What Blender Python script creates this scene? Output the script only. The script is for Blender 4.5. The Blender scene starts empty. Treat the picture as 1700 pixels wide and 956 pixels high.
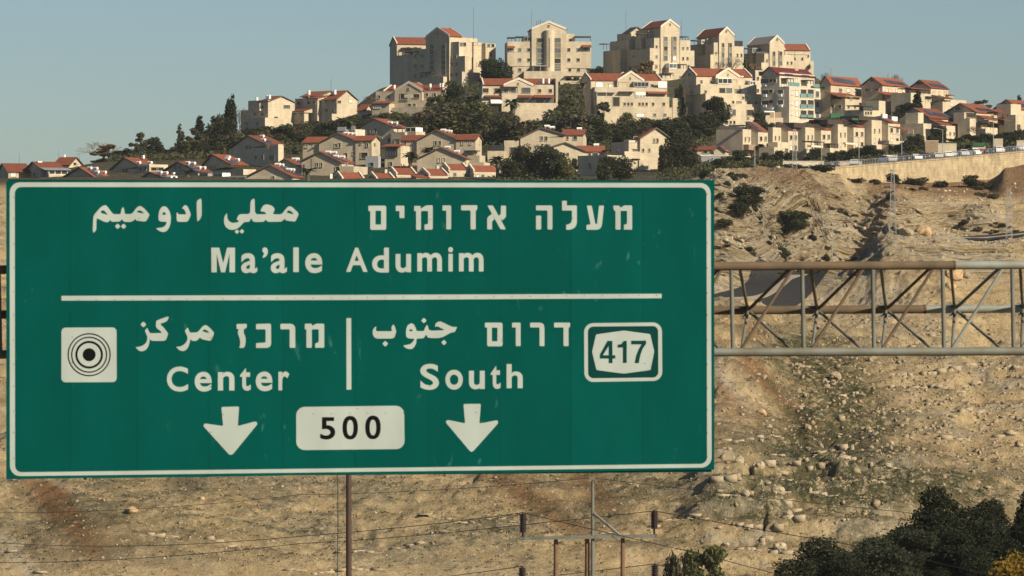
import bpy, bmesh, math, random
import numpy as np
from mathutils import Vector, Matrix
from mathutils.geometry import tessellate_polygon

# ------------------------------------------------------------------ camera, sky, sun, exposure
sc = bpy.context.scene
COL = sc.collection
F = 6944.0                 # focal length in photo pixels (photo is 1700 wide)
CX, CY = 850.0, 478.0
cam_d = bpy.data.cameras.new('camera')
cam = bpy.data.objects.new('camera', cam_d)
COL.objects.link(cam)
cam.rotation_euler = (math.radians(90), 0, 0)
cam_d.sensor_width = 36.0
cam_d.lens = F / 1700.0 * 36.0
cam_d.clip_start = 1.0
cam_d.clip_end = 30000.0
cam_d.dof.use_dof = True
cam_d.dof.focus_distance = 900.0
cam_d.dof.aperture_fstop = 11.0
sc.camera = cam

SUN_AZ, SUN_EL = 50.0, 30.5          # degrees: to the right of "behind the camera", above the horizon
sx = math.sin(math.radians(SUN_AZ)) * math.cos(math.radians(SUN_EL))
sy = -math.cos(math.radians(SUN_AZ)) * math.cos(math.radians(SUN_EL))
sz = math.sin(math.radians(SUN_EL))
world = bpy.data.worlds.new('World')
sc.world = world
world.use_nodes = True
wn, wl = world.node_tree.nodes, world.node_tree.links
wn.clear()
wo = wn.new('ShaderNodeOutputWorld')
wb = wn.new('ShaderNodeBackground')
ws = wn.new('ShaderNodeTexSky')
ws.sky_type = 'NISHITA'
ws.sun_disc = False
ws.sun_elevation = math.radians(SUN_EL)
ws.sun_rotation = math.atan2(sx, sy)
ws.altitude = 300.0
ws.air_density = 1.0
ws.dust_density = 0.6
ws.ozone_density = 1.3
wm = wn.new('ShaderNodeMix')
wm.data_type = 'RGBA'
wm.blend_type = 'MULTIPLY'
wm.inputs[0].default_value = 1.0
wm.inputs[7].default_value = (0.562, 0.648, 0.742, 1)
wl.new(ws.outputs[0], wm.inputs[6])
wl.new(wm.outputs[2], wb.inputs[0])
wb.inputs[1].default_value = 0.065
wl.new(wb.outputs[0], wo.inputs[0])
sun_d = bpy.data.lights.new('sun', 'SUN')
sun_d.energy = 5.0
sun_d.angle = math.radians(0.5)
sun_d.color = (1.0, 0.855, 0.635)
sun = bpy.data.objects.new('sun', sun_d)
COL.objects.link(sun)
sun.location = (300, -200, 300)
sun.rotation_euler = Vector((sx, sy, sz)).to_track_quat('Z', 'Y').to_euler()
sc.view_settings.view_transform = 'Standard'
sc.view_settings.look = 'None'
sc.view_settings.gamma = 1.0
sc.view_settings.use_curve_mapping = False
sc.view_settings.exposure = 0.60
sc.cycles.max_bounces = 6
sc.cycles.transparent_max_bounces = 8

random.seed(7)
RNG = np.random.default_rng(11)

# ------------------------------------------------------------------ small helpers
def at(px, row, D):
    return Vector(((px - CX) / F * D, D, -(row - CY) / F * D))

def tag(o, label=None, cat=None, group=None, kind=None):
    if label: o['label'] = label
    if cat: o['category'] = cat
    if group: o['group'] = group
    if kind: o['kind'] = kind
    return o

def empty(name, loc, rz=0.0):
    o = bpy.data.objects.new(name, None)
    COL.objects.link(o)
    o.empty_display_size = 0.5
    o.location = loc
    o.rotation_euler = (0, 0, rz)
    return o

class MB:
    """collects verts and faces, links them as one mesh object"""
    def __init__(s):
        s.v = []; s.f = []; s.mi = []
    def add(s, vs, fs, mi=0):
        n = len(s.v)
        s.v += [tuple(p) for p in vs]
        s.f += [tuple(i + n for i in f) for f in fs]
        s.mi += [mi] * len(fs)
    def box(s, a0, a1, b0, b1, c0, c1, mi=0):
        if a0 > a1: a0, a1 = a1, a0
        if b0 > b1: b0, b1 = b1, b0
        if c0 > c1: c0, c1 = c1, c0
        s.add([(a0,b0,c0),(a1,b0,c0),(a1,b1,c0),(a0,b1,c0),(a0,b0,c1),(a1,b0,c1),(a1,b1,c1),(a0,b1,c1)],
              [(3,2,1,0),(4,5,6,7),(0,1,5,4),(1,2,6,5),(2,3,7,6),(3,0,4,7)], mi)
    def hexa(s, p, mi=0):          # 8 points, bottom ring then top ring
        s.add(p, [(3,2,1,0),(4,5,6,7),(0,1,5,4),(1,2,6,5),(2,3,7,6),(3,0,4,7)], mi)
    def tube(s, p, q, r0, r1=None, n=8, caps=True, mi=0):
        if r1 is None: r1 = r0
        p, q = Vector(p), Vector(q)
        d = (q - p).normalized()
        a = d.orthogonal().normalized(); b = d.cross(a)
        vs = []
        for c, r in ((p, r0), (q, r1)):
            for k in range(n):
                t = 2 * math.pi * k / n
                vs.append(c + a * (r * math.cos(t)) + b * (r * math.sin(t)))
        fs = [(k, (k + 1) % n, n + (k + 1) % n, n + k) for k in range(n)]
        s.add(vs, fs, mi)
        if caps: s.add(vs, [tuple(reversed(range(n))), tuple(range(n, 2 * n))], mi)   # own vertices, so the sides shade true
    def build(s, name, mat, parent=None, smooth=False):
        me = bpy.data.meshes.new(name)
        me.from_pydata(s.v, [], s.f)
        mats = mat if isinstance(mat, (list, tuple)) else [mat]
        for m in mats: me.materials.append(m)
        if len(mats) > 1: me.polygons.foreach_set('material_index', s.mi)
        if smooth: me.polygons.foreach_set('use_smooth', [True] * len(me.polygons))
        me.update()
        o = bpy.data.objects.new(name, me)
        COL.objects.link(o)
        if parent: o.parent = parent
        return o

def wire_tube(pts, r, n=6):
    m = MB()
    for a, b in zip(pts[:-1], pts[1:]): m.tube(a, b, r, r, n)
    return m

def npmesh(name, V, Fq, mat, attrs=None, smooth=True, mi=None):
    """V (n,3) floats, Fq (m,k) ints"""
    me = bpy.data.meshes.new(name)
    V = np.asarray(V, np.float32); Fq = np.asarray(Fq, np.int32)
    m, k = Fq.shape
    me.vertices.add(len(V)); me.vertices.foreach_set('co', V.ravel())
    me.loops.add(m * k); me.loops.foreach_set('vertex_index', Fq.ravel())
    me.polygons.add(m)
    me.polygons.foreach_set('loop_start', np.arange(0, m * k, k, dtype=np.int32))
    me.polygons.foreach_set('loop_total', np.full(m, k, np.int32))
    if smooth: me.polygons.foreach_set('use_smooth', np.ones(m, bool))
    for mm in (mat if isinstance(mat, (list, tuple)) else [mat]): me.materials.append(mm)
    if mi is not None: me.polygons.foreach_set('material_index', np.asarray(mi, np.int32))
    for an, av in (attrs or {}).items():
        a = me.attributes.new(an, 'FLOAT', 'POINT')
        a.data.foreach_set('value', np.asarray(av, np.float32).ravel())
    me.update(calc_edges=True)
    me.validate()
    return me

# lattice value noise in numpy (2D / 3D), fractal
def _h(i, j, k, s):
    n = (i * 374761393 + j * 668265263 + k * 2147483647 % 1000003 + k * 974634777 + s * 1274126177) & 0xffffffff
    n = ((n ^ (n >> 13)) * 1274126177) & 0xffffffff
    return ((n ^ (n >> 16)) & 0xffff) / 65535.0

def vnoise(x, y, z=None, s=0):
    if z is None: z = np.zeros_like(x)
    xi, yi, zi = np.floor(x).astype(np.int64), np.floor(y).astype(np.int64), np.floor(z).astype(np.int64)
    fx, fy, fz = x - xi, y - yi, z - zi
    fx = fx * fx * (3 - 2 * fx); fy = fy * fy * (3 - 2 * fy); fz = fz * fz * (3 - 2 * fz)
    r = 0
    for a in (0, 1):
        for b in (0, 1):
            for c in (0, 1):
                w = (fx if a else 1 - fx) * (fy if b else 1 - fy) * (fz if c else 1 - fz)
                r = r + w * _h(xi + a, yi + b, zi + c, s)
    return r * 2 - 1

def fbm(x, y, z=None, oct=4, s=0, gain=0.5):
    r = 0; a = 1.0; t = 0
    for o in range(oct):
        r = r + a * vnoise(x * 2 ** o, y * 2 ** o, None if z is None else z * 2 ** o, s + o * 17)
        t += a; a *= gain
    return r / t

def sstep(a, b, x):
    t = np.clip((x - a) / (b - a), 0, 1)
    return t * t * (3 - 2 * t)

# ------------------------------------------------------------------ materials
MATS = {}
def mat(key, c1, c2=None, scale=1.0, rough=0.85, metal=0.0, vary=0.0, detail=4.0, bump=0.0, contrast=(0.35, 0.65), coat=0.0,
        stretch=None, spec=None, hue=0.0):
    m = bpy.data.materials.new(key)
    m.use_nodes = True
    n, l = m.node_tree.nodes, m.node_tree.links
    b = n['Principled BSDF']
    b.inputs['Roughness'].default_value = rough
    b.inputs['Metallic'].default_value = metal
    if spec is not None: b.inputs['Specular IOR Level'].default_value = spec
    c2 = c2 or tuple(x * 0.82 for x in c1)
    tc = n.new('ShaderNodeTexCoord')
    src = tc.outputs['Object']
    if stretch:
        mp = n.new('ShaderNodeMapping'); mp.inputs['Scale'].default_value = stretch
        l.new(src, mp.inputs[0]); src = mp.outputs[0]
    nz = n.new('ShaderNodeTexNoise')
    nz.inputs['Scale'].default_value = scale
    nz.inputs['Detail'].default_value = detail
    nz.inputs['Roughness'].default_value = 0.6
    l.new(src, nz.inputs['Vector'])
    mr = n.new('ShaderNodeMapRange')
    mr.inputs[1].default_value, mr.inputs[2].default_value = contrast
    l.new(nz.outputs[0], mr.inputs[0])
    mx = n.new('ShaderNodeMix'); mx.data_type = 'RGBA'
    mx.inputs[6].default_value = (*c2, 1); mx.inputs[7].default_value = (*c1, 1)
    l.new(mr.outputs[0], mx.inputs[0])
    out = mx.outputs[2]
    if vary or hue:
        oi = n.new('ShaderNodeObjectInfo')
        hs = n.new('ShaderNodeHueSaturation')
        v = n.new('ShaderNodeMapRange')
        v.inputs[3].default_value, v.inputs[4].default_value = 1 - vary, 1 + vary
        l.new(oi.outputs['Random'], v.inputs[0]); l.new(v.outputs[0], hs.inputs['Value'])
        if hue:
            wn_ = n.new('ShaderNodeTexWhiteNoise'); wn_.noise_dimensions = '1D'
            l.new(oi.outputs['Random'], wn_.inputs['W'])
            h = n.new('ShaderNodeMapRange')
            h.inputs[3].default_value, h.inputs[4].default_value = 0.5 - hue, 0.5 + hue
            l.new(wn_.outputs[0], h.inputs[0]); l.new(h.outputs[0], hs.inputs['Hue'])
        l.new(out, hs.inputs['Color']); out = hs.outputs[0]
    l.new(out, b.inputs['Base Color'])
    if bump:
        bp = n.new('ShaderNodeBump'); bp.inputs['Strength'].default_value = bump
        bp.inputs['Distance'].default_value = 0.05
        l.new(nz.outputs[0], bp.inputs['Height']); l.new(bp.outputs[0], b.inputs['Normal'])
    MATS[key] = m
    return m

def stone(key, c, var=0.06, ns=0.35, lo=0.80, hi=1.08):
    """limestone cladding: coursed blocks, faint block-to-block tone, weather streaks"""
    m = bpy.data.materials.new(key); m.use_nodes = True
    n, l = m.node_tree.nodes, m.node_tree.links
    b = n['Principled BSDF']; b.inputs['Roughness'].default_value = 0.9
    b.inputs['Specular IOR Level'].default_value = 0.2
    tc = n.new('ShaderNodeTexCoord')
    sep = n.new('ShaderNodeSeparateXYZ'); l.new(tc.outputs['Object'], sep.inputs[0])
    ad = n.new('ShaderNodeMath'); ad.operation = 'ADD'
    l.new(sep.outputs[0], ad.inputs[0]); l.new(sep.outputs[1], ad.inputs[1])
    cb = n.new('ShaderNodeCombineXYZ'); l.new(ad.outputs[0], cb.inputs[0]); l.new(sep.outputs[2], cb.inputs[1])
    br = n.new('ShaderNodeTexBrick')
    br.inputs['Scale'].default_value = 1.0
    br.inputs['Brick Width'].default_value = 0.9; br.inputs['Row Height'].default_value = 0.45
    br.inputs['Mortar Size'].default_value = 0.03
    br.inputs['Color1'].default_value = (*c, 1)
    br.inputs['Color2'].default_value = (*[x * 0.86 for x in c], 1)
    br.inputs['Mortar'].default_value = (*[x * 0.72 for x in c], 1)
    l.new(cb.outputs[0], br.inputs['Vector'])
    nz = n.new('ShaderNodeTexNoise'); nz.inputs['Scale'].default_value = ns; nz.inputs['Detail'].default_value = 6
    mp = n.new('ShaderNodeMapping'); mp.inputs['Scale'].default_value = (1.6, 1.6, 0.5)
    l.new(tc.outputs['Object'], mp.inputs[0]); l.new(mp.outputs[0], nz.inputs['Vector'])
    mr = n.new('ShaderNodeMapRange'); mr.inputs[1].default_value = 0.3; mr.inputs[2].default_value = 0.7
    mr.inputs[3].default_value = lo; mr.inputs[4].default_value = hi
    l.new(nz.outputs[0], mr.inputs[0])
    oi = n.new('ShaderNodeObjectInfo')
    v = n.new('ShaderNodeMapRange'); v.inputs[3].default_value = 1 - var; v.inputs[4].default_value = 1 + var
    l.new(oi.outputs['Random'], v.inputs[0])
    mu = n.new('ShaderNodeMath'); mu.operation = 'MULTIPLY'
    l.new(mr.outputs[0], mu.inputs[0]); l.new(v.outputs[0], mu.inputs[1])
    hs = n.new('ShaderNodeHueSaturation')
    l.new(br.outputs[0], hs.inputs['Color']); l.new(mu.outputs[0], hs.inputs['Value'])
    l.new(hs.outputs[0], b.inputs['Base Color'])
    MATS[key] = m

def tiles(key, c1, c2):
    """clay tile roof: tile courses as fine bands plus weathered patches"""
    m = bpy.data.materials.new(key); m.use_nodes = True
    n, l = m.node_tree.nodes, m.node_tree.links
    b = n['Principled BSDF']; b.inputs['Roughness'].default_value = 0.85
    b.inputs['Specular IOR Level'].default_value = 0.2
    tc = n.new('ShaderNodeTexCoord')
    nz = n.new('ShaderNodeTexNoise'); nz.inputs['Scale'].default_value = 0.9; nz.inputs['Detail'].default_value = 8
    nz.inputs['Roughness'].default_value = 0.7
    l.new(tc.outputs['Object'], nz.inputs['Vector'])
    wv = n.new('ShaderNodeTexWave'); wv.wave_type = 'BANDS'; wv.bands_direction = 'Z'
    wv.inputs['Scale'].default_value = 1.6; wv.inputs['Distortion'].default_value = 0.6
    l.new(tc.outputs['Object'], wv.inputs['Vector'])
    mr = n.new('ShaderNodeMapRange'); mr.inputs[1].default_value = 0.3; mr.inputs[2].default_value = 0.7
    l.new(nz.outputs[0], mr.inputs[0])
    mx = n.new('ShaderNodeMix'); mx.data_type = 'RGBA'
    mx.inputs[6].default_value = (*c2, 1); mx.inputs[7].default_value = (*c1, 1)
    l.new(mr.outputs[0], mx.inputs[0])
    w2 = n.new('ShaderNodeMapRange'); w2.inputs[3].default_value = 0.82; w2.inputs[4].default_value = 1.08
    l.new(wv.outputs[1], w2.inputs[0])
    oi = n.new('ShaderNodeObjectInfo')
    v = n.new('ShaderNodeMapRange'); v.inputs[3].default_value = 0.82; v.inputs[4].default_value = 1.18
    l.new(oi.outputs['Random'], v.inputs[0])
    mu = n.new('ShaderNodeMath'); mu.operation = 'MULTIPLY'
    l.new(w2.outputs[0], mu.inputs[0]); l.new(v.outputs[0], mu.inputs[1])
    hs = n.new('ShaderNodeHueSaturation')
    l.new(mx.outputs[2], hs.inputs['Color']); l.new(mu.outputs[0], hs.inputs['Value'])
    l.new(hs.outputs[0], b.inputs['Base Color'])
    MATS[key] = m

stone('stone', (0.53, 0.457, 0.338))
stone('stone_pale', (0.60, 0.54, 0.43))
stone('stone_wall', (0.60, 0.485, 0.305), ns=1.1, lo=0.62, hi=1.12)
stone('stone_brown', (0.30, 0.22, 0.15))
tiles('tile', (0.235, 0.074, 0.040), (0.145, 0.050, 0.031))
tiles('tile_crimson', (0.125, 0.016, 0.016), (0.085, 0.013, 0.013))
tiles('tile_grey', (0.42, 0.36, 0.33), (0.32, 0.27, 0.25))
mat('coping', (0.62, 0.56, 0.46), rough=0.8)
mat('fascia', (0.10, 0.075, 0.06), rough=0.7)
mat('white', (0.78, 0.77, 0.73), (0.68, 0.66, 0.62), rough=0.5)
mat('shutter', (0.62, 0.62, 0.58), (0.55, 0.55, 0.52), rough=0.5, vary=0.12)
mat('glass_dark', (0.016, 0.019, 0.022), (0.028, 0.030, 0.030), rough=0.15, spec=0.6, vary=0.4)
mat('glass_grey', (0.10, 0.12, 0.13), (0.06, 0.075, 0.085), rough=0.18, vary=0.3)
mat('opening', (0.035, 0.03, 0.026), (0.02, 0.018, 0.016), rough=0.9)  # flat dark sheets: the shade inside openings is put into the colour
mat('dark_wood', (0.045, 0.032, 0.026), rough=0.7)
mat('spandrel', (0.16, 0.155, 0.11), rough=0.5)
mat('teal_glass', (0.16, 0.27, 0.26), (0.12, 0.22, 0.22), rough=0.25, vary=0.1)
mat('solar', (0.042, 0.050, 0.070), (0.06, 0.07, 0.095), rough=0.35, spec=0.4, vary=0.2)
mat('metal_grey', (0.33, 0.34, 0.34), rough=0.5, metal=0.3)
mat('metal_dark', (0.05, 0.05, 0.052), rough=0.55, metal=0.3)
mat('green_cloth', (0.02, 0.10, 0.045), rough=0.9)
mat('grey_render', (0.34, 0.36, 0.37), rough=0.9)
mat('red_paint', (0.30, 0.05, 0.035), rough=0.7)
mat('asphalt', (0.036, 0.036, 0.038), (0.025, 0.025, 0.026), scale=2.0, rough=0.95, spec=0.1)
mat('kerb', (0.26, 0.23, 0.18), rough=0.9)
mat('paint_white', (0.7, 0.7, 0.66), rough=0.7)
mat('bark', (0.11, 0.085, 0.06), (0.06, 0.048, 0.036), scale=4, rough=0.95)
def leafmat(key, c, vary=0.25, hue=0.015, trans=0.25):
    m = mat(key, c, tuple(x * 0.62 for x in c), scale=0.9, rough=0.75, vary=vary, hue=hue, spec=0.15, detail=3)
    n, l = m.node_tree.nodes, m.node_tree.links
    b = n['Principled BSDF']
    tr = n.new('ShaderNodeBsdfTranslucent')
    ms = n.new('ShaderNodeMixShader'); ms.inputs[0].default_value = trans
    l.new(b.inputs['Base Color'].links[0].from_socket, tr.inputs[0])
    l.new(b.outputs[0], ms.inputs[1]); l.new(tr.outputs[0], ms.inputs[2])
    l.new(ms.outputs[0], n['Material Output'].inputs[0])
leafmat('leaf', (0.084, 0.088, 0.042), hue=0.03)
leafmat('leaf_dark', (0.046, 0.054, 0.028))
leafmat('leaf_pine', (0.027, 0.033, 0.018), vary=0.12)
leafmat('leaf_grey', (0.052, 0.060, 0.034), vary=0.12)
leafmat('leaf_light', (0.11, 0.115, 0.042))
leafmat('leaf_olive', (0.105, 0.094, 0.055))
leafmat('leaf_dry', (0.22, 0.155, 0.07))
leafmat('leaf_yellow', (0.20, 0.14, 0.018))
# ------------------------------------------------------------------ terrain: one sheet from under the camera to beyond the ridge
_front = [(540, 956), (580, 800), (630, 640), (672, 528), (682, 520), (722, 494), (740, 480), (765, 400), (840, 340)]
PROF = {
 -600: _front + [(900, 302), (1000, 296), (1060, 304), (1300, 370), (1600, 430)],
 0:    _front + [(900, 302), (1000, 290), (1060, 302), (1300, 360), (1600, 430)],
 200:  _front + [(900, 302), (960, 285), (1010, 268), (1060, 272), (1300, 340), (1600, 430)],
 400:  _front + [(900, 302), (960, 284), (1020, 260), (1100, 234), (1150, 224), (1190, 226), (1400, 300), (1600, 400)],
 520:  _front + [(900, 302), (960, 286), (1030, 252), (1100, 222), (1150, 206), (1200, 205), (1400, 280), (1600, 380)],
 650:  _front + [(900, 301), (950, 287), (1000, 250), (1060, 218), (1120, 196), (1200, 152), (1240, 143), (1300, 145), (1500, 220), (1700, 330)],
 900:  _front + [(900, 300), (960, 286), (1030, 243), (1100, 207), (1130, 197), (1200, 147), (1240, 138), (1300, 140), (1500, 220), (1700, 330)],
 1100: _front + [(900, 299), (960, 277), (1040, 232), (1100, 202), (1140, 192), (1200, 142), (1240, 128), (1300, 130), (1500, 220), (1700, 330)],
 1200: [(540, 956), (575, 800), (615, 650), (650, 530), (658, 523), (736, 478), (742, 468), (749, 408), (758, 402), (766, 330), (773, 297), (795, 290), (830, 288),
        (890, 284), (960, 270), (1000, 258), (1060, 225), (1100, 210), (1150, 190), (1220, 122), (1300, 120), (1500, 220), (1700, 330)],
 1330: [(540, 956), (580, 800), (640, 640), (700, 530), (740, 465), (746, 461), (782, 450), (787, 442), (792, 382), (798, 322), (804, 294), (818, 289), (840, 287),
        (880, 283), (960, 268), (1000, 258), (1060, 222), (1090, 207), (1150, 170), (1220, 122), (1300, 120), (1500, 220), (1700, 330)],
 1390: [(540, 956), (580, 800), (640, 648), (700, 530), (742, 445), (762, 450), (790, 446), (798, 435), (803, 385), (810, 330), (818, 300), (845, 290), (868, 288), (871, 288),
        (873, 279), (890, 276), (1000, 258), (1026, 226), (1060, 207), (1100, 192), (1150, 167), (1220, 142), (1300, 145), (1500, 230), (1700, 330)],
 1420: [(540, 956), (580, 800), (640, 650), (700, 530), (740, 434), (765, 440), (795, 436), (801, 430), (807, 385), (814, 335), (832, 310), (868, 302), (871, 302),
        (873, 277), (890, 274), (1000, 256), (1026, 225), (1060, 205), (1100, 190), (1150, 165), (1220, 150), (1300, 152), (1500, 230), (1700, 330)],
 1480: [(540, 956), (580, 800), (640, 655), (700, 520), (745, 375), (770, 389), (795, 392), (800, 385), (806, 350), (813, 322), (838, 313), (868, 303), (871, 303),
        (874, 272), (890, 270), (1000, 254), (1026, 230), (1060, 200), (1100, 190), (1150, 175), (1200, 165), (1300, 180), (1500, 250), (1700, 350)],
 1560: [(540, 956), (580, 800), (640, 660), (700, 520), (745, 386), (770, 396), (800, 394), (811, 388), (817, 345), (824, 325), (850, 317), (868, 303), (871, 303),
        (874, 266), (890, 263), (960, 246), (1020, 232), (1060, 205), (1100, 190), (1150, 180), (1200, 172), (1300, 190), (1500, 260), (1700, 360)],
 1640: [(540, 956), (585, 800), (650, 660), (710, 520), (745, 406), (775, 404), (800, 390), (808, 385), (816, 352), (836, 332), (852, 316), (868, 298), (871, 298),
        (874, 259), (890, 257), (950, 245), (1010, 225), (1060, 208), (1100, 195), (1150, 190), (1300, 220), (1500, 280), (1700, 380)],
 1672: [(540, 956), (585, 800), (650, 660), (710, 520), (745, 405), (775, 401), (800, 387), (808, 381), (830, 338), (848, 300), (858, 278), (868, 284), (871, 284),
        (874, 255), (890, 254), (950, 243), (1010, 225), (1060, 208), (1100, 195), (1150, 190), (1300, 220), (1500, 280), (1700, 380)],
 1720: [(540, 956), (585, 800), (650, 660), (710, 520), (745, 401), (775, 397), (800, 384), (808, 378), (830, 335), (848, 295), (858, 270), (868, 282), (871, 282),
        (874, 251), (890, 250), (950, 242), (1010, 225), (1060, 208), (1100, 195), (1150, 190), (1300, 220), (1500, 280), (1700, 380)],
 2400: [(540, 956), (585, 800), (650, 660), (710, 520), (745, 401), (775, 397), (800, 380), (808, 374), (830, 320), (850, 270), (870, 250), (871, 250),
        (874, 230), (890, 228), (950, 225), (1010, 210), (1060, 200), (1150, 190), (1300, 220), (1500, 280), (1700, 380)],
}
NEAR = [(0, -9.3), (130, -9.6), (200, -16.5), (300, -25), (400, -33), (500, -40), (530, -41)]
FAR = [(2400, -30), (6000, -60), (14000, -80)]
_pk = sorted(PROF)
_pd = []
for k in _pk:
    d = [a for a, _ in NEAR] + [a for a, _ in PROF[k]] + [a for a, _ in FAR]
    z = [b for _, b in NEAR] + [-(r - CY) / F * a for a, r in PROF[k]] + [b for _, b in FAR]
    _pd.append((np.array(d, float), np.array(z, float)))

def zbase(px, D):
    """control height (no noise) at photo column px, distance D (arrays)"""
    px = np.atleast_1d(np.asarray(px, float)); D = np.atleast_1d(np.asarray(D, float))
    zz = np.stack([np.interp(D, a, b) for a, b in _pd])            # (K, n)
    j = np.clip(np.searchsorted(_pk, px) - 1, 0, len(_pk) - 2)
    pk = np.array(_pk, float)
    t = np.clip((px - pk[j]) / (pk[j + 1] - pk[j]), 0, 1)
    t = t * t * (3 - 2 * t)
    i = np.arange(len(px))
    return zz[j, i] * (1 - t) + zz[j + 1, i] * t

HWY = [(-900, 704), (0, 704), (500, 704), (900, 702), (1060, 697), (1140, 694), (1200, 697), (1262, 716), (1325, 750), (1400, 774), (1480, 783), (1560, 786), (1640, 788), (1720, 793), (1900, 805), (2300, 830)]
HWYW = [((p - CX) / F * d, d) for p, d in HWY]

def seg_dist(x, y, line):
    best = np.full(x.shape, 1e9)
    for (ax, ay), (bx, by) in zip(line[:-1], line[1:]):
        dx, dy = bx - ax, by - ay
        t = np.clip(((x - ax) * dx + (y - ay) * dy) / (dx * dx + dy * dy), 0, 1)
        best = np.minimum(best, np.hypot(x - ax - t * dx, y - ay - t * dy))
    return best

def ground(px, D, want=False):
    px = np.atleast_1d(np.asarray(px, float)); D = np.atleast_1d(np.asarray(D, float))
    x = (px - CX) / F * D
    z = zbase(px, D)
    road = seg_dist(x, D, HWYW)
    calm = sstep(7.5, 12.0, road)                                   # no bumps on the road bed
    slope = sstep(525, 560, D) * (1 - sstep(800, 870, D))           # wild hillside
    cliff = sstep(716, 735, D) * (1 - sstep(806, 830, D)) * sstep(1040, 1130, px) * (1 - sstep(1660, 1700, px))
    cliff = cliff * sstep(-3, 2, z)
    n1 = fbm(x / 26, D / 26, oct=4, s=1)
    n2 = fbm(x / 6.5, D / 4.0, oct=4, s=5)
    n3 = fbm(x / 1.7, D / 1.1, oct=3, s=9)
    rid = 1 - np.abs(fbm(x / 9.0 + 0.25 * n1 * 9, D / 9.0, oct=4, s=13)) * 2
    fur = 1 - np.abs(fbm((x * .55 + D * .84) / 7.0, (x * .84 - D * .55) / 34.0, oct=4, s=51)) * 2     # furrows running down to the right
    fold = fbm((x * .6 + D * .8) / 24.0, (x * .8 - D * .6) / 60.0, oct=3, s=57)
    n4 = fbm(x / .75, D / .55, oct=2, s=91)
    quiet = 1 - .8 * sstep(1560, 1600, px) * sstep(690, 735, D) * (1 - sstep(800, 815, D))
    slope = slope * quiet
    dz = slope * calm * (0.24 * n4 + 1.8 * n1 + 0.75 * n2 + 0.26 * n3 + 0.6 * np.maximum(rid, 0) ** 2 + 0.9 * np.maximum(fur, 0) ** 2 * (1 - cliff) + 2.0 * fold * (1 - cliff))
    # ledges: contour-following terraces on the lower slope
    r0 = CY - z / D * F
    low = sstep(740, 800, r0) * sstep(1080, 1190, px) * (1 - sstep(1480, 1600, px))
    lay = (z + 1.2 * n1) / 2.3 + 0.35 * n2
    saw = lay - np.floor(lay)
    dz = dz + slope * calm * (1 - cliff) * (0.7 + 1.5 * low) * (np.minimum(saw * 6, 1) - saw) * sstep(-0.15, 0.2, n1 + 0.10 + 0.2 * low)
    town = sstep(860, 900, D)
    dz = dz + town * 0.15 * n2
    dz = dz * (1 - 0.8 * sstep(864, 868, D) * (1 - sstep(900, 920, D)))
    y = D.copy()
    # cut rock face: bedded layers that bend upward in an arch, pushed in and out
    bend = 5.0 * np.exp(-((px - 1345) / 110.0) ** 2) - 3.0 * np.exp(-((px - 1260) / 60.0) ** 2)
    L = (z - bend) * 0.80 + 0.45 * n1 + 0.14 * n2
    bed = np.abs(2 * (L - np.floor(L)) - 1)
    bed2 = _hl(np.floor(L))
    yoff = cliff * calm * ((bed - 0.5) * 0.7 + (bed2 - 0.5) * 1.1 * (0.5 + n2) + 1.1 * fbm(x / 4.0, z / 1.3, oct=5, s=21) + 1.3 * fbm(x / 7.0, z / 3.0, oct=4, s=61) + 0.75 * fbm(x / 1.5, z / .55, oct=3, s=63) + 1.2 * n1)
    y = y + yoff
    # vertical fissure down the lower slope
    fr = 478 - z / D * F
    fx = np.interp(fr, [780, 800, 838, 862, 890, 920, 960, 1000], [1243, 1246, 1268, 1276, 1270, 1262, 1258, 1256])
    fx = fx + 11 * fbm(fr / 16.0, fr * 0, oct=4, s=71)
    g = np.exp(-((px - fx) / (3.2 + 3.0 * n3)) ** 2) * sstep(785, 800, fr) * (1 - sstep(930, 975, fr)) * sstep(-.12, .25, fbm(fr / 17.0, fr * 0 + 3.1, oct=3, s=73))
    dz = dz - g * 2.6 * calm
    lip = np.exp(-((px - fx) / 26.0) ** 2) * sstep(785, 800, fr) * (1 - sstep(975, 1000, fr))
    dz = dz + lip * (1 - g) * np.maximum(n2 + n3 * 0.6, 0) * 1.3
    zz = z + dz
    if not want: return x, y, zz
    row = CY - zz / y * F
    # surface kinds, as fields fixed to the ground
    vein = lambda x0, r0, x1, r1, w: np.exp(-(((px - (x0 + (x1 - x0) * (row - r0) / (r1 - r0))) + 14 * n2 + 9 * n1) / w) ** 2) * sstep(r0 - 25, r0 + 10, row) * (1 - sstep(r1 - 10, r1 + 25, row))
    soil = 0.95 * vein(1235, 590, 1360, 720, 20) + 0.7 * vein(1190, 640, 1240, 690, 22) + 0.9 * vein(810, 780, 960, 880, 40) + 0.8 * vein(960, 770, 1010, 850, 40) \
        + 0.9 * vein(85, 820, 165, 920, 36) + 0.9 * vein(60, 800, 120, 860, 30) + 0.5 * vein(1235, 535, 1290, 590, 26)
    soil = np.clip(soil, 0, 1) * sstep(500, 540, row)
    soil = np.maximum(soil, 0.62 * sstep(-0.12, 0.3, n1 + 0.4 * n2) * cliff * (1 - sstep(322, 352, row)) * sstep(1180, 1240, px))
    soil = np.maximum(soil, 0.8 * sstep(1420, 1460, px) * (1 - sstep(318, 336, row)) * sstep(800, 830, D) * (1 - sstep(866, 870, D)))
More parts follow.
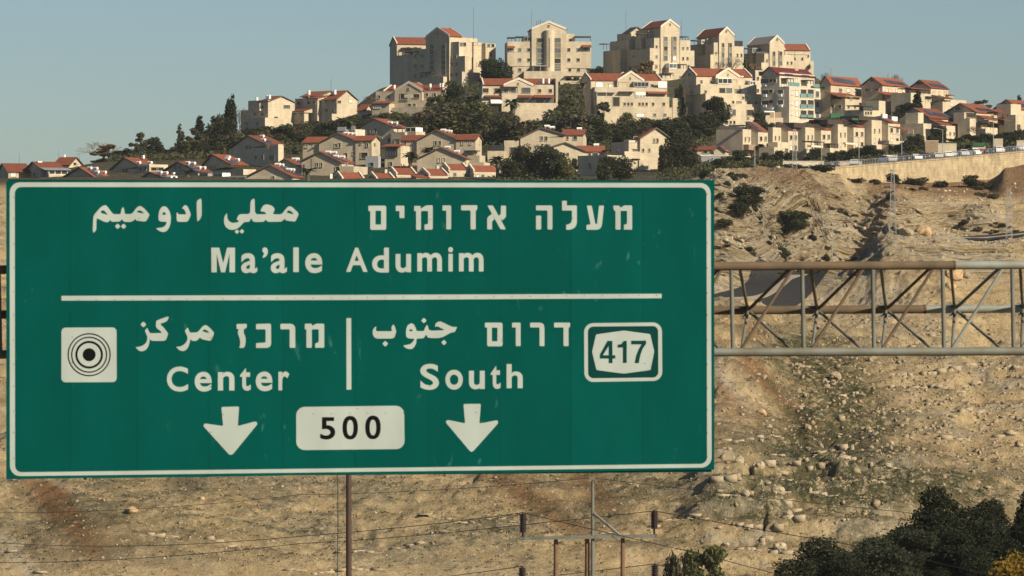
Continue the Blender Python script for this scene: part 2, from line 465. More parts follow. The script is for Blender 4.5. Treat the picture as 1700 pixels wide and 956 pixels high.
    gp = np.exp(-((px - 1400) / 90.0) ** 2 - ((row - 690) / 75.0) ** 2) + 0.8 * np.exp(-((px - 1350) / 70.0) ** 2 - ((row - 600) / 40.0) ** 2) \
        + 0.5 * np.exp(-((px - 1480) / 170.0) ** 2 - ((row - 800) / 40.0) ** 2) + 0.42 * np.exp(-((px - 1300) / 130.0) ** 2 - ((row - 770) / 90.0) ** 2) \
        + 0.35 * sstep(770, 800, row) + 0.35 * np.exp(-((px - 1290) / 90.0) ** 2 - ((row - 560) / 40.0) ** 2) + 0.5 * np.exp(-((px - 1225) / 50.0) ** 2 - ((row - 425) / 25.0) ** 2)
    green = np.clip(gp * 1.5 + 0.6 * n2 + 0.5 * n3 - 0.12, 0, 1) * slope * calm * (1 - 0.7 * cliff)
    ris = (1 - sstep(.16, .34, saw)) * low * sstep(-.25, .2, n2 + .1)
    green = np.clip(green + .8 * low * sstep(.3, .5, saw) * (1 - sstep(.7, .95, saw)) * sstep(-.1, .25, n2 + .3 * n3), 0, 1)
    olive = np.clip(.9 * np.exp(-((px - 1330) / 130.0) ** 2 - ((row - 735) / 55.0) ** 2) + .7 * np.exp(-((px - 1560) / 120.0) ** 2 - ((row - 770) / 40.0) ** 2) + .45 * np.exp(-((px - 300) / 180.0) ** 2 - ((row - 905) / 30.0) ** 2) + .6 * np.exp(-((px - 330) / 200.0) ** 2 - ((row - 800) / 22.0) ** 2) + .8 * np.exp(-((px - 1290) / 70.0) ** 2 - ((row - 545) / 40.0) ** 2) + .3 * sstep(.0, .35, n1 + .4 * n2) + .7 * sstep(.55, .9, fur) * sstep(-.2, .2, n2), 0, 1) * slope * calm * (1 - cliff)
    track = np.clip(vein(88, 795, 152, 850, 9) + vein(-8, 885, 70, 965, 22) + .9 * vein(1186, 600, 1240, 685, 14) + .7 * vein(1300, 560, 1200, 590, 14), 0, 1)
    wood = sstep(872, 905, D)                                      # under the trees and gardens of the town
    rock = np.clip(0.55 * sstep(0.05, 0.45, n2 + 0.5 * n3 - 0.25 * n1) * slope + 0.75 * cliff * sstep(0.2, 0.8, bed2 + 0.3 * n2), 0, 1)
    rock = np.clip(rock + ris + track + 1.1 * np.exp(-((px - 1420) / 60.0) ** 2 - ((row - 672) / 14.0) ** 2) * sstep(-.2, .2, n2) + .9 * np.exp(-((px - 1665) / 45.0) ** 2 - ((row - 650) / 45.0) ** 2) * sstep(0, .3, n2 + .3 * n3) + .8 * np.exp(-((px - 1450) / 70.0) ** 2 - ((row - 500) / 30.0) ** 2), 0, 1)
    strata = cliff
    return x, y, zz, soil, green, rock, wood, lip, strata, L, olive

def _hl(f):
    return _h(f.astype(np.int64), f.astype(np.int64) * 0, f.astype(np.int64) * 0, 77)

def gz(px, D):
    return float(ground(px, D)[2][0])

def on_ground(px, D, sink=0.1):
    x, y, z = ground(px, D)
    return Vector((float(x[0]), float(y[0]), float(z[0]) - sink))

cols = np.concatenate([np.linspace(-9000, -700, 26), np.linspace(-600, -20, 60), np.arange(-16, 1060, 6.0), np.arange(1060, 1760, 2.6), np.arange(1764, 2400, 12.0), np.linspace(2500, 10500, 26)])
rows_ = np.concatenate([np.array([2.0]), np.arange(20, 520, 25.0), np.arange(530, 600, 0.6), np.arange(600, 736, 0.75), np.arange(736, 826, 0.22), np.arange(826, 900, 1.0), np.arange(900, 1320, 5.0), np.arange(1330, 1720, 20.0), np.array([1800, 2000, 2500, 3500, 5000, 8000, 13000.0])])
PX, DD = np.meshgrid(cols, rows_)
gx, gy, gzv, g_soil, g_green, g_rock, g_wood, g_lip, g_strata, g_L, g_olive = ground(PX.ravel(), DD.ravel(), True)
nc, nr = len(cols), len(rows_)
idx = np.arange(nc * nr).reshape(nr, nc)
quads = np.stack([idx[:-1, :-1], idx[:-1, 1:], idx[1:, 1:], idx[1:, :-1]], -1).reshape(-1, 4)

def ground_mat():
    m = bpy.data.materials.new('hill_ground'); m.use_nodes = True
    n, l = m.node_tree.nodes, m.node_tree.links
    b = n['Principled BSDF']; b.inputs['Roughness'].default_value = 0.95; b.inputs['Specular IOR Level'].default_value = 0.1
    tc = n.new('ShaderNodeTexCoord')
    def noise(scale, det=6, rough=0.65, lo=0.35, hi=0.65, st=None):
        nz = n.new('ShaderNodeTexNoise'); nz.inputs['Scale'].default_value = scale
        nz.inputs['Detail'].default_value = det; nz.inputs['Roughness'].default_value = rough
        src = tc.outputs['Object']
        if st:
            mp = n.new('ShaderNodeMapping'); mp.inputs['Scale'].default_value = st
            l.new(src, mp.inputs[0]); src = mp.outputs[0]
        l.new(src, nz.inputs['Vector'])
        mr = n.new('ShaderNodeMapRange'); mr.inputs[1].default_value = lo; mr.inputs[2].default_value = hi
        l.new(nz.outputs[0], mr.inputs[0]); return mr.outputs[0]
    def mix(a, bb, f, bt='MIX'):
        mx = n.new('ShaderNodeMix'); mx.data_type = 'RGBA'; mx.blend_type = bt
        for s, v in ((6, a), (7, bb)):
            if isinstance(v, tuple): mx.inputs[s].default_value = (*v, 1)
            else: l.new(v, mx.inputs[s])
        if isinstance(f, float): mx.inputs[0].default_value = f
        else: l.new(f, mx.inputs[0])
        return mx.outputs[2]
    def attr(nm):
        a = n.new('ShaderNodeAttribute'); a.attribute_name = nm; return a.outputs['Fac']
    def mul(a, bb):
        x = n.new('ShaderNodeMath'); x.operation = 'MULTIPLY'; x.use_clamp = True
        for i, v in enumerate((a, bb)):
            if isinstance(v, float): x.inputs[i].default_value = v
            else: l.new(v, x.inputs[i])
        return x.outputs[0]
    c = mix((0.42, 0.312, 0.165), (0.58, 0.455, 0.27), noise(0.07, 10, 0.7))
    c = mix(c, (0.205, 0.16, 0.085), mul(noise(0.40, 10, 0.75, 0.48, 0.66), 0.8))
    c = mix(c, (0.50, 0.41, 0.285), mul(noise(0.33, 12, 0.8, 0.54, 0.66, (1, 1, 2.5)), 0.75))
    c = mix(c, (0.205, 0.155, 0.088), mul(attr('olive'), noise(0.30, 10, 0.75, 0.32, 0.52)))
    c = mix(c, (0.50, 0.435, 0.325), mul(attr('rock'), noise(0.7, 8, 0.7, 0.30, 0.52)))
    # bedded rock: colour runs along the layers
    sp = n.new('ShaderNodeSeparateXYZ'); l.new(tc.outputs['Object'], sp.inputs[0])
    cx = n.new('ShaderNodeCombineXYZ')
    for i_, (so_, k_) in enumerate(((sp.outputs[0], 0.12), (sp.outputs[1], 0.08), (attr('layer'), 4.2))):
        q_m = n.new('ShaderNodeMath'); q_m.operation = 'MULTIPLY'; q_m.inputs[1].default_value = k_
        l.new(so_, q_m.inputs[0]); l.new(q_m.outputs[0], cx.inputs[i_])
    bz = n.new('ShaderNodeTexNoise'); bz.inputs['Scale'].default_value = 1.0; bz.inputs['Detail'].default_value = 9; bz.inputs['Roughness'].default_value = 0.68
    l.new(cx.outputs[0], bz.inputs['Vector'])
    def rng_(lo, hi):
        mr = n.new('ShaderNodeMapRange'); mr.inputs[1].default_value = lo; mr.inputs[2].default_value = hi; l.new(bz.outputs[0], mr.inputs[0]); return mr.outputs[0]
    c = mix(c, (0.58, 0.50, 0.37), mul(attr('strata'), rng_(0.50, 0.58)))
    c = mix(c, (0.15, 0.11, 0.065), mul(attr('strata'), rng_(0.46, 0.39)))
    c = mix(c, (0.20, 0.105, 0.050), mul(attr('soil'), noise(0.5, 6, 0.7, 0.15, 0.42)))
    c = mix(c, (0.060, 0.062, 0.028), mul(attr('green'), noise(0.7, 10, 0.8, 0.38, 0.52)))
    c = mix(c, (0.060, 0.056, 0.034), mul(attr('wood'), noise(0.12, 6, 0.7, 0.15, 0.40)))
    # cracks in bare rock, pale chips, dry scrub: the fine grain of the slope
    c = mix(c, (0.13, 0.105, 0.065), mul(attr('rock'), noise(0.9, 8, 0.75, 0.56, 0.63, (1, 1, 1.8))))
    c = mix(c, (0.55, 0.465, 0.33), mul(noise(1.5, 6, 0.7, 0.585, 0.64), 0.75))
    c = mix(c, (0.135, 0.115, 0.06), mul(noise(1.0, 8, 0.75, 0.57, 0.64, (0.7, 1, 1.4)), 0.7))
    c = mix(c, (0.11, 0.095, 0.05), mul(noise(2.6, 4, 0.7, 0.58, 0.66), 0.6))
    l.new(c, b.inputs['Base Color'])
    bp = n.new('ShaderNodeBump'); bp.inputs['Strength'].default_value = 1.0; bp.inputs['Distance'].default_value = 0.5
    hb = n.new('ShaderNodeMath'); hb.operation = 'MULTIPLY_ADD'
    l.new(mul(attr('strata'), rng_(0.3, 0.7)), hb.inputs[0]); hb.inputs[1].default_value = 2.2; l.new(noise(1.6, 10, 0.75, 0.2, 0.8), hb.inputs[2])
    l.new(hb.outputs[0], bp.inputs['Height']); l.new(bp.outputs[0], b.inputs['Normal'])
    return m

M_GROUND = ground_mat()
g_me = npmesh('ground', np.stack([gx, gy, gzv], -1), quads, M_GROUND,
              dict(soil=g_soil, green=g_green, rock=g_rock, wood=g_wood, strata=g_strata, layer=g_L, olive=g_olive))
ground_o = bpy.data.objects.new('ground', g_me); COL.objects.link(ground_o)
tag(ground_o, 'dry rocky hillside falling from the town to the valley', None, None, 'structure')

# highway through the cut, laid on the road bed, with median kerb, edge line and guard rails
def along(line, step):
    out = []
    for (ax, ay), (bx, by) in zip(line[:-1], line[1:]):
        k = max(1, int(math.hypot(bx - ax, by - ay) / step))
        for i in range(k):
            t = i / k; out.append((ax + (bx - ax) * t, ay + (by - ay) * t))
    out.append(line[-1])
    for _ in range(6):
        out = [out[0]] + [((a[0] + 2 * b[0] + c[0]) / 4, (a[1] + 2 * b[1] + c[1]) / 4) for a, b, c in zip(out[:-2], out[1:-1], out[2:])] + [out[-1]]
    return out
HL = along(HWYW, 2.5)
NEARP = [i for i, (x_, y_) in enumerate(HL[:-1]) if 1100 < x_ / y_ * F + CX < 1262]
def road_pt(i, o, up):
    x, y = HL[i]
    a, b = HL[max(i - 1, 0)], HL[min(i + 1, len(HL) - 1)]
    dx, dy = b[0] - a[0], b[1] - a[1]; q = math.hypot(dx, dy)
    nx, ny = dy / q, -dx / q                      # to the right of travel
    X, Y = x + nx * o, y + ny * o
    z = float(zbase(X / Y * F + CX, Y)[0])
    return (X, Y, z + up)
def ribbon(name, offs, up, m, lab=None, kind=None, cat=None, thick=0.0):
    v, f = [], []
    k = len(offs)
    for i in range(len(HL)):
        for o in offs: v.append(road_pt(i, o, up))
    for i in range(len(HL) - 1):
        for j in range(k - 1): f.append((i * k + j, i * k + j + 1, (i + 1) * k + j + 1, (i + 1) * k + j))
    mb = MB(); mb.add(v, f)
    if thick:
        v2 = [(a, b, c - thick) for a, b, c in v]; n0 = len(mb.v); mb.v += v2
        for i in range(len(HL) - 1):
            for j in (0, k - 1): mb.f.append((i * k + j, (i + 1) * k + j, n0 + (i + 1) * k + j, n0 + i * k + j)); mb.mi.append(0)
    o = mb.build(name, m)
    return tag(o, lab, cat, None, kind)
ribbon('highway', [-7 + i for i in range(15)], 0.20, MATS['asphalt'], 'dark asphalt highway running through the rock cutting', 'structure')
ribbon('median_kerb', [-0.8, 0.8], 0.30, MATS['kerb'], 'pale raised kerb between the two carriageways', 'structure', thick=0.25)
def guard_rail(off, lab):
    r = empty('guard_rail', road_pt(0, off, 0.2))
    tag(r, lab, 'guard rail')
    b = MB(); p = MB(); o0 = Vector(r.location)
    for i in NEARP:
        a, c = Vector(road_pt(i, off, 0.75)) - o0, Vector(road_pt(i + 1, off, 0.75)) - o0
        b.hexa([a + Vector((0, 0, 0)), c, c + Vector((0.08, 0.05, 0)), a + Vector((0.08, 0.05, 0)),
                a + Vector((0, 0, .35)), c + Vector((0, 0, .35)), c + Vector((0.08, 0.05, .35)), a + Vector((0.08, 0.05, .35))])
        if i % 2 == 0:
            q = a - Vector((0, 0, 0.75)); p.box(q.x + .1, q.x + .2, q.y + .06, q.y + .16, q.z, q.z + 1.05)
    b.build('beam', MATS['metal_grey'], r)
    po = p.build('post', MATS['metal_grey'], r); po['kind'] = 'stuff'
guard_rail(-7.6, 'steel guard rail along the foot of the rock cutting')
# ------------------------------------------------------------------ overhead sign and its gantry
PSI = math.radians(10)
ST = Vector((math.cos(PSI), math.sin(PSI), 0)); SN = Vector((-math.sin(PSI), math.cos(PSI), 0))   # along, away
S0 = at(598, 545, 50.0)
def on_plane(px, row, off=0.0):
    """photo pixel -> (u, w) in the plane of the sign, `off` metres behind it"""
    d = Vector(((px - CX) / F, 1.0, -(row - CY) / F))
    t = (S0.dot(SN) + off) / d.dot(SN)
    p = d * t - S0
    return p.dot(ST), p.z
sign = empty('road_sign', S0, PSI)
tag(sign, 'big green overhead direction sign with white Hebrew, Arabic and Latin lettering', 'road sign')

def facemat(key, c, spec=0.4, rough=0.35, dirt=(0.9, 1.06), vary=0.0):
    """retroreflective sheeting: soft panel-to-panel tone, faint streaks and scuffs"""
    m = bpy.data.materials.new(key); m.use_nodes = True
    n, l = m.node_tree.nodes, m.node_tree.links
    b = n['Principled BSDF']; b.inputs['Roughness'].default_value = rough; b.inputs['Specular IOR Level'].default_value = spec
    tc = n.new('ShaderNodeTexCoord')
    nz = n.new('ShaderNodeTexNoise'); nz.inputs['Scale'].default_value = 1.1; nz.inputs['Detail'].default_value = 5
    mp = n.new('ShaderNodeMapping'); mp.inputs['Scale'].default_value = (2.2, 1, 0.8)
    l.new(tc.outputs['Object'], mp.inputs[0]); l.new(mp.outputs[0], nz.inputs['Vector'])
    mr = n.new('ShaderNodeMapRange'); mr.inputs[1].default_value = 0.3; mr.inputs[2].default_value = 0.7
    mr.inputs[3].default_value, mr.inputs[4].default_value = dirt
    l.new(nz.outputs[0], mr.inputs[0])
    val = mr.outputs[0]
    if vary:
        oi = n.new('ShaderNodeObjectInfo'); v = n.new('ShaderNodeMapRange')
        v.inputs[3].default_value, v.inputs[4].default_value = 1 - vary, 1 + vary
        l.new(oi.outputs['Random'], v.inputs[0])
        mu = n.new('ShaderNodeMath'); mu.operation = 'MULTIPLY'
        l.new(val, mu.inputs[0]); l.new(v.outputs[0], mu.inputs[1]); val = mu.outputs[0]
    hs = n.new('ShaderNodeHueSaturation'); hs.inputs['Color'].default_value = (*c, 1)
    l.new(val, hs.inputs['Value'])
    out = hs.outputs[0]
    if vary:                                           # scuffs worn into the green sheeting
        z2 = n.new('ShaderNodeTexNoise'); z2.inputs['Scale'].default_value = 5.0; z2.inputs['Detail'].default_value = 3
        m2 = n.new('ShaderNodeMapping'); m2.inputs['Scale'].default_value = (1.5, 1, 0.6); m2.inputs['Rotation'].default_value = (0, 0.4, 0)
        l.new(tc.outputs['Object'], m2.inputs[0]); l.new(m2.outputs[0], z2.inputs['Vector'])
        r2 = n.new('ShaderNodeMapRange'); r2.inputs[1].default_value = 0.655; r2.inputs[2].default_value = 0.75; r2.inputs[4].default_value = 0.7
        l.new(z2.outputs[0], r2.inputs[0])
        z3 = n.new('ShaderNodeTexNoise'); z3.inputs['Scale'].default_value = 0.55; z3.inputs['Detail'].default_value = 2
        l.new(tc.outputs['Object'], z3.inputs['Vector'])
        r3 = n.new('ShaderNodeMapRange'); r3.inputs[1].default_value = 0.47; r3.inputs[2].default_value = 0.60; l.new(z3.outputs[0], r3.inputs[0])
        m3 = n.new('ShaderNodeMath'); m3.operation = 'MULTIPLY'; l.new(r2.outputs[0], m3.inputs[0]); l.new(r3.outputs[0], m3.inputs[1])
        mx = n.new('ShaderNodeMix'); mx.data_type = 'RGBA'; mx.inputs[7].default_value = (0.05, 0.17, 0.14, 1)
        l.new(m3.outputs[0], mx.inputs[0]); l.new(out, mx.inputs[6]); out = mx.outputs[2]
    l.new(out, b.inputs['Base Color'])
    MATS[key] = m
facemat('sign_green', (0.0006, 0.059, 0.0515), spec=0.02, rough=0.5, vary=0.055)
facemat('sign_green_dark', (0.001, 0.034, 0.032), spec=0.05, rough=0.5)
facemat('sign_white', (0.310, 0.362, 0.350), spec=0.15, rough=0.5, dirt=(0.88, 1.05))
facemat('sign_black', (0.006, 0.006, 0.0065), spec=0.02, rough=0.7)
mat('rivet', (0.04, 0.05, 0.045), rough=0.5, metal=0.4)
mat('rust', (0.125, 0.085, 0.050), (0.072, 0.054, 0.034), scale=2.5, rough=0.9)
mat('galv', (0.135, 0.148, 0.132), (0.095, 0.090, 0.066), scale=2.5, rough=0.7)
mat('galv_light', (0.215, 0.232, 0.21), (0.15, 0.152, 0.128), scale=2.5, rough=0.7)

def flat(name, loops_list, m, proud, parent=sign, thick=0.001, label=None):
    """polygons (each a list of loops, outer first) given in photo pixels, set `proud` metres in front of the sheet"""
    mb = MB()
    for q, loops in enumerate(loops_list):
        yo = -proud - 0.0002 * (q % 5)
        pts = [[Vector((*on_plane(*p), 0)) for p in lp] for lp in loops]
        tri = tessellate_polygon(pts)
        flatp = [p for lp in pts for p in lp]
        vs = [(p.x, yo, p.y) for p in flatp]
        fs = []
        for a, b, c in tri:
            A, Bv, Cv = flatp[a], flatp[b], flatp[c]
            cr = (Bv.x - A.x) * (Cv.y - A.y) - (Bv.y - A.y) * (Cv.x - A.x)
            fs.append((a, b, c) if cr > 0 else (a, c, b))
        mb.add(vs, fs)
        o = 0
        for lp in pts:
            k = len(lp)
            vv = [(p.x, yo, p.y) for p in lp] + [(p.x, yo + thick, p.y) for p in lp]
            mb.add(vv, [(i, (i + 1) % k, k + (i + 1) % k, k + i) for i in range(k)])
    ob = mb.build(name, MATS[m], parent)
    if label: ob['label'] = label
    return ob

def rrect(c, r, n=6):
    """rounded quad: c = 4 corners (tl, tr, br, bl)"""
    out = []
    for i in range(4):
        p = Vector(c[i]); a = (Vector(c[i - 1]) - p).normalized() * r; b = (Vector(c[(i + 1) % 4]) - p).normalized() * r
        cen = p + a + b
        for k in range(n + 1):
            t = k / n * math.pi / 2
            out.append(tuple(cen - a * math.sin(t) - b * math.cos(t)))
    return out
def circ(x, y, r, n=48):
    return [(x + r * math.cos(2 * math.pi * k / n), y + r * math.sin(2 * math.pi * k / n)) for k in range(n)]
def soft(p, k=0.16):
    out = []
    for i in range(len(p)):
        a, b, c = p[i - 1], p[i], p[(i + 1) % len(p)]
        out.append((b[0] + (a[0] - b[0]) * k, b[1] + (a[1] - b[1]) * k))
        out.append((b[0] + (c[0] - b[0]) * k, b[1] + (c[1] - b[1]) * k))
    return out
def Z(ox, oy, s, pts): return [(ox + x / s, oy + y / s) for x, y in pts]
def dia(x, y, r): return [(x, y - r), (x + r, y), (x, y + r), (x - r, y)]

# ten upright sheets, each a hair out of plane with its neighbours
seams = [10.5, 117, 228, 347, 470, 590, 711, 830, 948, 1067, 1186]
top = lambda x: np.interp(x, [12, 1184], [300.5, 299.0])
bot = lambda x: np.interp(x, [12, 1184], [796.0, 780.0])
for i in range(10):
    xl, xr = seams[i] + (0.13 if i else 0), seams[i + 1] - (0.13 if i < 9 else 0)
    mb = MB()
    dj = [random.uniform(-.8, .8) for _ in range(4)]
    y0, y1 = random.uniform(0, 0.004), random.uniform(0, 0.004)
    (u0, w0), (u1, w1), (u2, w2), (u3, w3) = on_plane(xl, bot(xl) + dj[0]), on_plane(xr, bot(xr) + dj[1]), on_plane(xr, top(xr) + dj[2] * .5), on_plane(xl, top(xl) + dj[3] * .5)
    mb.hexa([(u0, y0, w0), (u1, y1, w1), (u1, y1 + .02, w1), (u0, y0 + .02, w0), (u3, y0, w3), (u2, y1, w2), (u2, y1 + .02, w2), (u3, y0 + .02, w3)])
    mb.build('panel', MATS['sign_green'], sign)
mb = MB(); (u0, w0), (u1, w1) = on_plane(14, 793), on_plane(1182, 303); mb.box(u0, u1, .021, .033, w0, w1); mb.build('backing_plate', MATS['sign_green_dark'], sign)
flat('border', [[rrect([(16, 302.5), (1179.8, 303.7), (1181.5, 776), (16.5, 790.5)], 17), rrect([(24.5, 310.3), (1172.8, 311.2), (1173.8, 769.8), (25, 784)], 11)]], 'sign_white', 0.0015)
flat('divider', [[[(102, 491), (560, 489.5), (1098.5, 487.5), (1098.5, 495), (560, 498), (102, 499)]], ], 'sign_white', 0.0015)
flat('divider', [[[(575, 528), (583, 528), (583.3, 646.5), (575.3, 647)]]], 'sign_white', 0.0015)

# Hebrew
h1 = (600, 320, 6.8)
ADUMIM = [[[(78,145),(280,145),(280,418),(100,418),(100,205),(78,205)], [(158,202),(222,202),(222,358),(158,358)]],
 [[(388,145),(485,145),(485,285),(430,285),(430,205),(388,205)]],
 [[(595,148),(668,148),(668,180),(715,150),(740,140),(805,140),(805,415),(712,418),(712,358),(752,350),(752,205),(672,205),(672,418),(617,418),(617,205),(595,205)]],
 [[(915,142),(1013,142),(1013,413),(958,413),(958,200),(915,200)]],
 [[(1125,140),(1308,140),(1308,185),(1290,205),(1290,413),(1232,413),(1232,198),(1125,198)]],
 [[(1422,143),(1485,143),(1632,413),(1570,413)]],
 [[(1575,145),(1632,145),(1632,268),(1618,288),(1582,318),(1548,258),(1572,242)]],
 [[(1420,413),(1475,413),(1475,325),(1503,295),(1472,238),(1432,268),(1420,290)]]]
h2 = (870, 320, 8.5)
MAALE = [[[(168,178),(400,178),(400,518),(330,518),(330,248),(168,248)]], [[(168,322),(242,322),(242,518),(168,518)]],
 [[(535,112),(603,112),(603,178),(745,178),(745,420),(735,460),(710,495),(670,515),(640,522),(595,522),(595,450),(640,440),(665,415),(675,380),(675,250),(535,250)]],
 [[(885,180),(955,180),(1005,440),(1030,440),(1058,180),(1128,180),(1098,455),(1085,490),(1060,512),(1030,522),(880,522),(880,455),(938,445)]],
 [[(1258,180),(1340,180),(1365,210),(1410,178),(1525,178),(1525,520),(1408,520),(1408,450),(1452,440),(1452,255),(1362,255),(1362,520),(1290,520),(1290,265),(1265,240)]]]
h3 = (380, 515, 9.444)
MERKAZ = [[[(120,215),(280,212),(280,270),(232,300),(232,350),(262,430),(262,500),(252,560),(230,590),(160,590),(172,560),(178,490),(165,430),(142,370),(142,330),(155,295),(120,295)]],
 [[(425,215),(660,208),(662,530),(650,560),(625,582),(590,590),(425,590),(425,515),(575,505),(575,298),(425,298)]],
 [[(808,212),(960,210),(1005,220),(1032,250),(1040,290),(1040,588),(952,588),(952,298),(808,298)]],
 [[(1190,210),(1300,210),(1300,245),(1370,210),(1495,210),(1495,588),(1352,588),(1352,520),(1408,500),(1408,298),(1300,298),(1300,588),(1215,588),(1215,300),(1190,298)]]]
h4 = (790, 515, 10.0)
DAROM = [[[(150,205),(443,205),(443,598),(188,598),(188,285),(150,285)], [(265,288),(358,288),(358,515),(265,515)]],
 [[(600,205),(743,205),(743,595),(662,595),(662,285),(600,285)]],
 [[(900,205),(1060,205),(1105,215),(1130,245),(1138,290),(1138,595),(1057,595),(1057,285),(900,285)]],
 [[(1298,205),(1565,205),(1565,270),(1538,295),(1538,595),(1455,595),(1455,285),(1298,285)]]]
for nm, z, L in (('hebrew_lettering', h1, ADUMIM), ('hebrew_lettering', h2, MAALE), ('hebrew_lettering', h3, MERKAZ), ('hebrew_lettering', h4, DAROM)):
    flat(nm, [[soft(Z(*z, lp), 0.06) for lp in g] for g in L], 'sign_white', 0.0015)
# Arabic
a1 = (140, 320, 8.095)
ADUMIM_AR = [[[(1508,108),(1575,68),(1578,300),(1560,350),(1518,390),(1512,300)]],
 [[(1308,215),(1345,165),(1385,175),(1435,290),(1390,390),(1260,390),(1240,370),(1240,265),(1255,265),(1262,290),(1370,290),(1352,240),(1330,212)]],
 [[(1000,370),(995,310),(1010,230),(1040,190),(1080,178),(1120,205),(1150,260),(1163,320),(1160,400),(1140,470),(1105,515),(1060,530),(1010,515),(960,480),(1000,470),(1050,465),(1090,440),(1110,390),(1040,388),(1010,380)],
  [(1045,295),(1055,265),(1072,258),(1090,270),(1095,297)]],
 [[(120,535),(112,500),(120,330),(135,290),(200,215),(240,178),(285,165),(310,185),(370,265),(390,285),(480,288),(490,270),(500,215),(522,190),(535,220),(545,285),(620,285),(650,270),(690,215),(720,185),(755,175),(800,205),(860,270),(876,298),(850,350),(825,388),(700,375),(685,350),(660,375),(620,392),(540,392),(500,355),(480,385),(370,390),(350,365),(310,398),(260,385),(190,350),(165,345),(162,420),(160,500),(125,535)],
  [(215,262),(235,237),(265,235),(318,298),(250,280)], [(705,250),(740,232),(770,245),(805,280),(715,265)]],
 [dia(448,450,38)], [dia(528,450,38)]]
a2 = (350, 320, 10.625)
MAALE_AR = [[[(285,360),(265,375),(240,420),(230,490),(240,560),(270,610),(320,645),(380,655),(450,640),(510,600),(560,545),(590,515),(680,510),(705,460),(715,450),(740,500),(770,515),(930,512),(970,470),(1000,512),(1240,510),(1280,480),(1300,455),(1330,490),(1480,508),(1500,490),(1550,380),(1530,340),(1440,255),(1400,235),(1360,245),(1310,300),(1260,365),(1220,380),(1095,378),(1125,300),(1120,270),(1080,230),(1010,205),(960,205),(915,235),(890,280),(875,325),(940,335),(970,355),(975,378),(780,378),(772,90),(700,140),(692,375),(500,375),(450,470),(500,495),(470,520),(420,530),(370,530),(310,490),(290,430)],
  [(1335,345),(1355,315),(1385,310),(1420,330),(1470,378),(1400,370)]], [dia(460,685,42)], [dia(548,680,44)]]
a3 = (210, 515, 10.625)
MERKAZ_AR = [[[(745,105),(735,160),(700,200),(590,240),(660,310),(730,400),(730,430),(690,540),(440,540),(410,505),(405,560),(385,640),(340,700),(280,725),(220,715),(155,650),(220,645),(290,620),(340,580),(365,530),(370,480),(350,420),(322,360),(365,310),(385,350),(410,405),(640,400),(520,305),(520,185),(610,150)]], [dia(298,250,54)],
 [[(1080,300),(1100,350),(1120,395),(1240,390),(1280,360),(1340,285),(1390,258),(1430,275),(1500,340),(1548,400),(1500,520),(1470,540),(1340,515),(1295,480),(1260,520),(1220,540),(1160,540),(1125,510),(1115,570),(1090,650),(1045,705),(990,722),(930,705),(870,645),(940,640),(1000,615),(1050,570),(1075,520),(1075,470),(1055,420),(1025,365)],
  [(1335,370),(1360,340),(1395,340),(1430,365),(1465,400),(1400,390)]]]
a4 = (605, 515, 10.0)
JANUB_AR = [[[(205,268),(165,285),(140,330),(135,380),(150,430),(180,460),(210,470),(490,470),(530,355),(510,290),(485,230),(450,275),(450,310),(458,348),(215,348),(190,335),(190,300)]], [dia(345,555,50)],
 [[(1170,285),(1180,225),(1210,195),(1260,185),(1310,205),(1420,260),(1480,278),(1540,275),(1500,360),(1440,370),(1390,395),(1310,440),(1230,462),(1060,462),(1020,400),(985,465),(865,470),(860,540),(835,600),(795,640),(740,645),(690,630),(640,585),(700,575),(750,565),(790,540),(820,500),(830,470),(730,468),(695,440),(688,370),(695,300),(720,245),(780,212),(825,240),(850,290),(868,345),(990,345),(1005,290),(1045,235),(1075,340),(1340,330),(1230,275),(1195,262)],
  [(738,345),(750,320),(770,312),(790,322),(805,350)]], [dia(987,170,47)], [dia(1320,535,47)]]
for z, L in ((a1, ADUMIM_AR), (a2, MAALE_AR), (a3, MERKAZ_AR), (a4, JANUB_AR)):
    flat('arabic_lettering', [[soft(Z(*z, lp), 0.15) for lp in g] for g in L], 'sign_white', 0.0015)

# Latin and figures: built-in font, each letter fitted to its own place on the sheet
_gl = {}
def glyph(ch, bold):
    if (ch, bold) in _gl: return _gl[(ch, bold)]
    cu = bpy.data.curves.new('glyph', 'FONT'); cu.body = ch; cu.offset = bold; cu.resolution_u = 6
    o = bpy.data.objects.new('glyph', cu); COL.objects.link(o)
    dg = bpy.context.evaluated_depsgraph_get(); dg.update()
    me = bpy.data.meshes.new_from_object(o.evaluated_get(dg))
    v = [tuple(p.co) for p in me.vertices]; f = [tuple(p.vertices) for p in me.polygons]
    bpy.data.objects.remove(o); bpy.data.curves.remove(cu); bpy.data.meshes.remove(me)
    _gl[(ch, bold)] = (v, f); return v, f
def lettering(name, chars, z, m, proud, bold=0.022, label=None):
    mb = MB()
    for ch, x0, x1, y0, y1 in chars:
        v, f = glyph(ch, bold)
        ax, bx = min(p[0] for p in v), max(p[0] for p in v); ay, by = min(p[1] for p in v), max(p[1] for p in v)
        out = []
        for p in v:
            px = z[0] + (x0 + (x1 - x0) * (p[0] - ax) / (bx - ax)) / z[2]
            py = z[1] + (y1 - (y1 - y0) * (p[1] - ay) / (by - ay)) / z[2]
            u, w = on_plane(px, py); out.append((u, -proud, w))
        mb.add(out, f)
        mb.add([(a, b + .0008, c) for a, b, c in out], [tuple(reversed(q)) for q in f])
    o = mb.build(name, MATS[m], sign)
    if label: o['label'] = label
flat('latin_lettering', [[Z(340, 400, 7.083, [(75,78),(170,78),(215,262),(262,78),(355,78),(355,368),(290,368),(290,150),(238,368),(190,368),(140,150),(140,368),(78,368)])]], 'sign_white', 0.0015)
lettering('latin_lettering', [('a',427,617,143,378),('\u2019',677,742,75,200),('a',775,965,143,378),('l',1040,1105,75,365),('e',1180,1382,143,378)], (340,400,7.083), 'sign_white', 0.0015)
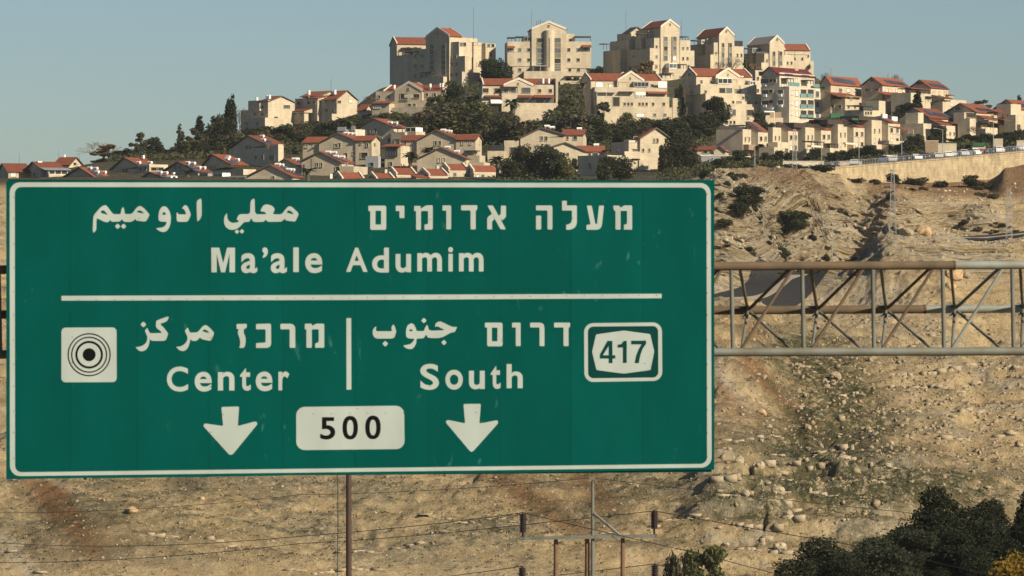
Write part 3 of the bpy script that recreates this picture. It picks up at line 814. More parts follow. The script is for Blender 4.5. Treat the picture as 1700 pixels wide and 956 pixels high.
lettering('latin_lettering', [('A',95,328,72,335),('d',378,560,72,342),('u',632,800,140,342),('m',868,1135,128,330),('i',1203,1256,65,330),('m',1320,1587,128,330)], (560,400,6.538), 'sign_white', 0.0015)
lettering('latin_lettering', [('C',120,370,130,425),('e',447,648,192,425),('n',720,915,192,412),('t',980,1107,145,415),('e',1165,1362,190,420),('r',1432,1560,188,410)], (260,590,7.083), 'sign_white', 0.0015)
lettering('latin_lettering', [('S',143,395,112,462),('o',480,715,192,460),('u',797,1010,205,455),('t',1090,1222,138,450),('h',1303,1520,115,440)], (680,590,8.095), 'sign_white', 0.0015)
pic = flat('pictogram', [[rrect([(102, 543.8), (193.5, 543.4), (193.8, 634.2), (101.8, 634.6)], 7)]], 'sign_white', 0.0015)
flat('rings', [[circ(148, 588.7, 10.8)], [circ(148, 588.7, 23), circ(148, 588.7, 19.4)], [circ(148, 588.7, 30), circ(148, 588.7, 27.9)], [circ(148, 588.7, 35.8), circ(148, 588.7, 33.8)]], 'sign_black', 0.003, pic)
rp = flat('route_plate', [[rrect([(969.5, 536.5), (1098.8, 535), (1099.6, 632), (970.2, 634.2)], 15), rrect([(975.8, 542), (1092.5, 541), (1093, 626.5), (976.3, 628)], 9)]], 'sign_white', 0.0015)
flat('plate_field', [[rrect([(975.6, 541.8), (1092.7, 540.8), (1093.2, 626.7), (976.1, 628.2)], 9)]], 'sign_green_dark', 0.001, rp)
flat('shield', [[soft(Z(960, 525, 7.967, [(235,240),(600,188),(950,235),(1005,465),(955,710),(600,758),(240,710),(182,470)]), 0.03)]], 'sign_white', 0.0035, rp)
n417 = Z3 = [[[(385,325),(450,325),(452,515),(490,515),(490,558),(452,558),(452,618),(402,618),(402,558),(285,558),(285,505)], [(402,392),(402,515),(325,515)]],
 [[(600,325),(640,325),(640,615),(590,615),(590,412),(520,412),(520,378),(570,365)]], [[(700,322),(897,322),(897,362),(850,430),(818,520),(800,618),(745,618),(765,520),(800,430),(838,370),(700,370)]]]
flat('number', [[Z(960, 525, 7.967, lp) for lp in g] for g in n417], 'sign_green_dark', 0.006)
flat('distance_plate', [[rrect([(491.7, 675.5), (670.8, 673.3), (671.8, 745.3), (491.9, 747.2)], 14)]], 'sign_white', 0.0015)
lettering('number', [('5',418,620,262,562)], (480,660,8.095), 'sign_black', 0.004, 0.018)
def zero(cx, cy, a, b_, p=2.35):
    return [(480 + (cx + a * math.copysign(abs(math.cos(t)) ** (2 / p), math.cos(t))) / 8.095, 660 + (cy + b_ * math.copysign(abs(math.sin(t)) ** (2 / p), math.sin(t))) / 8.095) for t in np.linspace(0, 2 * math.pi, 49)[:-1]]
flat('number', [[zero(821, 403, 103, 158), zero(821, 405, 44, 106)], [zero(1127, 399, 103, 158), zero(1127, 401, 44, 106)]], 'sign_black', 0.004)
flat('arrow', [[soft(Z(320, 660, 8.69, [(412,135),(668,128),(650,410),(890,346),(920,350),(932,385),(580,815),(545,828),(515,812),(152,412),(165,380),(185,374),(438,410)]), 0.05)]], 'sign_white', 0.0015)
flat('arrow', [[soft(Z(590, 510, 2.833, [(508,455),(590,454),(583,547),(660,532),(670,534),(671,546),(556,675),(546,680),(537,675),(426,543),(427,534),(436,530),(516,546)]), 0.05)]], 'sign_white', 0.0015)
rv = MB()
for i in range(11):
    xs = min(max(seams[i], 20), 1178)
    for r in np.linspace(325, 760, 12):
        u, w = on_plane(xs + (3 if i < 10 else -4), r + random.uniform(-3, 3)); rv.tube((u, -0.006, w), (u, 0.0, w), 0.006, n=6)
for xs in np.arange(40, 1170, 30.0):
    for r in (494, 686):
        u, w = on_plane(xs, r - (xs - 598) * .008); rv.tube((u, -0.0045, w), (u, 0.0, w), 0.006, n=6)
rvo = rv.build('rivet', MATS['rivet'], sign); rvo['kind'] = 'stuff'
bk = MB()
for x in (70, 300, 530, 760, 990, 1140):
    (u, w0), (_, w1) = on_plane(x, 785), on_plane(x, 305)
    bk.box(u - .03, u + .03, 0.034, 0.10, w0, w1)
bk.build('back_rail', MATS['galv'], sign)

# gantry: triangular truss of round tubes, two chords in front, one behind, on masts beyond both edges of the picture
OFF = 0.16
gantry = empty('sign_gantry', S0 + SN * OFF, PSI)
tag(gantry, 'rusty grey tubular steel truss spanning behind the green sign', 'gantry')
def gp(px, row, off=0.0):
    u, w = on_plane(px, row, OFF + off); return Vector((u, off, w))
UL, UR = -9.5, 16.5
def chord_line(a, b, off):
    p, q = gp(*a, off), gp(*b, off)
    f = lambda u: p + (q - p) * ((u - p.x) / (q.x - p.x))
    return f
BACK = 1.0
cT = chord_line((1186, 442), (1700, 439.6), 0.0)
cB = chord_line((1186, 584.6), (1700, 583), 0.0)
cM = chord_line((1186, 515.2), (1700, 512.2), BACK)
R = 0.053
def chord(name, f, segs, label=None):
    for k, (a, b, m) in enumerate(segs):
        mb = MB(); mb.tube(f(a), f(b), R, n=14)
        if abs(b) < 16: mb.tube(f(b) - Vector((.012, 0, 0)), f(b) + Vector((.012, 0, 0)), R * 1.12, n=14)
        o = mb.build(name, MATS[m], gantry, True)
        if m == 'rust': o['label'] = 'rust-brown length of the truss chord'
uT = on_plane(1584, 440, OFF)[0]; uM = on_plane(1535, 513, OFF + BACK)[0]
chord('top_chord', cT, [(UL, uT, 'rust'), (uT, UR, 'galv_light')])
chord('rear_chord', cM, [(UL, uM, 'rust'), (uM, UR, 'galv_light')])
chord('bottom_chord', cB, [(UL, UR, 'galv')])
step = on_plane(1331.6, 512, OFF)[0] - on_plane(1214, 512, OFF)[0]
u0 = on_plane(1214, 512, OFF)[0]
ks = range(int((UL - u0) / step) + 1, int((UR - u0) / step))
inview = lambda k: -1 <= k <= 5
hid = MB()
for k in ks:
    u = u0 + k * step
    a, b = cB(u + .02), cT(u)
    c, d = cB(u + .10), cT(u + step - .09)
    un = u + step * 0.5
    nd = cM(un)
    e1, e2 = cT(u + .10), cT(u + step - .12)
    e3, e4 = cB(u + .12), cB(u + step - .10)
    late = k >= 3
    items = [('upright', a, b, .026, 'galv'), ('diagonal', c, d, .020, 'galv_light' if late else 'rust'),
             ('rear_strut', e1, nd, .020, 'galv' if k != 1 else 'rust'), ('rear_strut', nd, e2, .020, 'galv' if late else 'rust'),
             ('rear_strut', e3, nd, .019, 'galv'), ('rear_strut', nd, e4, .018, 'galv')]
    for nm, p, q, r, m in items:
        if inview(k):
            mb = MB(); mb.tube(p, q, r, n=10); mb.build(nm, MATS[m], gantry, True)
        else: hid.tube(p, q, r, n=8)
    if inview(k):
        g = MB()
        for s_ in (-1, 1):
            for t_ in (-1, 1):
                g.hexa([nd + Vector((0, -R - .004, .02 * t_)), nd + Vector((.10 * s_, -R - .02, .06 * t_)), nd + Vector((.10 * s_, -R - .012, .06 * t_)), nd + Vector((0, -R + .004, .02 * t_)),
                        nd + Vector((0, -R - .004, .05 * t_)), nd + Vector((.08 * s_, -R - .02, .09 * t_)), nd + Vector((.08 * s_, -R - .012, .09 * t_)), nd + Vector((0, -R + .004, .05 * t_))])
        g.build('gusset', MATS['galv'], gantry)
o = hid.build('bracing', MATS['galv'], gantry, True); o['kind'] = 'stuff'
for u in (UL + .3, UR - .3):
    mb = MB()
    for o_ in (0.0, BACK):
        mb.tube((u, o_, -8.6), (u, o_, 1.2), 0.14, 0.12, 14)
    for w in np.arange(-8, 0.8, 1.0): mb.tube((u, 0, w), (u, BACK, w + .8), 0.04, n=8)
    mb.build('mast', MATS['galv'], gantry, True)
for x in (90, 340, 590, 840, 1090):
    u, w = on_plane(x, 440, OFF)
    for f in (cT, cB):
        mb = MB(); c = f(u); mb.box(u - .03, u + .03, c.y - .10, c.y, c.z - .05, c.z + .05)
        mb.build('clamp', MATS['galv'], gantry)
# ------------------------------------------------------------------ building kit: fronts and sides are laid out from what the photo shows, then given real depth
_J = [0]
class B:
    def __init__(s, name, label, cat, px, row, D, yaw, wall='stone', group=None):
        s.th = math.radians(yaw); s.row = row; s.D = D
        s.e = Vector((math.cos(s.th), math.sin(s.th), 0)); s.n = Vector((-math.sin(s.th), math.cos(s.th), 0))
        s.O = Vector(((px - CX) / F * D, D, 0)); s.z0 = -(row - CY) / F * D
        s.O.z = s.z0
        s.root = empty(name, s.O, s.th); tag(s.root, label, cat, group)
        s.w = MB(); s.wall = wall; s.planes = []
    def hit(s, px, v):
        k = (px - CX) / F
        t = (v + s.O.x * s.n.x + s.O.y * s.n.y) / (k * s.n.x + s.n.y)
        return (k * t - s.O.x) * s.e.x + (t - s.O.y) * s.e.y, t
    def side(s, px, u):
        k = (px - CX) / F
        t = (u + s.O.x * s.e.x + s.O.y * s.e.y) / (k * s.e.x + s.e.y)
        return (k * t - s.O.x) * s.n.x + (t - s.O.y) * s.n.y, t
    def z(s, row, t): return -(row - CY) / F * t - s.z0
    def ext(s, xl, xr, v, d, xs):
        (u0, t0), (u1, t1) = s.hit(xl, v), s.hit(xr, v)
        if xs is not None:
            d = abs(s.side(xs, u0 if xs < xl + 1 else u1)[0] - v); d = min(max(d, 0.5), 40)
        return u0, u1, d, (t0 + t1) / 2
    def eps(s):
        _J[0] += 1; return 0.004 * (_J[0] % 9)
    def box(s, xl, xr, yt, yb, v=0.0, d=8.0, xs=None):
        u0, u1, d, t = s.ext(xl, xr, v, d, xs); e = s.eps()
        zb = s.z(yb, t) - (4.0 if yb >= s.row - 2 else 0)
        s.w.box(u0 - e, u1 + e, v - e, v + d - e, zb, s.z(yt, t) + e)
        return s
    def part(s, name, m, xl, xr, yt, yb, v=0.0, d=1.0, xs=None, parent=None, label=None):
        u0, u1, d, t = s.ext(xl, xr, v, d, xs); e = s.eps()
        mb = MB(); mb.box(u0 - e, u1 + e, v - e, v + d, s.z(yb, t), s.z(yt, t))
        o = mb.build(name, MATS[m], parent or s.root)
        if label: o['label'] = label
        return o
    def win(s, x, y, w, h, v=0.0, k='d', name='window'):
        u0, t = s.hit(x - w / 2, v); u1, _ = s.hit(x + w / 2, v)
        z0, z1 = s.z(y + h / 2, t), s.z(y - h / 2, t)
        m = MB(); f = 0.07; p = 0.13
        m.box(u0 - f, u0, v - p, v + .05, z0, z1); m.box(u1, u1 + f, v - p, v + .05, z0, z1)
        m.box(u0 - f - .04, u1 + f + .04, v - p - .08, v + .05, z0 - .1, z0); m.box(u0 - f, u1 + f, v - p - .03, v + .05, z1, z1 + .09)
        W_ = m.build(name, MATS[s.wall], s.root)
        s.pane(MB(), W_, u0, u1, v - .03, v + .04, z0, z1, k)
        return s
    def pane(s, q, W_, a0, a1, b0, b1, z0, z1, k):
        q.box(a0, a1, b0, b1, z0, z1)
        return q.build('shutter' if k in 'wb' else 'pane', MATS[{'d': 'glass_dark', 'g': 'glass_grey', 'w': 'shutter', 'o': 'opening', 'b': 'white', 's': 'spandrel'}[k]], W_)  # key o is no glass: a dark sheet painted as a shaded opening
    def wins(s, xs, ys, w, h, v=0.0, k='d'):
        n = 0
        for y in ys:
            for x in xs:
                s.win(x, y, w, h, v, k[n % len(k)]); n += 1
        return s
    def sw(s, corner, v, x, y, w, h, k='d'):
        """window in the visible side wall whose front corner stands at photo column `corner`, set back v; w in metres"""
        u, _ = s.hit(corner, v)
        vv, t = s.side(x, u); sg = -1 if s.th > 0 else 1
        z0, z1 = s.z(y + h / 2, t), s.z(y - h / 2, t)
        a, b = vv - w / 2, vv + w / 2; f = .07
        m = MB()
        o0, o1 = (u - .13, u + .04) if sg < 0 else (u - .04, u + .13)
        m.box(o0, o1, a - f, a, z0, z1); m.box(o0, o1, b, b + f, z0, z1)
        m.box(o0 - .05, o1 + .05, a - f, b + f, z0 - .1, z0); m.box(o0, o1, a - f, b + f, z1, z1 + .09)
        W_ = m.build('window', MATS[s.wall], s.root)
        p0, p1 = (u - .03, u + .02) if sg < 0 else (u - .02, u + .03)
        s.pane(MB(), W_, p0, p1, a, b, z0, z1, k); return s
    def slab(s, pts, mb, th=0.16):
        a = [Vector(p) for p in pts]
        n = (a[1] - a[0]).cross(a[3] - a[0]).normalized()
        if n.z < 0: n = -n
        mb.hexa(a + [p + n * th for p in a])
        return n
    def plane(s, p, n):
        R_ = Matrix.Rotation(s.th, 3, 'Z'); s.planes.append((R_ @ Vector(p) + s.O, R_ @ Vector(n)))
    def gu(s, xl, xr, ye, yr, v=0.0, d=8.0, xs=None, m='tile', ov=0.3, trim=False, wall=True, name='roof'):
        """ridge runs along the front"""
        u0, u1, d, t = s.ext(xl, xr, v, d, xs); e = s.eps()
        ze, zr = s.z(ye, t), s.z(yr, t + d / 2 * s.n.y)
        vm = v + d / 2; k = (zr - ze) / (d / 2); o = ov
        mb = MB()
        n1 = s.slab([(u0 - o, v - o, ze - o * k), (u1 + o, v - o, ze - o * k), (u1 + o, vm, zr), (u0 - o, vm, zr)], mb)
        s.slab([(u1 + o, v + d + o, ze - o * k), (u0 - o, v + d + o, ze - o * k), (u0 - o, vm, zr + .002), (u1 + o, vm, zr + .002)], mb)
        r = mb.build(name, MATS[m], s.root); s.plane((u0, v, ze + .16), n1)
        if wall:
            for a, b in ((u0 + .03 + e, u1 - .03 - e),):
                s.w.add([(a, v + .02, ze - .3), (a, v + d - .02, ze - .3), (a, vm, zr - .02), (b, v + .02, ze - .3), (b, v + d - .02, ze - .3), (b, vm, zr - .02)],
                        [(0, 2, 1), (3, 4, 5), (0, 1, 4, 3), (1, 2, 5, 4), (2, 0, 3, 5)])
        if trim:
            for u in (u0, u1):
                q = MB()
                for va, za, vb, zb in ((v - .05, ze, vm, zr), (v + d + .05, ze, vm, zr)):
                    q.hexa([(u - .18, va, za - .25), (u + .18, va, za - .25), (u + .18, vb, zb - .25), (u - .18, vb, zb - .25),
                            (u - .18, va, za + .42), (u + .18, va, za + .42), (u + .18, vb, zb + .42), (u - .18, vb, zb + .42)])
                q.build('gable_coping', MATS['coping'], s.root)
        else:
            for u in (u0 - o - .09, u1 + o + .01):
                q = MB()
                for va, za, vb, zb in ((v - o - .05, ze - o * k, vm, zr), (v + d + o + .05, ze - o * k, vm, zr)):
                    q.hexa([(u, va, za - .06), (u + .08, va, za - .06), (u + .08, vb, zb - .06), (u, vb, zb - .06), (u, va, za + .15), (u + .08, va, za + .15), (u + .08, vb, zb + .15), (u, vb, zb + .15)])
                q.build('bargeboard', MATS['fascia'], r)
        return s
    def gv(s, xl, xr, ye, ya, v=0.0, d=8.0, xs=None, m='tile', ov=0.35, trim=False, yer=None, ax=None, name='roof'):
        """gable faces the front, ridge runs back"""
        u0, u1, d, t = s.ext(xl, xr, v, d, xs); e = s.eps()
        um = s.hit(ax, v)[0] if ax else (u0 + u1) / 2
        ze, za = s.z(ye, t), s.z(ya, t); z2 = s.z(yer, t) if yer else ze
        o = ov; mb = MB()
        kl = (za - ze) / (um - u0); kr = (za - z2) / (u1 - um)
        fo = 0.0 if trim else o
        s.slab([(u0 - o, v + d + fo, ze - o * kl), (u0 - o, v - fo, ze - o * kl), (um, v - fo, za), (um, v + d + fo, za)], mb)
        n2 = s.slab([(u1 + o, v - fo, z2 - o * kr), (u1 + o, v + d + fo, z2 - o * kr), (um, v + d + fo, za + .002), (um, v - fo, za + .002)], mb)
        r = mb.build(name, MATS[m], s.root)
        s.plane((u1, v, z2 + .16), n2)
        a = (um - u0) ; 
        nl = Vector((-(za - ze), 0, um - u0)).normalized(); s.plane((u0, v, ze + .16), nl)
        s.w.add([(u0 + .02, v + e, ze - .3), (u1 - .02, v + e, z2 - .3), (um, v + e, za - .02), (u0 + .02, v + d - e, ze - .3), (u1 - .02, v + d - e, z2 - .3), (um, v + d - e, za - .02)],
                [(0, 1, 2), (3, 5, 4), (0, 3, 4, 1), (1, 4, 5, 2), (2, 5, 3, 0)])
        lo, hi, th_ = (-.25, .40, .18) if trim else (-.10, .18, .10)
        for vv in (v - fo, v + d + fo):
            q = MB(); va = vv - th_ if vv < v + d / 2 else vv
            for ua, z_a, ub, zb in ((u0 - (0 if trim else o), ze - (0 if trim else o * kl), um, za), (u1 + (0 if trim else o), z2 - (0 if trim else o * kr), um, za)):
                q.hexa([(ua, va, z_a + lo), (ub, va, zb + lo), (ub, va + th_, zb + lo), (ua, va + th_, z_a + lo), (ua, va, z_a + hi), (ub, va, zb + hi), (ub, va + th_, zb + hi), (ua, va + th_, z_a + hi)])
            if trim: q.build('gable_coping', MATS['coping'], s.root)
            else: q.build('bargeboard', MATS['fascia'], r)
        return s
    def lean(s, xl, xr, ye, yr, v=0.0, d=4.0, xs=None, m='tile', ov=0.15, wall=True, name='roof', th=0.16):
        """single slope rising to the back"""
        u0, u1, d, t = s.ext(xl, xr, v, d, xs); e = s.eps()
        ze, zr = s.z(ye, t), s.z(yr, t + d * s.n.y); k = (zr - ze) / d
        mb = MB()
        n = s.slab([(u0 - ov, v - ov, ze - ov * k), (u1 + ov, v - ov, ze - ov * k), (u1 + ov, v + d, zr), (u0 - ov, v + d, zr)], mb, th)
        mb.build(name, MATS[m], s.root); s.plane((u0, v, ze + th), n)
        if wall:
            s.w.add([(u0 + .02 + e, v + .02, ze - .4), (u1 - .02 - e, v + .02, ze - .4), (u1 - .02 - e, v + d - .02, ze - .4), (u0 + .02 + e, v + d - .02, ze - .4),
                     (u0 + .02 + e, v + .02, ze), (u1 - .02 - e, v + .02, ze), (u1 - .02 - e, v + d - .02, zr), (u0 + .02 + e, v + d - .02, zr)],
                    [(3,2,1,0),(4,5,6,7),(0,1,5,4),(1,2,6,5),(2,3,7,6),(3,0,4,7)])
        return s
    def on_roof(s, px, row, i=None):
        d = Vector(((px - CX) / F, 1.0, -(row - CY) / F))
        if i is None:
            P = max(s.planes[-2:] if len(s.planes) > 1 else s.planes, key=lambda q: -q[1].dot(Vector((0, 1, 0))))
        else: P = s.planes[i]
        t = P[0].dot(P[1]) / d.dot(P[1])
        return d * t, P[1]
    def tanks(s, pts, i=None):
        Ri = Matrix.Rotation(-s.th, 3, 'Z')
        for px, row in pts:
            p, n = s.on_roof(px, row + 2, i)
            q = Ri @ (p - s.O) + Vector((0, 0, .32))
            mb = MB(); mb.tube((q.x - .62, q.y, q.z), (q.x + .62, q.y, q.z), .30, n=10)
            for o in (-.4, .4): mb.box(q.x + o - .04, q.x + o + .04, q.y - .2, q.y + .2, q.z - .5, q.z - .2)
            mb.build('water_tank', MATS['white'], s.root, True)
        return s
    def stand(s, pts, h=1.5, r=.36, v=1.0):
        for px, row in pts:
            u, t = s.hit(px, v); z = s.z(row, t)
            mb = MB(); mb.tube((u, v, z), (u, v, z + h), r, n=10); mb.tube((u, v, z - .8), (u, v, z), .06, n=5)
            mb.build('water_tank', MATS['white'], s.root, True)
        return s
    def panels(s, pts, w=2.0, h=1.1, i=None):
        Ri = Matrix.Rotation(-s.th, 3, 'Z')
        for px, row in pts:
            p, n = s.on_roof(px, row, i)
            q = Ri @ (p - s.O); nn = (Ri @ n).normalized()
            a = Vector((0, 0, 1)).cross(nn).normalized(); b = nn.cross(a)
            c = q + nn * .10
            base = [c - a * w / 2 - b * h / 2, c + a * w / 2 - b * h / 2, c + a * w / 2 + b * h / 2, c - a * w / 2 + b * h / 2]
            mb = MB(); mb.hexa(base + [x + nn * .08 for x in base]); mb.build('solar_panel', MATS['solar'], s.root)
        return s
    def pergola(s, xl, xr, yt, yb, v=-2.0, d=2.0, m='dark_wood', name='pergola', th=.22, n=3):
        u0, u1, d, t = s.ext(xl, xr, v, d, None); e = s.eps()
        zt, zb = s.z(yt, t), s.z(yb, t)
        q = MB(); q.box(u0 - e, u1 + e, v - e, v + d - .05, zt - th, zt + e)
        r = q.build(name, MATS[m], s.root)
        for i in range(n):
            u = u0 + .08 + (u1 - u0 - .16) * i / (n - 1)
            q = MB(); q.box(u - .07, u + .07, v + .02, v + .16, zb, zt - th); q.build('post', MATS[m], r)
        return s
    def glazed(s, xl, xr, yt, yb, n, v=-0.3, d=1.5, fm='white', gm='glass_grey', name='enclosed_balcony'):
        """balcony closed in with a row of panes"""
        u0, u1, d, t = s.ext(xl, xr, v, d, None); e = s.eps()
        z0, z1 = s.z(yb, t), s.z(yt, t); f = .10
        q = MB(); q.box(u0, u1, v - e, v + d, z1 - .18, z1); q.box(u0, u1, v - e, v + d, z0, z0 + .15); q.box(u0, u0 + f, v - e, v + d, z0, z1); q.box(u1 - f, u1, v - e, v + d, z0, z1)
        for i in range(1, n):
            u = u0 + (u1 - u0) * i / n; q.box(u - f / 2, u + f / 2, v - e, v + .12, z0 + .15, z1 - .18)
        r = q.build(name, MATS[fm], s.root)
        for i in range(n):
            a, b = u0 + (u1 - u0) * i / n + f, u0 + (u1 - u0) * (i + 1) / n - f
            q = MB(); q.box(a, b, v + .05, v + .09, z0 + .15, z1 - .18); q.build('pane', MATS[gm], r)
        return s
    def mast(s, px, y0, y1, v=4.0, r=.05):
        u, t = s.hit(px, v); mb = MB(); mb.tube((u, v, s.z(y1, t)), (u, v, s.z(y0, t)), r, r * .6, 6)
        mb.build('antenna', MATS['metal_dark'], s.root); return s
    def done(s):
        if s.w.v: s.w.build('wall', MATS[s.wall], s.root)
        return s
# ------------------------------------------------------------------ towers on the crest
TW = 'apartment_tower'
b = B(TW, 'shaded stone tower at left end of the crest, peaked centre bay, dark stair glazing', 'apartment tower', 726, 137, 1235, -43)
b.box(652, 686, 91.5, 137, .3, 11).box(685, 708, 81.5, 137, .1, 11).box(667, 686, 86, 92, 2.5, 6)
b.box(707, 746, 62, 137, -.4, 12).gv(707, 746, 60.6, 46.3, -.4, xs=767, trim=True)
b.box(745, 772, 93.5, 137, .2, xs=783).box(746, 762, 69.5, 94, .3, xs=784).box(776, 786, 70, 137, 6.5, xs=801).box(797, 806, 72, 137, 10, xs=823)
b.box(760, 767, 119, 150, -1.2, xs=778).box(778, 784, 120, 150, 3.0, xs=797).box(700, 736, 128, 140, -2.5, xs=742)
for x in (717.3, 736.8):
    for k in range(6): b.win(x, 78 + k * 8.6, 6.6, 7.0, -.4, 'ddg'[k % 3], 'stair_window')
b.wins([690, 701], [93.4, 109.7, 126.5], 3.6, 5, .1, 'd').wins([750, 758.5], [106.5, 123.5], 3.6, 5, .2, 'd').wins([749, 757], [94.5], 3, 4, .2, 'g')
b.win(726.5, 56.5, 2, 2.6, -.4, 'o', 'gable_vent')
b.pergola(698, 716.5, 119.5, 130, -2.2, 2.4, 'metal_dark'); b.pergola(672, 694, 85.6, 92, -.2, 3.0, 'dark_wood')
b.sw(745, -.4, 752, 65, 1.5, 3.6, 'd'); b.sw(762, .3, 765.5, 73.5, 1.2, 6, 'g'); b.sw(762, .3, 771, 73.5, 1.2, 6, 'd'); b.sw(786, 6.5, 789, 72.5, 1.4, 4, 'd'); b.sw(786, 6.5, 796, 72.5, 1.6, 4, 'g'); b.sw(806, 10, 811, 75.5, 1.2, 5, 'g'); b.sw(806, 10, 818, 75.5, 1.2, 5, 'd')
b.sw(786, 6.5, 793, 107, 1.2, 5, 'd').sw(806, 10, 814, 91, 1.2, 5, 'd').sw(784, 3, 788, 140, 1.2, 5, 'd')
b.mast(786, 11, 66, 8).done()

b = B(TW, 'low red-roofed wing standing behind the left shoulder of the shaded left tower', 'apartment building', 684, 137, 1262, 14)
b.box(659, 712, 73, 137, 0, 10).gu(659, 712, 73.2, 62.5, 0, 10, trim=True).wins([678, 690], [80], 4, 4, 0, 'd'); b.pergola(668, 700, 79, 88, -1.5, 1.8); b.done()

b = B(TW, 'tall sunlit tower with a round stair cylinder and aerials on its gable', 'apartment tower', 911, 131, 1232, 4)
b.box(882.7, 940, 48.4, 131, 0, 14).gv(882.7, 940, 48.2, 36.3, 0, 14, trim=True)
b.box(842.6, 884, 69, 110, .5, 12).box(851, 884, 100, 137, .7, 11).box(939, 981.5, 69, 113, .5, 12).box(939, 973, 100, 137, .7, 11).box(939.5, 953.7, 56, 70, 2.5, 6).box(868, 882, 60, 70, 3.5, 5)
b.box(870, 939, 118.3, 137, -3.2, 4).box(930, 973, 134, 152, -4.6, 6)
u0, t = b.hit(903, 0); u1, _ = b.hit(920.4, 0); q = MB(); uc = (u0 + u1) / 2; q.tube((uc, -.15, b.z(119, t)), (uc, -.15, b.z(50.7, t)), (u1 - u0) / 2, n=28)
q.build('stair_cylinder', MATS['stone'], b.root, True)
u, t = b.hit(911.3, 0); q = MB(); q.box(uc - .22, uc + .02, -.15 - (u1 - u0) / 2 - .02, 0, b.z(112, t), b.z(63.5, t)); q.build('stair_slot', MATS['glass_dark'], b.root)
for x, w in ((897, 10.5), (925.5, 10.5)):
    for k, r in enumerate((67, 75.5, 84, 92.5, 101, 109.5)):
        b.win(x, r, w, 7.4, 0, 'dsgsgs'[k] if x < 900 else 'gsgsds'[k], 'stair_window')
b.win(911, 43, 2.8, 2.8, 0, 'o', 'gable_vent')
b.wins([863, 878], [82.7, 99.4], 4.8, 5.2, .5, 'gd').wins([863, 878], [116], 4.8, 5.2, .7, 'g').wins([944.5, 960], [82.5, 99.3], 4.8, 5.2, .5, 'dgdd').wins([946, 960.5], [115.8], 4.6, 5.2, .7, 'd').win(947, 66.3, 4, 4.2, 2.5, 'd')
b.glazed(844.5, 854.5, 80, 85, 2, .2, .8); b.win(974, 81.5, 11, 6, .5, 'd'); b.lean(967.5, 981, 78.4, 75.2, -.7, 1.2, m='tile', wall=False, name='awning'); b.lean(843, 854, 79.8, 77, -.5, 1.0, m='tile', wall=False, name='awning')
b.pergola(843, 855.5, 61.5, 69, .7, 5, 'metal_dark'); b.pergola(856, 867.5, 60.3, 69, .7, 5, 'metal_dark'); b.glazed(869.5, 882, 60.5, 68.5, 2, .6, 4, 'metal_grey', 'glass_dark'); b.pergola(954, 981, 60, 69, .7, 5, 'metal_dark', n=2)
b.pergola(884.5, 910, 108.6, 118, -3.0, 3.0, 'metal_grey'); b.wins([892, 902], [113.5], 6, 7, 0, 'dg'); b.win(925.5, 114.5, 11, 6.5, 0, 'g')
b.pergola(938, 966, 125.8, 134, -4.5, 4, 'dark_wood', n=4); b.wins([944, 957], [130.5], 9, 6, -.1, 'o'); b.wins([938, 955], [148], 5, 6, -4.6, 'dg')
for x, y in ((891, 35), (894.5, 33.5), (897.5, 32), (901, 34.5), (904, 34), (917.5, 34), (919.5, 36.5)): b.mast(x, y, 48, 3.5, .09)
b.mast(882.5, 17, 60, 6, .04).done()

b = B(TW, 'broad sunlit tower right of the cylinder tower, twin stair strips and stepped side', 'apartment tower', 1112, 116, 1228, 25)
b.box(1096.7, 1128, 46.5, 116, -.3, 16).gv(1096.7, 1128, 45, 33.2, -.3, xs=1066, trim=True)
b.box(1079, 1103, 80, 107, 0, xs=1044.6).box(1083.5, 1103, 100, 122, .1, 14).box(1086, 1102, 63, 81, .1, xs=1072).box(1065, 1074, 63, 81, 7.5, 4).box(1076.6, 1084.5, 51.2, 64, 5.2, 3.2)
b.box(1044, 1062, 66, 122, 16, xs=1013).box(1030, 1048, 82, 122, 17.5, xs=1001.5).box(1048, 1060, 54, 68, 18, xs=1024.5).gv(1046, 1070, 54, 45, 18, xs=1036, m='metal_dark')
b.box(1129, 1146, 67, 108, .3, 12).box(1144, 1152.6, 84, 110, .5, 9).box(1129, 1141, 100, 125, .4, 9)
b.box(1110.5, 1141, 114, 138, -3, 4.5).box(1100, 1120, 122, 140, -4, 6)
for x, w in ((1105, 6), (1120, 5.4)):
    for k, r in enumerate((64.5, 72.5, 80.5, 88.5, 96.5)): b.win(x, r, w, 7.2, -.3, 'gsdsg'[k] if x < 1110 else 'gsgsw'[k], 'stair_window')
b.win(1112.4, 40.5, 1.9, 3.6, -.3, 'o', 'gable_vent'); b.part('downpipe', 'metal_dark', 1115.2, 1115.9, 61, 105, -.4, .12)
b.wins([1090, 1098], [77.5], 2.8, 4.6, .1, 'd').wins([1090, 1098], [94, 110.5], 2.8, 4.2, .0, 'g').wins([1134, 1141.5], [80], 2.8, 4.2, .3, 'g').wins([1134, 1141.5], [97], 2.8, 5, .3, 'd')
b.sw(1079, 0, 1052, 93.5, 1.6, 4, 'g').sw(1044, 16, 1024, 80, 2.4, 5, 'd').sw(1044, 16, 1024, 95.5, 2.4, 5, 'd')
b.glazed(1111, 1124, 105, 113.5, 2, -2.8, 2.6); b.pergola(1125, 1140, 106, 114, -2.8, 2.6, 'dark_wood', n=4); b.pergola(1001.5, 1013, 72, 82, 19, 3, 'metal_dark'); b.pergola(1102, 1118, 120.5, 126, -5, 1.5, 'metal_dark'); b.pergola(1060, 1076, 55.5, 63, 5.5, 2.5, 'dark_wood')
b.pergola(1128.5, 1143, 60, 67, .5, 5, 'dark_wood', n=4)
b.wins([1130, 1136], [129], 4, 5, -3, 'g'); b.mast(1039, 16, 60, 18, .05).mast(1131.5, 32, 62, 6, .05).done()

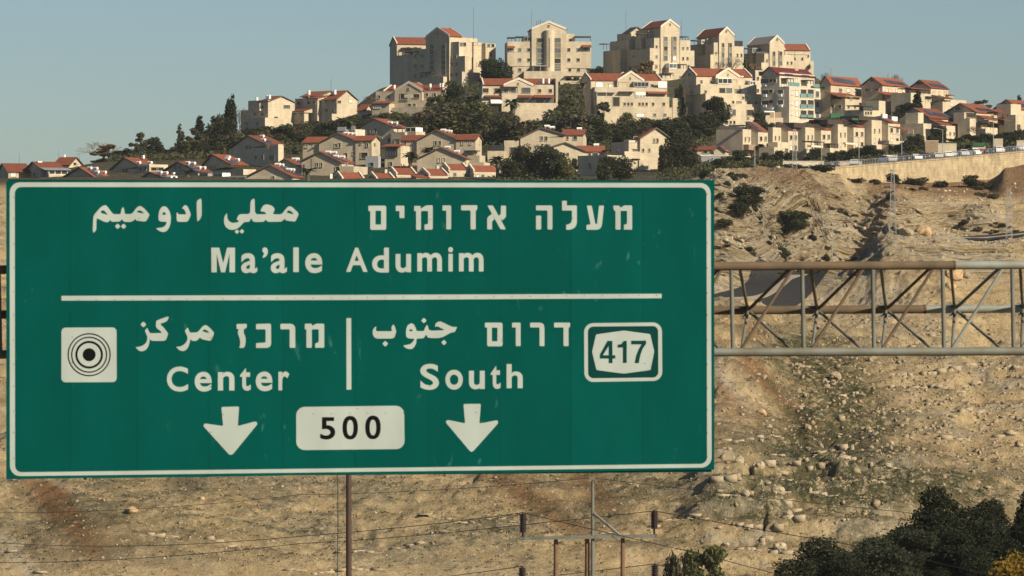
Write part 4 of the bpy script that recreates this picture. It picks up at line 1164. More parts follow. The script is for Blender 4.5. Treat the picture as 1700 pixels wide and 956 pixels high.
b = B(TW, 'middle sunlit tower with red roof between the broad tower and the pale-roofed one', 'apartment tower', 1206, 113, 1242, 25)
b.box(1193.8, 1219, 58.5, 113, -.3, 14).gv(1193.8, 1219, 58.5, 45.7, -.3, xs=1157, trim=True)
b.box(1179.6, 1199, 90.7, 118, 0, xs=1152).box(1185, 1199, 72.7, 92, .1, xs=1171).box(1164.7, 1171.5, 73.5, 91, 7.5, 3.5).box(1174, 1180.5, 64, 74, 5, 3).box(1156, 1172, 74, 118, 9, 8)
b.box(1219, 1234.5, 77, 114, .3, 12)
for x, w in ((1200.3, 3.8), (1212.6, 4.4)):
    for k, r in enumerate((75, 83, 91, 99, 107)): b.win(x, r, w, 7.2, -.3, 'dsgsg'[k], 'stair_window')
b.part('downpipe', 'metal_dark', 1209.2, 1209.9, 71, 111, -.4, .12); b.win(1206, 51.5, 1.9, 3, -.3, 'o', 'gable_vent')
b.wins([1188.6, 1195.3], [88.8], 2.6, 5.5, .1, 'gd').wins([1224.4, 1231], [91.8], 2.6, 5.5, .3, 'd')
b.glazed(1217.5, 1233, 67.5, 77, 3, .6, 5, 'dark_wood', 'glass_dark'); b.pergola(1153, 1186, 66.5, 73.5, 6.5, 4, 'metal_dark', n=4); b.glazed(1164.5, 1173.5, 66, 73, 2, 6, 2); b.part('railing', 'metal_grey', 1185, 1198.5, 70.5, 72.7, .1, .1)
b.sw(1179.6, 0, 1163, 104, 1.6, 4, 'g').done()

b = B(TW, 'sunlit tower with a pale grey-pink roof, second from the right end of the crest', 'apartment tower', 1290, 113, 1252, 25)
b.box(1277.7, 1302, 71.5, 116, -.3, 14).gv(1277.7, 1302, 71.6, 59.6, -.3, xs=1241, trim=True, m='tile_grey')
b.box(1264, 1283, 104, 120, 0, xs=1238).box(1269, 1283, 89, 105, .1, xs=1255).box(1249.5, 1255.5, 88, 105, 7.5, 4).box(1240, 1256, 89, 120, 10, 8).box(1302, 1318, 91.8, 118, .3, 11)
for x, w in ((1285, 3.8), (1296.3, 4)):
    for k, r in enumerate((89, 97, 105)): b.win(x, r, w, 7.2, -.3, 'dsg'[k], 'stair_window')
b.part('downpipe', 'metal_dark', 1292.8, 1293.4, 84, 112, -.4, .12); b.win(1290.3, 65.5, 1.9, 2.6, -.3, 'o', 'gable_vent')
b.wins([1273, 1279.6], [101], 2.4, 5, .1, 'g').wins([1307.5, 1314], [104.5], 2.4, 5, .3, 'd')
b.pergola(1235, 1262, 79.5, 89, 5.5, 4, 'dark_wood', n=4); b.glazed(1249, 1263, 79.5, 88, 3, 5, 2, 'metal_grey'); b.part('railing', 'metal_dark', 1255, 1283, 85.8, 89, .1, .1); b.done()

b = B(TW, 'lower block with a red roof closing the right end of the crest', 'apartment building', 1325, 113, 1262, 10)
b.box(1303, 1345.5, 83.5, 122, 0, 10).gu(1303, 1344, 83.3, 73.6, 0, 10, trim=True).box(1318, 1350.7, 101, 124, -1.2, 9)
b.wins([1319.5, 1332], [98], 3, 4.5, 0, 'gd'); b.win(1342, 93, 2, 4, 0, 'd'); b.part('cornice', 'coping', 1310, 1340, 89.3, 90.2, -.2, .3); b.mast(1319.8, 84, 112, -.1, .05)
u, t = b.hit(1342.5, -1.4); q = MB(); z = b.z(110, t)
for k in range(5): q.tube((u - .35 + .14 * k, -1.5 - .08 * k, z), (u - .35 + .14 * (k + 1), -1.5 - .08 * (k + 1), z + .02), .15 + .12 * k, .15 + .12 * (k + 1), 12)
q.build('satellite_dish', MATS['metal_dark'], b.root); b.done()

# ------------------------------------------------------------------ terraced blocks below the crest
TB = 'terraced_block'
b = B(TB, 'half-shaded terraced block with long red roof and peaked gable below the left tower', 'apartment block', 680, 194, 1125, -24)
b.box(624, 660, 151.5, 170, 0, 9).gu(637, 736, 151.4, 141.8, .3, 9, trim=True).box(655, 701, 150.5, 170, -.8, 6).gv(656, 701, 150.5, 136.8, -.8, 6, trim=True).box(700, 733, 151, 170, 0, 9)
b.box(624, 733, 167, 178, -1.8, 9).box(630, 729, 178, 196, -3.6, 10).box(617.6, 646, 172, 199, -5, 7)
b.lean(617.6, 647, 172, 168.5, -5.4, 2.2, wall=False, name='awning'); b.glazed(619.5, 632, 175, 180, 4, -5.2, .8)
b.win(671, 160, 12, 9, -.8, 'd'); b.win(691.5, 159.5, 10, 6, -.8, 'd'); b.win(679, 147.5, 2.2, 3, -.8, 'o', 'gable_vent'); b.wins([629.8, 646], [161], 4, 5, 0, 'g').wins([709, 722], [157.5], 4, 5, 0, 'd').wins([680, 688, 710, 724], [174.5], 5, 4.4, -1.8, 'dgdd')
b.part('balcony_parapet', 'coping', 671.5, 684, 156.5, 162, -2.4, .2); b.stand([(654.7, 147), (714.3, 145), (731, 144.5), (735, 144.5)], 1.0, .35, 1.0); b.done()

b = B(TB, 'sunlit terraced block with two red awnings, below the cylinder tower', 'apartment block', 862, 197, 1095, 6)
b.box(801, 836, 142.5, 160, 0, 9).gu(802.5, 924, 141.2, 131.2, 0, 9, trim=True).box(836, 886, 142, 163, -.8, 7).gv(836, 885.5, 141.6, 130.7, -.8, 7, trim=True).box(885, 926, 141, 163, -.5, 9).box(922.7, 926.4, 129.5, 200, -1, 10)
b.box(800, 834, 158, 174, -1.4, 8).box(833, 859, 155, 200, -2.2, 9).box(858, 926, 171, 200, -2.4, 9).box(849, 925, 182, 200, -2.9, 9)
b.lean(861, 883.5, 162, 158.3, -2.6, 2.0, wall=False, name='awning'); b.lean(887.5, 920, 162, 158.3, -2.5, 2.0, wall=False, name='awning')
b.wins([865.5, 878], [167], 9, 8.5, -.6, 'dg').wins([896, 912.5], [167], 13, 8.5, -.5, 'dg'); b.win(873.5, 149.8, 14, 8.4, -.8, 'g', 'arched_window'); b.wins([839.5, 852.5], [150.5], 9, 6, -.8, 'g'); b.pergola(833, 859.5, 143.5, 156, -2, 1.2, 'dark_wood')
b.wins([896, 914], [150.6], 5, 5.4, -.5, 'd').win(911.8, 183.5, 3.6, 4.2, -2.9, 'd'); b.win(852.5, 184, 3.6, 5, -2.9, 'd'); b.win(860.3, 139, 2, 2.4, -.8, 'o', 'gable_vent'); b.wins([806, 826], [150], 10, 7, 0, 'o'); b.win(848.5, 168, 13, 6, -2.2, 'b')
b.lean(816, 833, 171, 162, -3, 2.0, m='white', wall=False, name='awning', th=.06); b.lean(806, 833, 161, 159, -2.4, 1.0, wall=False, name='awning'); b.stand([(901.5, 138.5), (911, 138.5)], 1.3, .33, .6); b.panels([(897, 139), (908, 139), (920, 136)], 1.6, 1.2, 0); b.done()

b = B(TB, 'sunlit terraced block with white blinds and a long row of small windows', 'apartment block', 1045, 192, 1098, 15)
b.box(981, 1025, 134, 153, 0, xs=975).gu(981, 1099, 133.8, 122.8, 0, 10, trim=True).box(1025, 1070, 134, 153, -1, 7).gv(1025, 1069.5, 134, 119.4, -1, 7, trim=True).box(1069, 1107.5, 134.5, 155, -.6, 8)
b.box(987.5, 1107, 145, 162, -2.0, 10).box(990.8, 1111, 160, 180, -3.4, 11).box(994, 1116, 177.8, 196, -4.4, 12).box(981, 992, 134, 194, 0, xs=974.5)
b.wins([1037, 1043, 1049, 1061.7, 1067.3, 1073.6], [172.6], 3.2, 5, -3.4, 'd').wins([1084.3, 1102], [172.6], 3.6, 5, -3.4, 'd').wins([1087, 1104], [190.5], 4.5, 4, -4.4, 'g'); b.win(1063, 190.5, 13, 5.5, -4.4, 'b')
b.glazed(1052, 1077, 135.5, 144, 4, -2.2, 1.6, 'metal_grey', 'glass_dark'); b.part('wall_panel', 'white', 1093, 1107, 135, 145.5, -2.2, .3); b.part('roller_blind', 'white', 1056, 1071.7, 152.6, 157.4, -3.7, .2); b.glazed(1056, 1071.5, 157.5, 161.5, 3, -3.6, .6)
b.lean(1077, 1110.7, 155.4, 151.2, -3.9, 3, wall=False, name='awning'); b.pergola(990.5, 1023, 152, 160.5, -3.4, 1.6, 'metal_grey'); b.pergola(1029, 1053.5, 151.5, 160.5, -3.4, 1.6, 'metal_dark'); b.wins([1000, 1014], [156.6], 12, 7, -1.9, 'o').wins([1035, 1047], [156.3], 9, 7.4, -1.9, 'o'); b.win(1023, 168.5, 11, 15, -3.4, 'o', 'recess_shade')  # the tall recess is a flat panel, its shade painted dark
b.win(1034, 141, 14, 9.5, -1, 'b'); b.win(995.5, 140, 11, 8, 0, 'b'); b.win(1013.5, 142, 4.5, 5.5, 0, 'w'); b.win(1082.5, 142.3, 4, 5, -.6, 'd'); b.win(1046.6, 129.8, 1.8, 2.6, -1, 'o', 'gable_vent'); b.part('green_screen', 'green_cloth', 1111, 1116.5, 161.5, 166, -3.2, .3); b.box(1117, 1128, 163, 196, -2.4, 5).done()

b = B(TB, 'tall stepped sunlit block with an arched opening at its foot behind a dark tree', 'apartment block', 1208, 205, 1100, 20)
b.box(1156, 1249, 126.5, 142, 0, xs=1133).gu(1156, 1247.5, 126.6, 114.6, 0, xs=1133, trim=True).box(1188, 1229, 127.6, 142, -1, 7).gv(1188, 1228.6, 127.6, 114, -1, 7, trim=True)
b.box(1163, 1256, 140, 157, -2.2, xs=1136).box(1171.5, 1264, 155.5, 175, -4.2, xs=1138).box(1176, 1270, 172.8, 210, -6.2, 14)
b.glazed(1192, 1215.5, 129.5, 139, 3, -2.2, 1.4, 'white', 'glass_dark'); b.win(1220, 136, 7, 8, -1, 'w', 'arched_window'); b.win(1239, 136.5, 3.5, 5.4, 0, 'g'); b.glazed(1245, 1254.5, 134, 141, 2, -2.2, 1.6); b.wins([1164.5, 1180.5], [136], 3.4, 5.4, 0, 'gd')
b.wins([1199, 1210.5], [150.2], 9.5, 8.4, -2.2, 'dg').wins([1225, 1236], [151.5], 9.5, 8, -2.2, 'sw'); b.win(1171.5, 152.3, 3, 4.5, -2.2, 'd'); b.wins([1217.3, 1243], [169.6], 3.4, 4.6, -4.2, 'd'); b.win(1227, 169.8, 8, 4, -4.2, 's'); b.wins([1234, 1239.3], [162], 3.4, 3.6, -4.2, 'd'); b.win(1255, 170.5, 4, 3.6, -4.2, 'g')
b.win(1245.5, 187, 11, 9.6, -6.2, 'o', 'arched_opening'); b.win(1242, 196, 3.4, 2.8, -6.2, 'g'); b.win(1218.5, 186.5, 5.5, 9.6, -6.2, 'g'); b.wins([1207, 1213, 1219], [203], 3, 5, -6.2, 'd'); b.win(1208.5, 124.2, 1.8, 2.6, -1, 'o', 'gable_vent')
b.sw(1156, 0, 1144.5, 123.5, .8, 3.6, 'o').sw(1156, 0, 1147, 152.5, .8, 3.2, 'd').sw(1156, 0, 1138, 135.5, 2.0, 6, 'd').sw(1156, 0, 1146, 170, .8, 3.2, 'd').sw(1156, 0, 1140, 171, .8, 6, 'd'); b.part('roof_tank_house', 'white', 1230, 1234, 126, 128, -.4, 1); b.done()

b = B(TB, 'pale modern block with teal glass balconies and a crimson roof', 'apartment block', 1338, 203, 1096, 54, wall='stone_pale')
b.box(1310, 1368.7, 145.5, 207, 0, xs=1263).box(1294, 1352, 122.5, 150, 3, xs=1264).gu(1292, 1352, 125.5, 113.8, 3, xs=1262.6, m='tile_crimson')
b.part('glass_railing', 'teal_glass', 1309, 1327.5, 136.5, 143, .1, .1); b.part('glass_railing', 'teal_glass', 1351, 1368.5, 139.6, 145.4, .1, .1)
b.wins([1322.8], [154.3, 171.3, 188.3], 5, 9.4, 0, 'w').wins([1314.6], [153.3, 170, 187], 2.4, 7.5, 0, 'w').wins([1356.6], [156, 173.2, 191], 5, 9.4, 0, 'g').wins([1365], [156, 173, 190.5], 2.4, 7.5, 0, 'w')
for y0, y1, y2 in ((148.2, 155.3, 161.2), (165.7, 173, 178.8), (183, 190.3, 196.2)):
    for x0, x1 in ((1329, 1338.3), (1340.6, 1350.2)):
        b.win((x0 + x1) / 2, (y0 + y2) / 2, x1 - x0, y2 - y0, 0, 'o', 'balcony_opening'); b.part('glass_railing', 'teal_glass', x0, x1, y1, y2, -.25, .08)
b.pergola(1308, 1318, 129.5, 137, 0.8, 2.2, 'metal_dark'); b.pergola(1341, 1351, 132.5, 139, .8, 2.2, 'metal_dark'); b.wins([1300, 1322, 1334, 1340], [133], 4, 7, 3, 'gdgw'); b.part('roof_hut', 'coping', 1320, 1325.5, 115.2, 123, 5, 2.5); b.panels([(1304, 121.5), (1310, 122.3), (1332, 123.8), (1338, 124.6)], 2.2, 1.5, 0)
b.sw(1294, 3, 1267, 121.5, 2.6, 5, 'd').sw(1294, 3, 1275, 121.5, 2.6, 5, 'd').sw(1310, 0, 1270, 134.5, 2.4, 7, 'g').sw(1310, 0, 1280.5, 134, 1, 5, 'o').sw(1310, 0, 1286, 134, 1, 5, 'o').sw(1310, 0, 1270.5, 153, 2.2, 7, 'g').sw(1310, 0, 1280, 151.5, 1.2, 4.6, 'o').sw(1310, 0, 1295.5, 153, 1.8, 7.4, 'g').sw(1310, 0, 1270.5, 170.5, 2.2, 7, 'd').sw(1310, 0, 1280, 168.6, 1.2, 4.6, 'o').sw(1310, 0, 1295.5, 170, 1.8, 7.4, 'g')
for x, y in ((1270, 141), (1271, 158.6), (1296.5, 158), (1271, 176), (1297, 175.5), (1282, 181)):
    u, _ = b.hit(1310, 0); vv, t = b.side(x, u); q = MB(); z = b.z(y, t); q.box(u - .55, u - .1, vv - .5, vv + .5, z - .35, z + .35); q.build('air_conditioner', MATS['white'], b.root)
b.done()

b = B(TB, 'dark shaded side wing tucked behind the left end of the teal-balcony block', 'apartment block', 1257, 178, 1135, 40)
b.box(1254, 1275, 117, 190, 0, xs=1246).wins([1258], [130, 150], 3, 5, 0, 'd').done()

b = B('porch', 'low carport with a white beam between the stepped block and the teal-balcony block', 'carport', 1284, 203, 1084, 12)
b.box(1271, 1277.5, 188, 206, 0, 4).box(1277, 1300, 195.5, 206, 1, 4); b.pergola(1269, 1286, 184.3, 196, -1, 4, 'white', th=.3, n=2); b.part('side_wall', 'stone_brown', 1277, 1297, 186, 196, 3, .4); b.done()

# ------------------------------------------------------------------ shaded blocks on the left slope
b = B(TB, 'shaded block with a bright gabled end and white tanks, leftmost on the skyline', 'apartment block', 440, 222, 1150, -47)
b.box(400, 420, 183, 226, 0, 9).box(412, 445, 166.5, 226, .3, xs=489).gu(430, 445, 168.8, 160, .3, xs=489).box(404, 440, 196, 226, -2.2, 8).box(419, 431, 171.5, 184, -.5, 6)
b.sw(445, .3, 476, 177, 2.2, 5.2, 'g').sw(445, .3, 458, 196, 1.2, 5, 'd').wins([424, 436], [178, 190], 4, 4.6, .3, 'd').wins([410, 428], [205, 214], 4, 4.6, -2.2, 'd')
b.stand([(426.5, 168), (443.3, 164.5), (447.5, 164)], 1.1, .38, 1.5); b.done()
b = B(TB, 'long shaded block with sunlit gable and stepped red roofs on the left skyline', 'apartment block', 545, 206, 1150, -46)
b.box(490, 527, 163, 210, 0, xs=538).lean(508, 528, 164, 159.5, 0, 4).box(527, 559, 164, 210, 1.2, xs=593).gu(540, 559, 165, 151, 1.2, xs=593).gu(500, 530, 160, 152, 7, 8, name='roof')
b.box(471, 505, 185, 215, -3, xs=512).lean(471, 505, 185, 181, -3.4, 3); b.wins([476, 490, 500], [187.5], 4, 5, -3, 'g').wins([496, 513, 522], [170.5], 5, 4.6, 0, 'dgd').wins([542, 554], [168.5, 183], 4, 4.6, 1.2, 'dg'); b.sw(559, 1.2, 563, 169, 1.2, 4, 'd').sw(559, 1.2, 582, 167.5, 1.4, 5, 'w').sw(527, 0, 532, 169, 1.2, 5, 'd')
b.stand([(513, 157), (556, 156.5)], 1.2, .4, 3.0); b.mast(549.5, 129, 158, 4, .05).mast(541.5, 147, 158, 5, .04); b.box(540, 551, 189, 200, -3.5, 3).done()
b = B('house', 'small dull-red roof half hidden by trees below the left skyline blocks', 'house', 606, 189, 1140, -30)
b.box(596, 610, 183, 196, 0, xs=618).gu(595, 606, 183, 173.8, 0, xs=618); b.done()
# ------------------------------------------------------------------ gabled houses below the terraces
HS = 'house'
HG = None
def gable_house(label, px, row, D, yaw, xl, xr, ye, ya, xs, yer=None, ax=None, m='tile', wall='stone'):
    b = B(HS, label, 'house', px, row, D, yaw, wall)
    b.box(xl, xr, max(ye, yer or ye) - .5, row, 0, xs=xs); b.gv(xl, xr, ye, ya, 0, xs=xs, yer=yer, ax=ax, m=m)
    return b
b = gable_house('grey-shaded gabled house highest on the left slope, two white tanks on its orange roof', 413, 276, 985, -44, 380, 442, 246, 225.5, 470, 240.5, 412)
b.box(441, 462, 240, 276, -2.2, xs=470).tanks([(435, 226), (437.5, 232)]).panels([(443, 234), (445, 237)], i=-2); b.wins([410, 416], [244.5], 3, 6, 0, 'd').wins([425, 436.5], [261], 3.2, 6, 0, 'd').win(452, 262, 9, 8, -2.2, 'd'); b.box(462, 468, 242, 262, -1, xs=471).win(445, 245, 3, 6, -2.2, 'w'); b.done()
b = gable_house('dark-fronted gabled house just left of the highest left-slope house', 353, 297, 950, -44, 328, 384, 283, 256.5, 409, 274, 353)
b.tanks([(379, 261), (377, 264), (394, 265)]).panels([(384, 268), (388, 271)], i=-2).wins([351, 357], [278], 3, 6, 0, 'd'); b.box(384, 404, 281, 300, -2, xs=425); b.glazed(405, 414, 281.5, 290, 2, 2.5, .5, 'white', 'glass_grey'); b.done()
b = gable_house('dark-fronted house with a bright white roof room and chimney at the left', 207, 297, 955, -44, 184, 230, 281, 261.8, 259, 275, 207)
b.tanks([(230, 270), (249, 270)]).wins([206, 211], [283], 3, 6, 0, 'd'); b.part('chimney', 'white', 234.5, 237.5, 257.5, 263, 4, .5); b.box(230, 248, 273, 300, -1.5, xs=279); b.part('parapet', 'white', 231, 248, 272.2, 274.5, -1.7, .2)
b.win(241, 280, 5, 6, -1.5, 'g').win(234, 280, 4, 6, -1.5, 'g'); b.sw(248, -1.5, 256, 280.5, 2.0, 5.5, 'd').sw(248, -1.5, 265.5, 280.5, 2.0, 5.5, 'd'); b.done()
b = gable_house('gabled house with a red roof carrying four white tanks beside a palm', 297, 297, 940, -43, 268, 329, 285, 269, 350, 286, 297)
b.tanks([(311.5, 270), (321, 271), (330, 278), (338, 278.5)]).panels([(316, 276), (320, 279), (326, 284)], i=-2).wins([299, 292], [277.5], 4, 6, 0, 'dg'); b.glazed(331, 345, 287, 297, 3, -1.5, 1.4, 'metal_grey'); b.glazed(355, 369, 286.5, 297, 2, -1, 2.5); b.done()
b = gable_house('low red solar roof peeping over the sign between two dark-fronted houses', 250, 300, 925, -43, 232, 275, 297, 286, 296, 297, 250)
b.tanks([(265.5, 286), (275, 287), (282, 294), (290, 294.5)]).panels([(268, 291), (272, 294)], i=-2); b.part('chimney', 'white', 285, 288, 286, 293, 3, .5); b.done()
b = gable_house('orange roof with four white tanks low above the left part of the sign', 133, 300, 935, -44, 98, 156, 298, 278.5, 181, 294, 133)
b.tanks([(149, 279), (159, 279.5), (161, 285.5), (173, 286)]).panels([(153, 283), (158, 287), (163, 291)], i=-2).done()
b = B(HS, 'red-roofed house at the far left edge with a dark gable end', 'house', 31, 297, 950, 22)
b.box(14, 31, 285, 300, 0, xs=-3).gu(14, 50, 285.3, 272, 0, xs=-4).box(30, 46, 284, 300, 1, 5).wins([22], [290], 9, 6, 0, 'w'); b.mast(32, 254, 272, 4, .04); b.done()
b = B(HS, 'cream sliver of a house cut off by the left edge of the picture', 'house', -6, 345, 900, 20)
b.box(-25, 4, 318, 402, 0, xs=-40).gu(-30, 6, 318, 308, 0, 6).wins([2.5], [297 + 30], 3, 6, 0, 'w'); b.done()
b = B(HS, 'red-roofed house with dark gable and white-framed veranda near the left edge', 'house', 80, 297, 945, 25)
b.box(68, 105, 279, 300, 0, xs=43).gu(68, 105, 280, 269.3, 0, xs=43); b.lean(74, 117, 282, 279, -3.0, 3, m='metal_grey', wall=False, name='porch_roof', th=.1); b.glazed(81, 112, 282, 290, 3, -2.6, 1.4, 'white', 'opening', 'veranda'); b.box(81, 118, 289.5, 300, -2.8, 3).sw(68, 0, 57.5, 289, 1, 6, 'd'); b.part('ridge_box', 'white', 63, 70, 267.5, 269.6, 4, .8); b.done()
b = B(HS, 'hip-like red roof house with sunlit right gable and chimney, behind the veranda house', 'house', 112, 297, 1000, -24)
b.box(92, 115, 273, 300, 0, xs=136).gu(90, 115, 273.6, 261.6, 0, xs=137); b.part('chimney', 'white', 104.5, 107, 256.5, 263, 4, .5); b.sw(115, 0, 124, 272, 1.4, 4, 'd').sw(115, 0, 131, 275, 1.2, 4, 'w'); b.mast(97.5, 248, 262, 5, .03).mast(132, 256, 268, 6, .03); b.done()
b = gable_house('wide beige gabled house low over the sign, palm at its right', 448, 305, 915, -21, 408, 486, 293.5, 274, 503, 294, 448)
b.tanks([(461, 273), (467, 274), (479.5, 281.5), (485, 282)]).panels([(472, 279), (478, 284), (489, 288), (495, 290)], i=-2).win(454, 295, 4, 5, 0, 'g'); b.pergola(380, 407, 292.5, 299, -1, 3, 'metal_grey'); b.done()
b = gable_house('beige gabled house peeping out behind the wide low one, solar roof with white tanks', 473, 300, 945, -21, 455, 512, 275, 264, 533, 284, 473)
b.tanks([(489, 264), (492.5, 264), (506.5, 272), (513, 272.5)]).panels([(497, 268.5), (502, 271), (517, 277)], i=-2); b.box(512, 530, 282, 300, 1, 5).done()
b = gable_house('big beige gabled house with four white tanks down its dark solar roof', 531, 300, 940, -21, 501, 567, 266.6, 252, 587, 270, 531.5)
b.tanks([(545, 252.5), (555, 253.5), (558, 259.5), (568.5, 260.5)]).panels([(549, 257), (554, 260), (562, 264), (570, 267)], i=-2).wins([527, 534], [273.5], 3.4, 6.5, 0, 'gd'); b.box(564, 587, 276, 300, -1.5, 8).win(575, 273, 4, 4, -.2, 'w'); b.win(560.5, 281, 6, 8, -.02, 'o'); b.part('lamp_arm', 'metal_dark', 516, 516.8, 263, 281, -.8, .1); b.done()
b = gable_house('large beige house with a high central gable between two lower red-roofed wings', 561, 270, 975, -21, 530, 591, 237, 221, 612, 234, 561)
b.tanks([(575, 221), (581.5, 221.5), (588, 222.5)]).box(503, 531, 237, 270, .6, 7).gu(503, 531, 236.8, 227.8, .6, 7); b.box(590, 617, 233, 270, -.3, xs=631).gu(588, 617, 233.5, 226, -.3, xs=631)
b.wins([508.7, 522], [242.5], 4.6, 5, .6, 'g').win(558, 242, 4, 6, 0, 'g').win(564, 241, 3.6, 7, 0, 'd').win(575, 257.5, 4, 7, 0, 'd').win(587.5, 254.5, 3, 5, 0, 'd').win(599.5, 238.5, 2.6, 2.4, -.3, 'd').win(610, 240.5, 3.2, 5.4, -.3, 'd').win(605, 258, 11, 9, -.3, 'o'); b.sw(617, -.3, 621.5, 240, .8, 4.6, 'd').done()
b = B('shed', 'blue-grey flat-roofed annex in front of the high-gabled beige house', 'annex', 620, 278, 962, -21, 'grey_render')
b.box(607, 628, 259, 280, 0, xs=632).win(617.5, 273, 6, 6, 0, 'd').done()
b = gable_house('grey-shaded house under the tree belt, orange roof with two tanks, white balcony room', 620, 247, 1010, -33, 590, 652, 214, 197, 672, 211, 620.5)
b.tanks([(647.5, 203.5), (656.5, 204)]).panels([(653, 207.5), (660, 209.5)], i=-2).wins([617, 623.5], [217], 3.6, 7, 0, 'gd').wins([633, 646], [232.5], 3.2, 6, 0, 'd'); b.box(649, 672, 219.5, 250, -2, 7); b.pergola(652, 668, 212, 220, -1.9, 3, 'dark_wood', n=3); b.win(660, 235, 8, 9, -2, 'g'); b.box(673, 690, 218.5, 250, -1, 4); b.glazed(673, 690, 211, 219, 2, -1, 3, 'white', 'opening'); b.done()
b = B('terrace_wall', 'pale raised roof terrace with railings behind the high-gabled beige house', 'roof terrace', 575, 240, 1000, -25, 'stone_pale')
b.box(560, 590, 214.5, 245, 0, 5); b.part('screen', 'grey_render', 560, 574, 210.5, 217, -.2, .2); b.part('screen', 'grey_render', 583, 589, 208.8, 217, -.2, .2); b.done()
b = gable_house('wide beige house with central gable and red wings behind a palm', 725, 276, 968, -19, 692, 757, 233, 216, 775, 231, 724.5)
b.tanks([(736, 216), (742.5, 217.5), (746.5, 218)]).box(665, 693, 233, 280, .6, 7).gu(664.5, 693, 233.2, 225, .6, 7); b.box(757, 789, 231.5, 262, -.2, xs=799.5).gu(756, 789, 231.8, 223.2, -.2, xs=799.5)
b.wins([723.5, 730.5], [237.5], 3.6, 6.5, 0, 'd').win(673, 238.5, 3.6, 6, .6, 'd').win(686.5, 236.5, 2.6, 2.8, .6, 'd').win(676, 257, 8, 9, .6, 'w').wins([768, 781.5], [237], 3, 6, -.2, 'g'); b.sw(789, -.2, 796, 237, .8, 5, 'w'); b.box(665, 694, 270, 290, -2.5, 5); b.pergola(770, 790, 249.5, 258, -2, 3, 'metal_dark'); b.box(776, 796, 258, 275, -2.5, 4).done()
b = B(HS, 'annex with a thin red roof and tall glazing left of the wide beige house', 'house', 652, 280, 962, -19)
b.box(639, 665, 242, 290, 0, 6); b.lean(633, 663, 243.5, 240, -.8, 4, wall=False); b.glazed(641, 659, 244.5, 259.5, 4, -.4, .6, 'metal_dark', 'glass_grey'); b.win(649, 272.5, 5, 7, 0, 'g'); b.part('porch_roof', 'tile_crimson', 650, 664, 275.5, 278, -2, 2); b.done()
b = gable_house('low beige gabled house with dark roof edge right behind the row of small red roofs', 732, 290, 948, -16, 693, 774, 263.3, 245, 779, 263.6, 731.5)
b.tanks([(743, 244.5), (758.5, 251.5)]).wins([729, 737], [266], 3.8, 6.5, 0, 'gd'); b.box(771, 803, 269.5, 290, 1, 5).win(769, 272.5, 3, 4.6, 0, 'd'); b.done()
# row of small cottages just above the sign
CT = 'cottage'
CG = 'small red-roofed cottages in a row above the sign'
def cottage(label, xl, xr, ye, yr, side, wins=(), D=918, ch=None):
    b = B(CT, label, 'cottage', (xl + xr) / 2, 300, D, 24, 'stone', CG)
    b.box(xl, xr, ye - .3, 302, 0, xs=side).gu(xl, xr, ye, yr, 0, xs=side, trim=True, ov=.05)
    for x, y, w, h, k in wins: b.win(x, y, w, h, 0, k)
    if ch: b.part('chimney', 'stone_pale', ch[0], ch[1], ch[2], ch[3], 3.0, .6)
    return b.done()
cottage('cottage roof furthest left in the small row, nearly hidden by the sign', 569, 604, 297.5, 286.8, 553, ch=(548, 552, 288.5, 298))
cottage('second small cottage roof from the left in the row, below the blue-grey annex', 626, 655, 298, 288, 609)
cottage('third small cottage from the left, a strip of cream wall above the sign', 659, 691, 290, 279.6, 642, [(669, 295.5, 4.5, 4, 'w'), (686, 296, 4, 3.5, 'w')], 922, (639, 643, 281, 289))
cottage('small cottage with a white vent on its grey gable, fourth in the row', 713, 744, 291.5, 281, 692, [], 918)
b = B('porch', 'lean-to with a thin red roof joining two small cottages', 'lean-to', 702, 298, 916, 24); b.lean(691, 713, 295, 291, 0, 3); b.done()
cottage('tallest small cottage with two windows below the low gabled house', 746, 777, 282.5, 273, 730, [(755, 290, 4.6, 5.5, 'g'), (772.5, 291, 4, 5.5, 'g')], 926, (725, 729, 275, 284))
cottage('widest small cottage at the right end of the row, with four windows', 787, 829, 285, 275.5, 773, [(793, 292.5, 4.4, 5.6, 'w'), (801.5, 292.5, 4, 5, 'g'), (811.5, 294.5, 3.6, 4.6, 'd'), (819.5, 293.5, 4, 5, 'g')], 926)
b = gable_house('large pale house with broad gable and red right wing above round dark trees', 898, 275, 985, -4, 864, 937, 228.5, 212, 946, 223.5, 898.5)
b.tanks([(908.5, 209.5), (917, 211.5)]).box(936, 967.6, 224, 262, .4, xs=973.5).gu(934, 967.6, 224.3, 215.2, .4, xs=973.5); b.tanks([(962, 213.5)], -1)
b.wins([899.5, 907], [229.6], 3.8, 6.5, 0, 'gd').win(942.5, 228.7, 3, 5.6, .4, 'd').win(955, 228.7, 6, 6, .4, 'd'); b.box(837, 866, 233.2, 275, .3, 7).win(852, 249, 10, 9, .3, 'd'); b.sw(967.6, .4, 970.5, 228, .8, 6, 'w')
b.box(809.5, 837, 250.5, 282, -1, 6); b.glazed(809.5, 837, 241, 250.5, 5, -1, 5, 'metal_dark', 'glass_dark', 'roof_room'); b.done()
b = gable_house('smaller sunlit gabled house with a red wing, right of the round dark trees', 938, 285, 958, 4, 908, 969, 246, 236.6, 973, 249.5, 938)
b.tanks([(944.5, 235)]).box(968, 1003, 251.6, 287, .4, 6).gu(962, 1003, 251.6, 242.6, .4, 6); b.tanks([(990, 240.5)], -1); b.wins([935.5, 942.5], [256.7], 3.8, 6, 0, 'g').win(979, 256, 3.4, 5, .4, 'd').win(988.5, 256.5, 8, 5, .4, 'd'); b.done()
b = B('house', 'flat-roofed dark grey shaded building with narrow arched windows', 'building', 985, 297, 925, -44)
b.box(959, 1008, 258, 300, 0, 8).wins([979.5, 999], [275.5], 4, 9, 0, 'd').done()
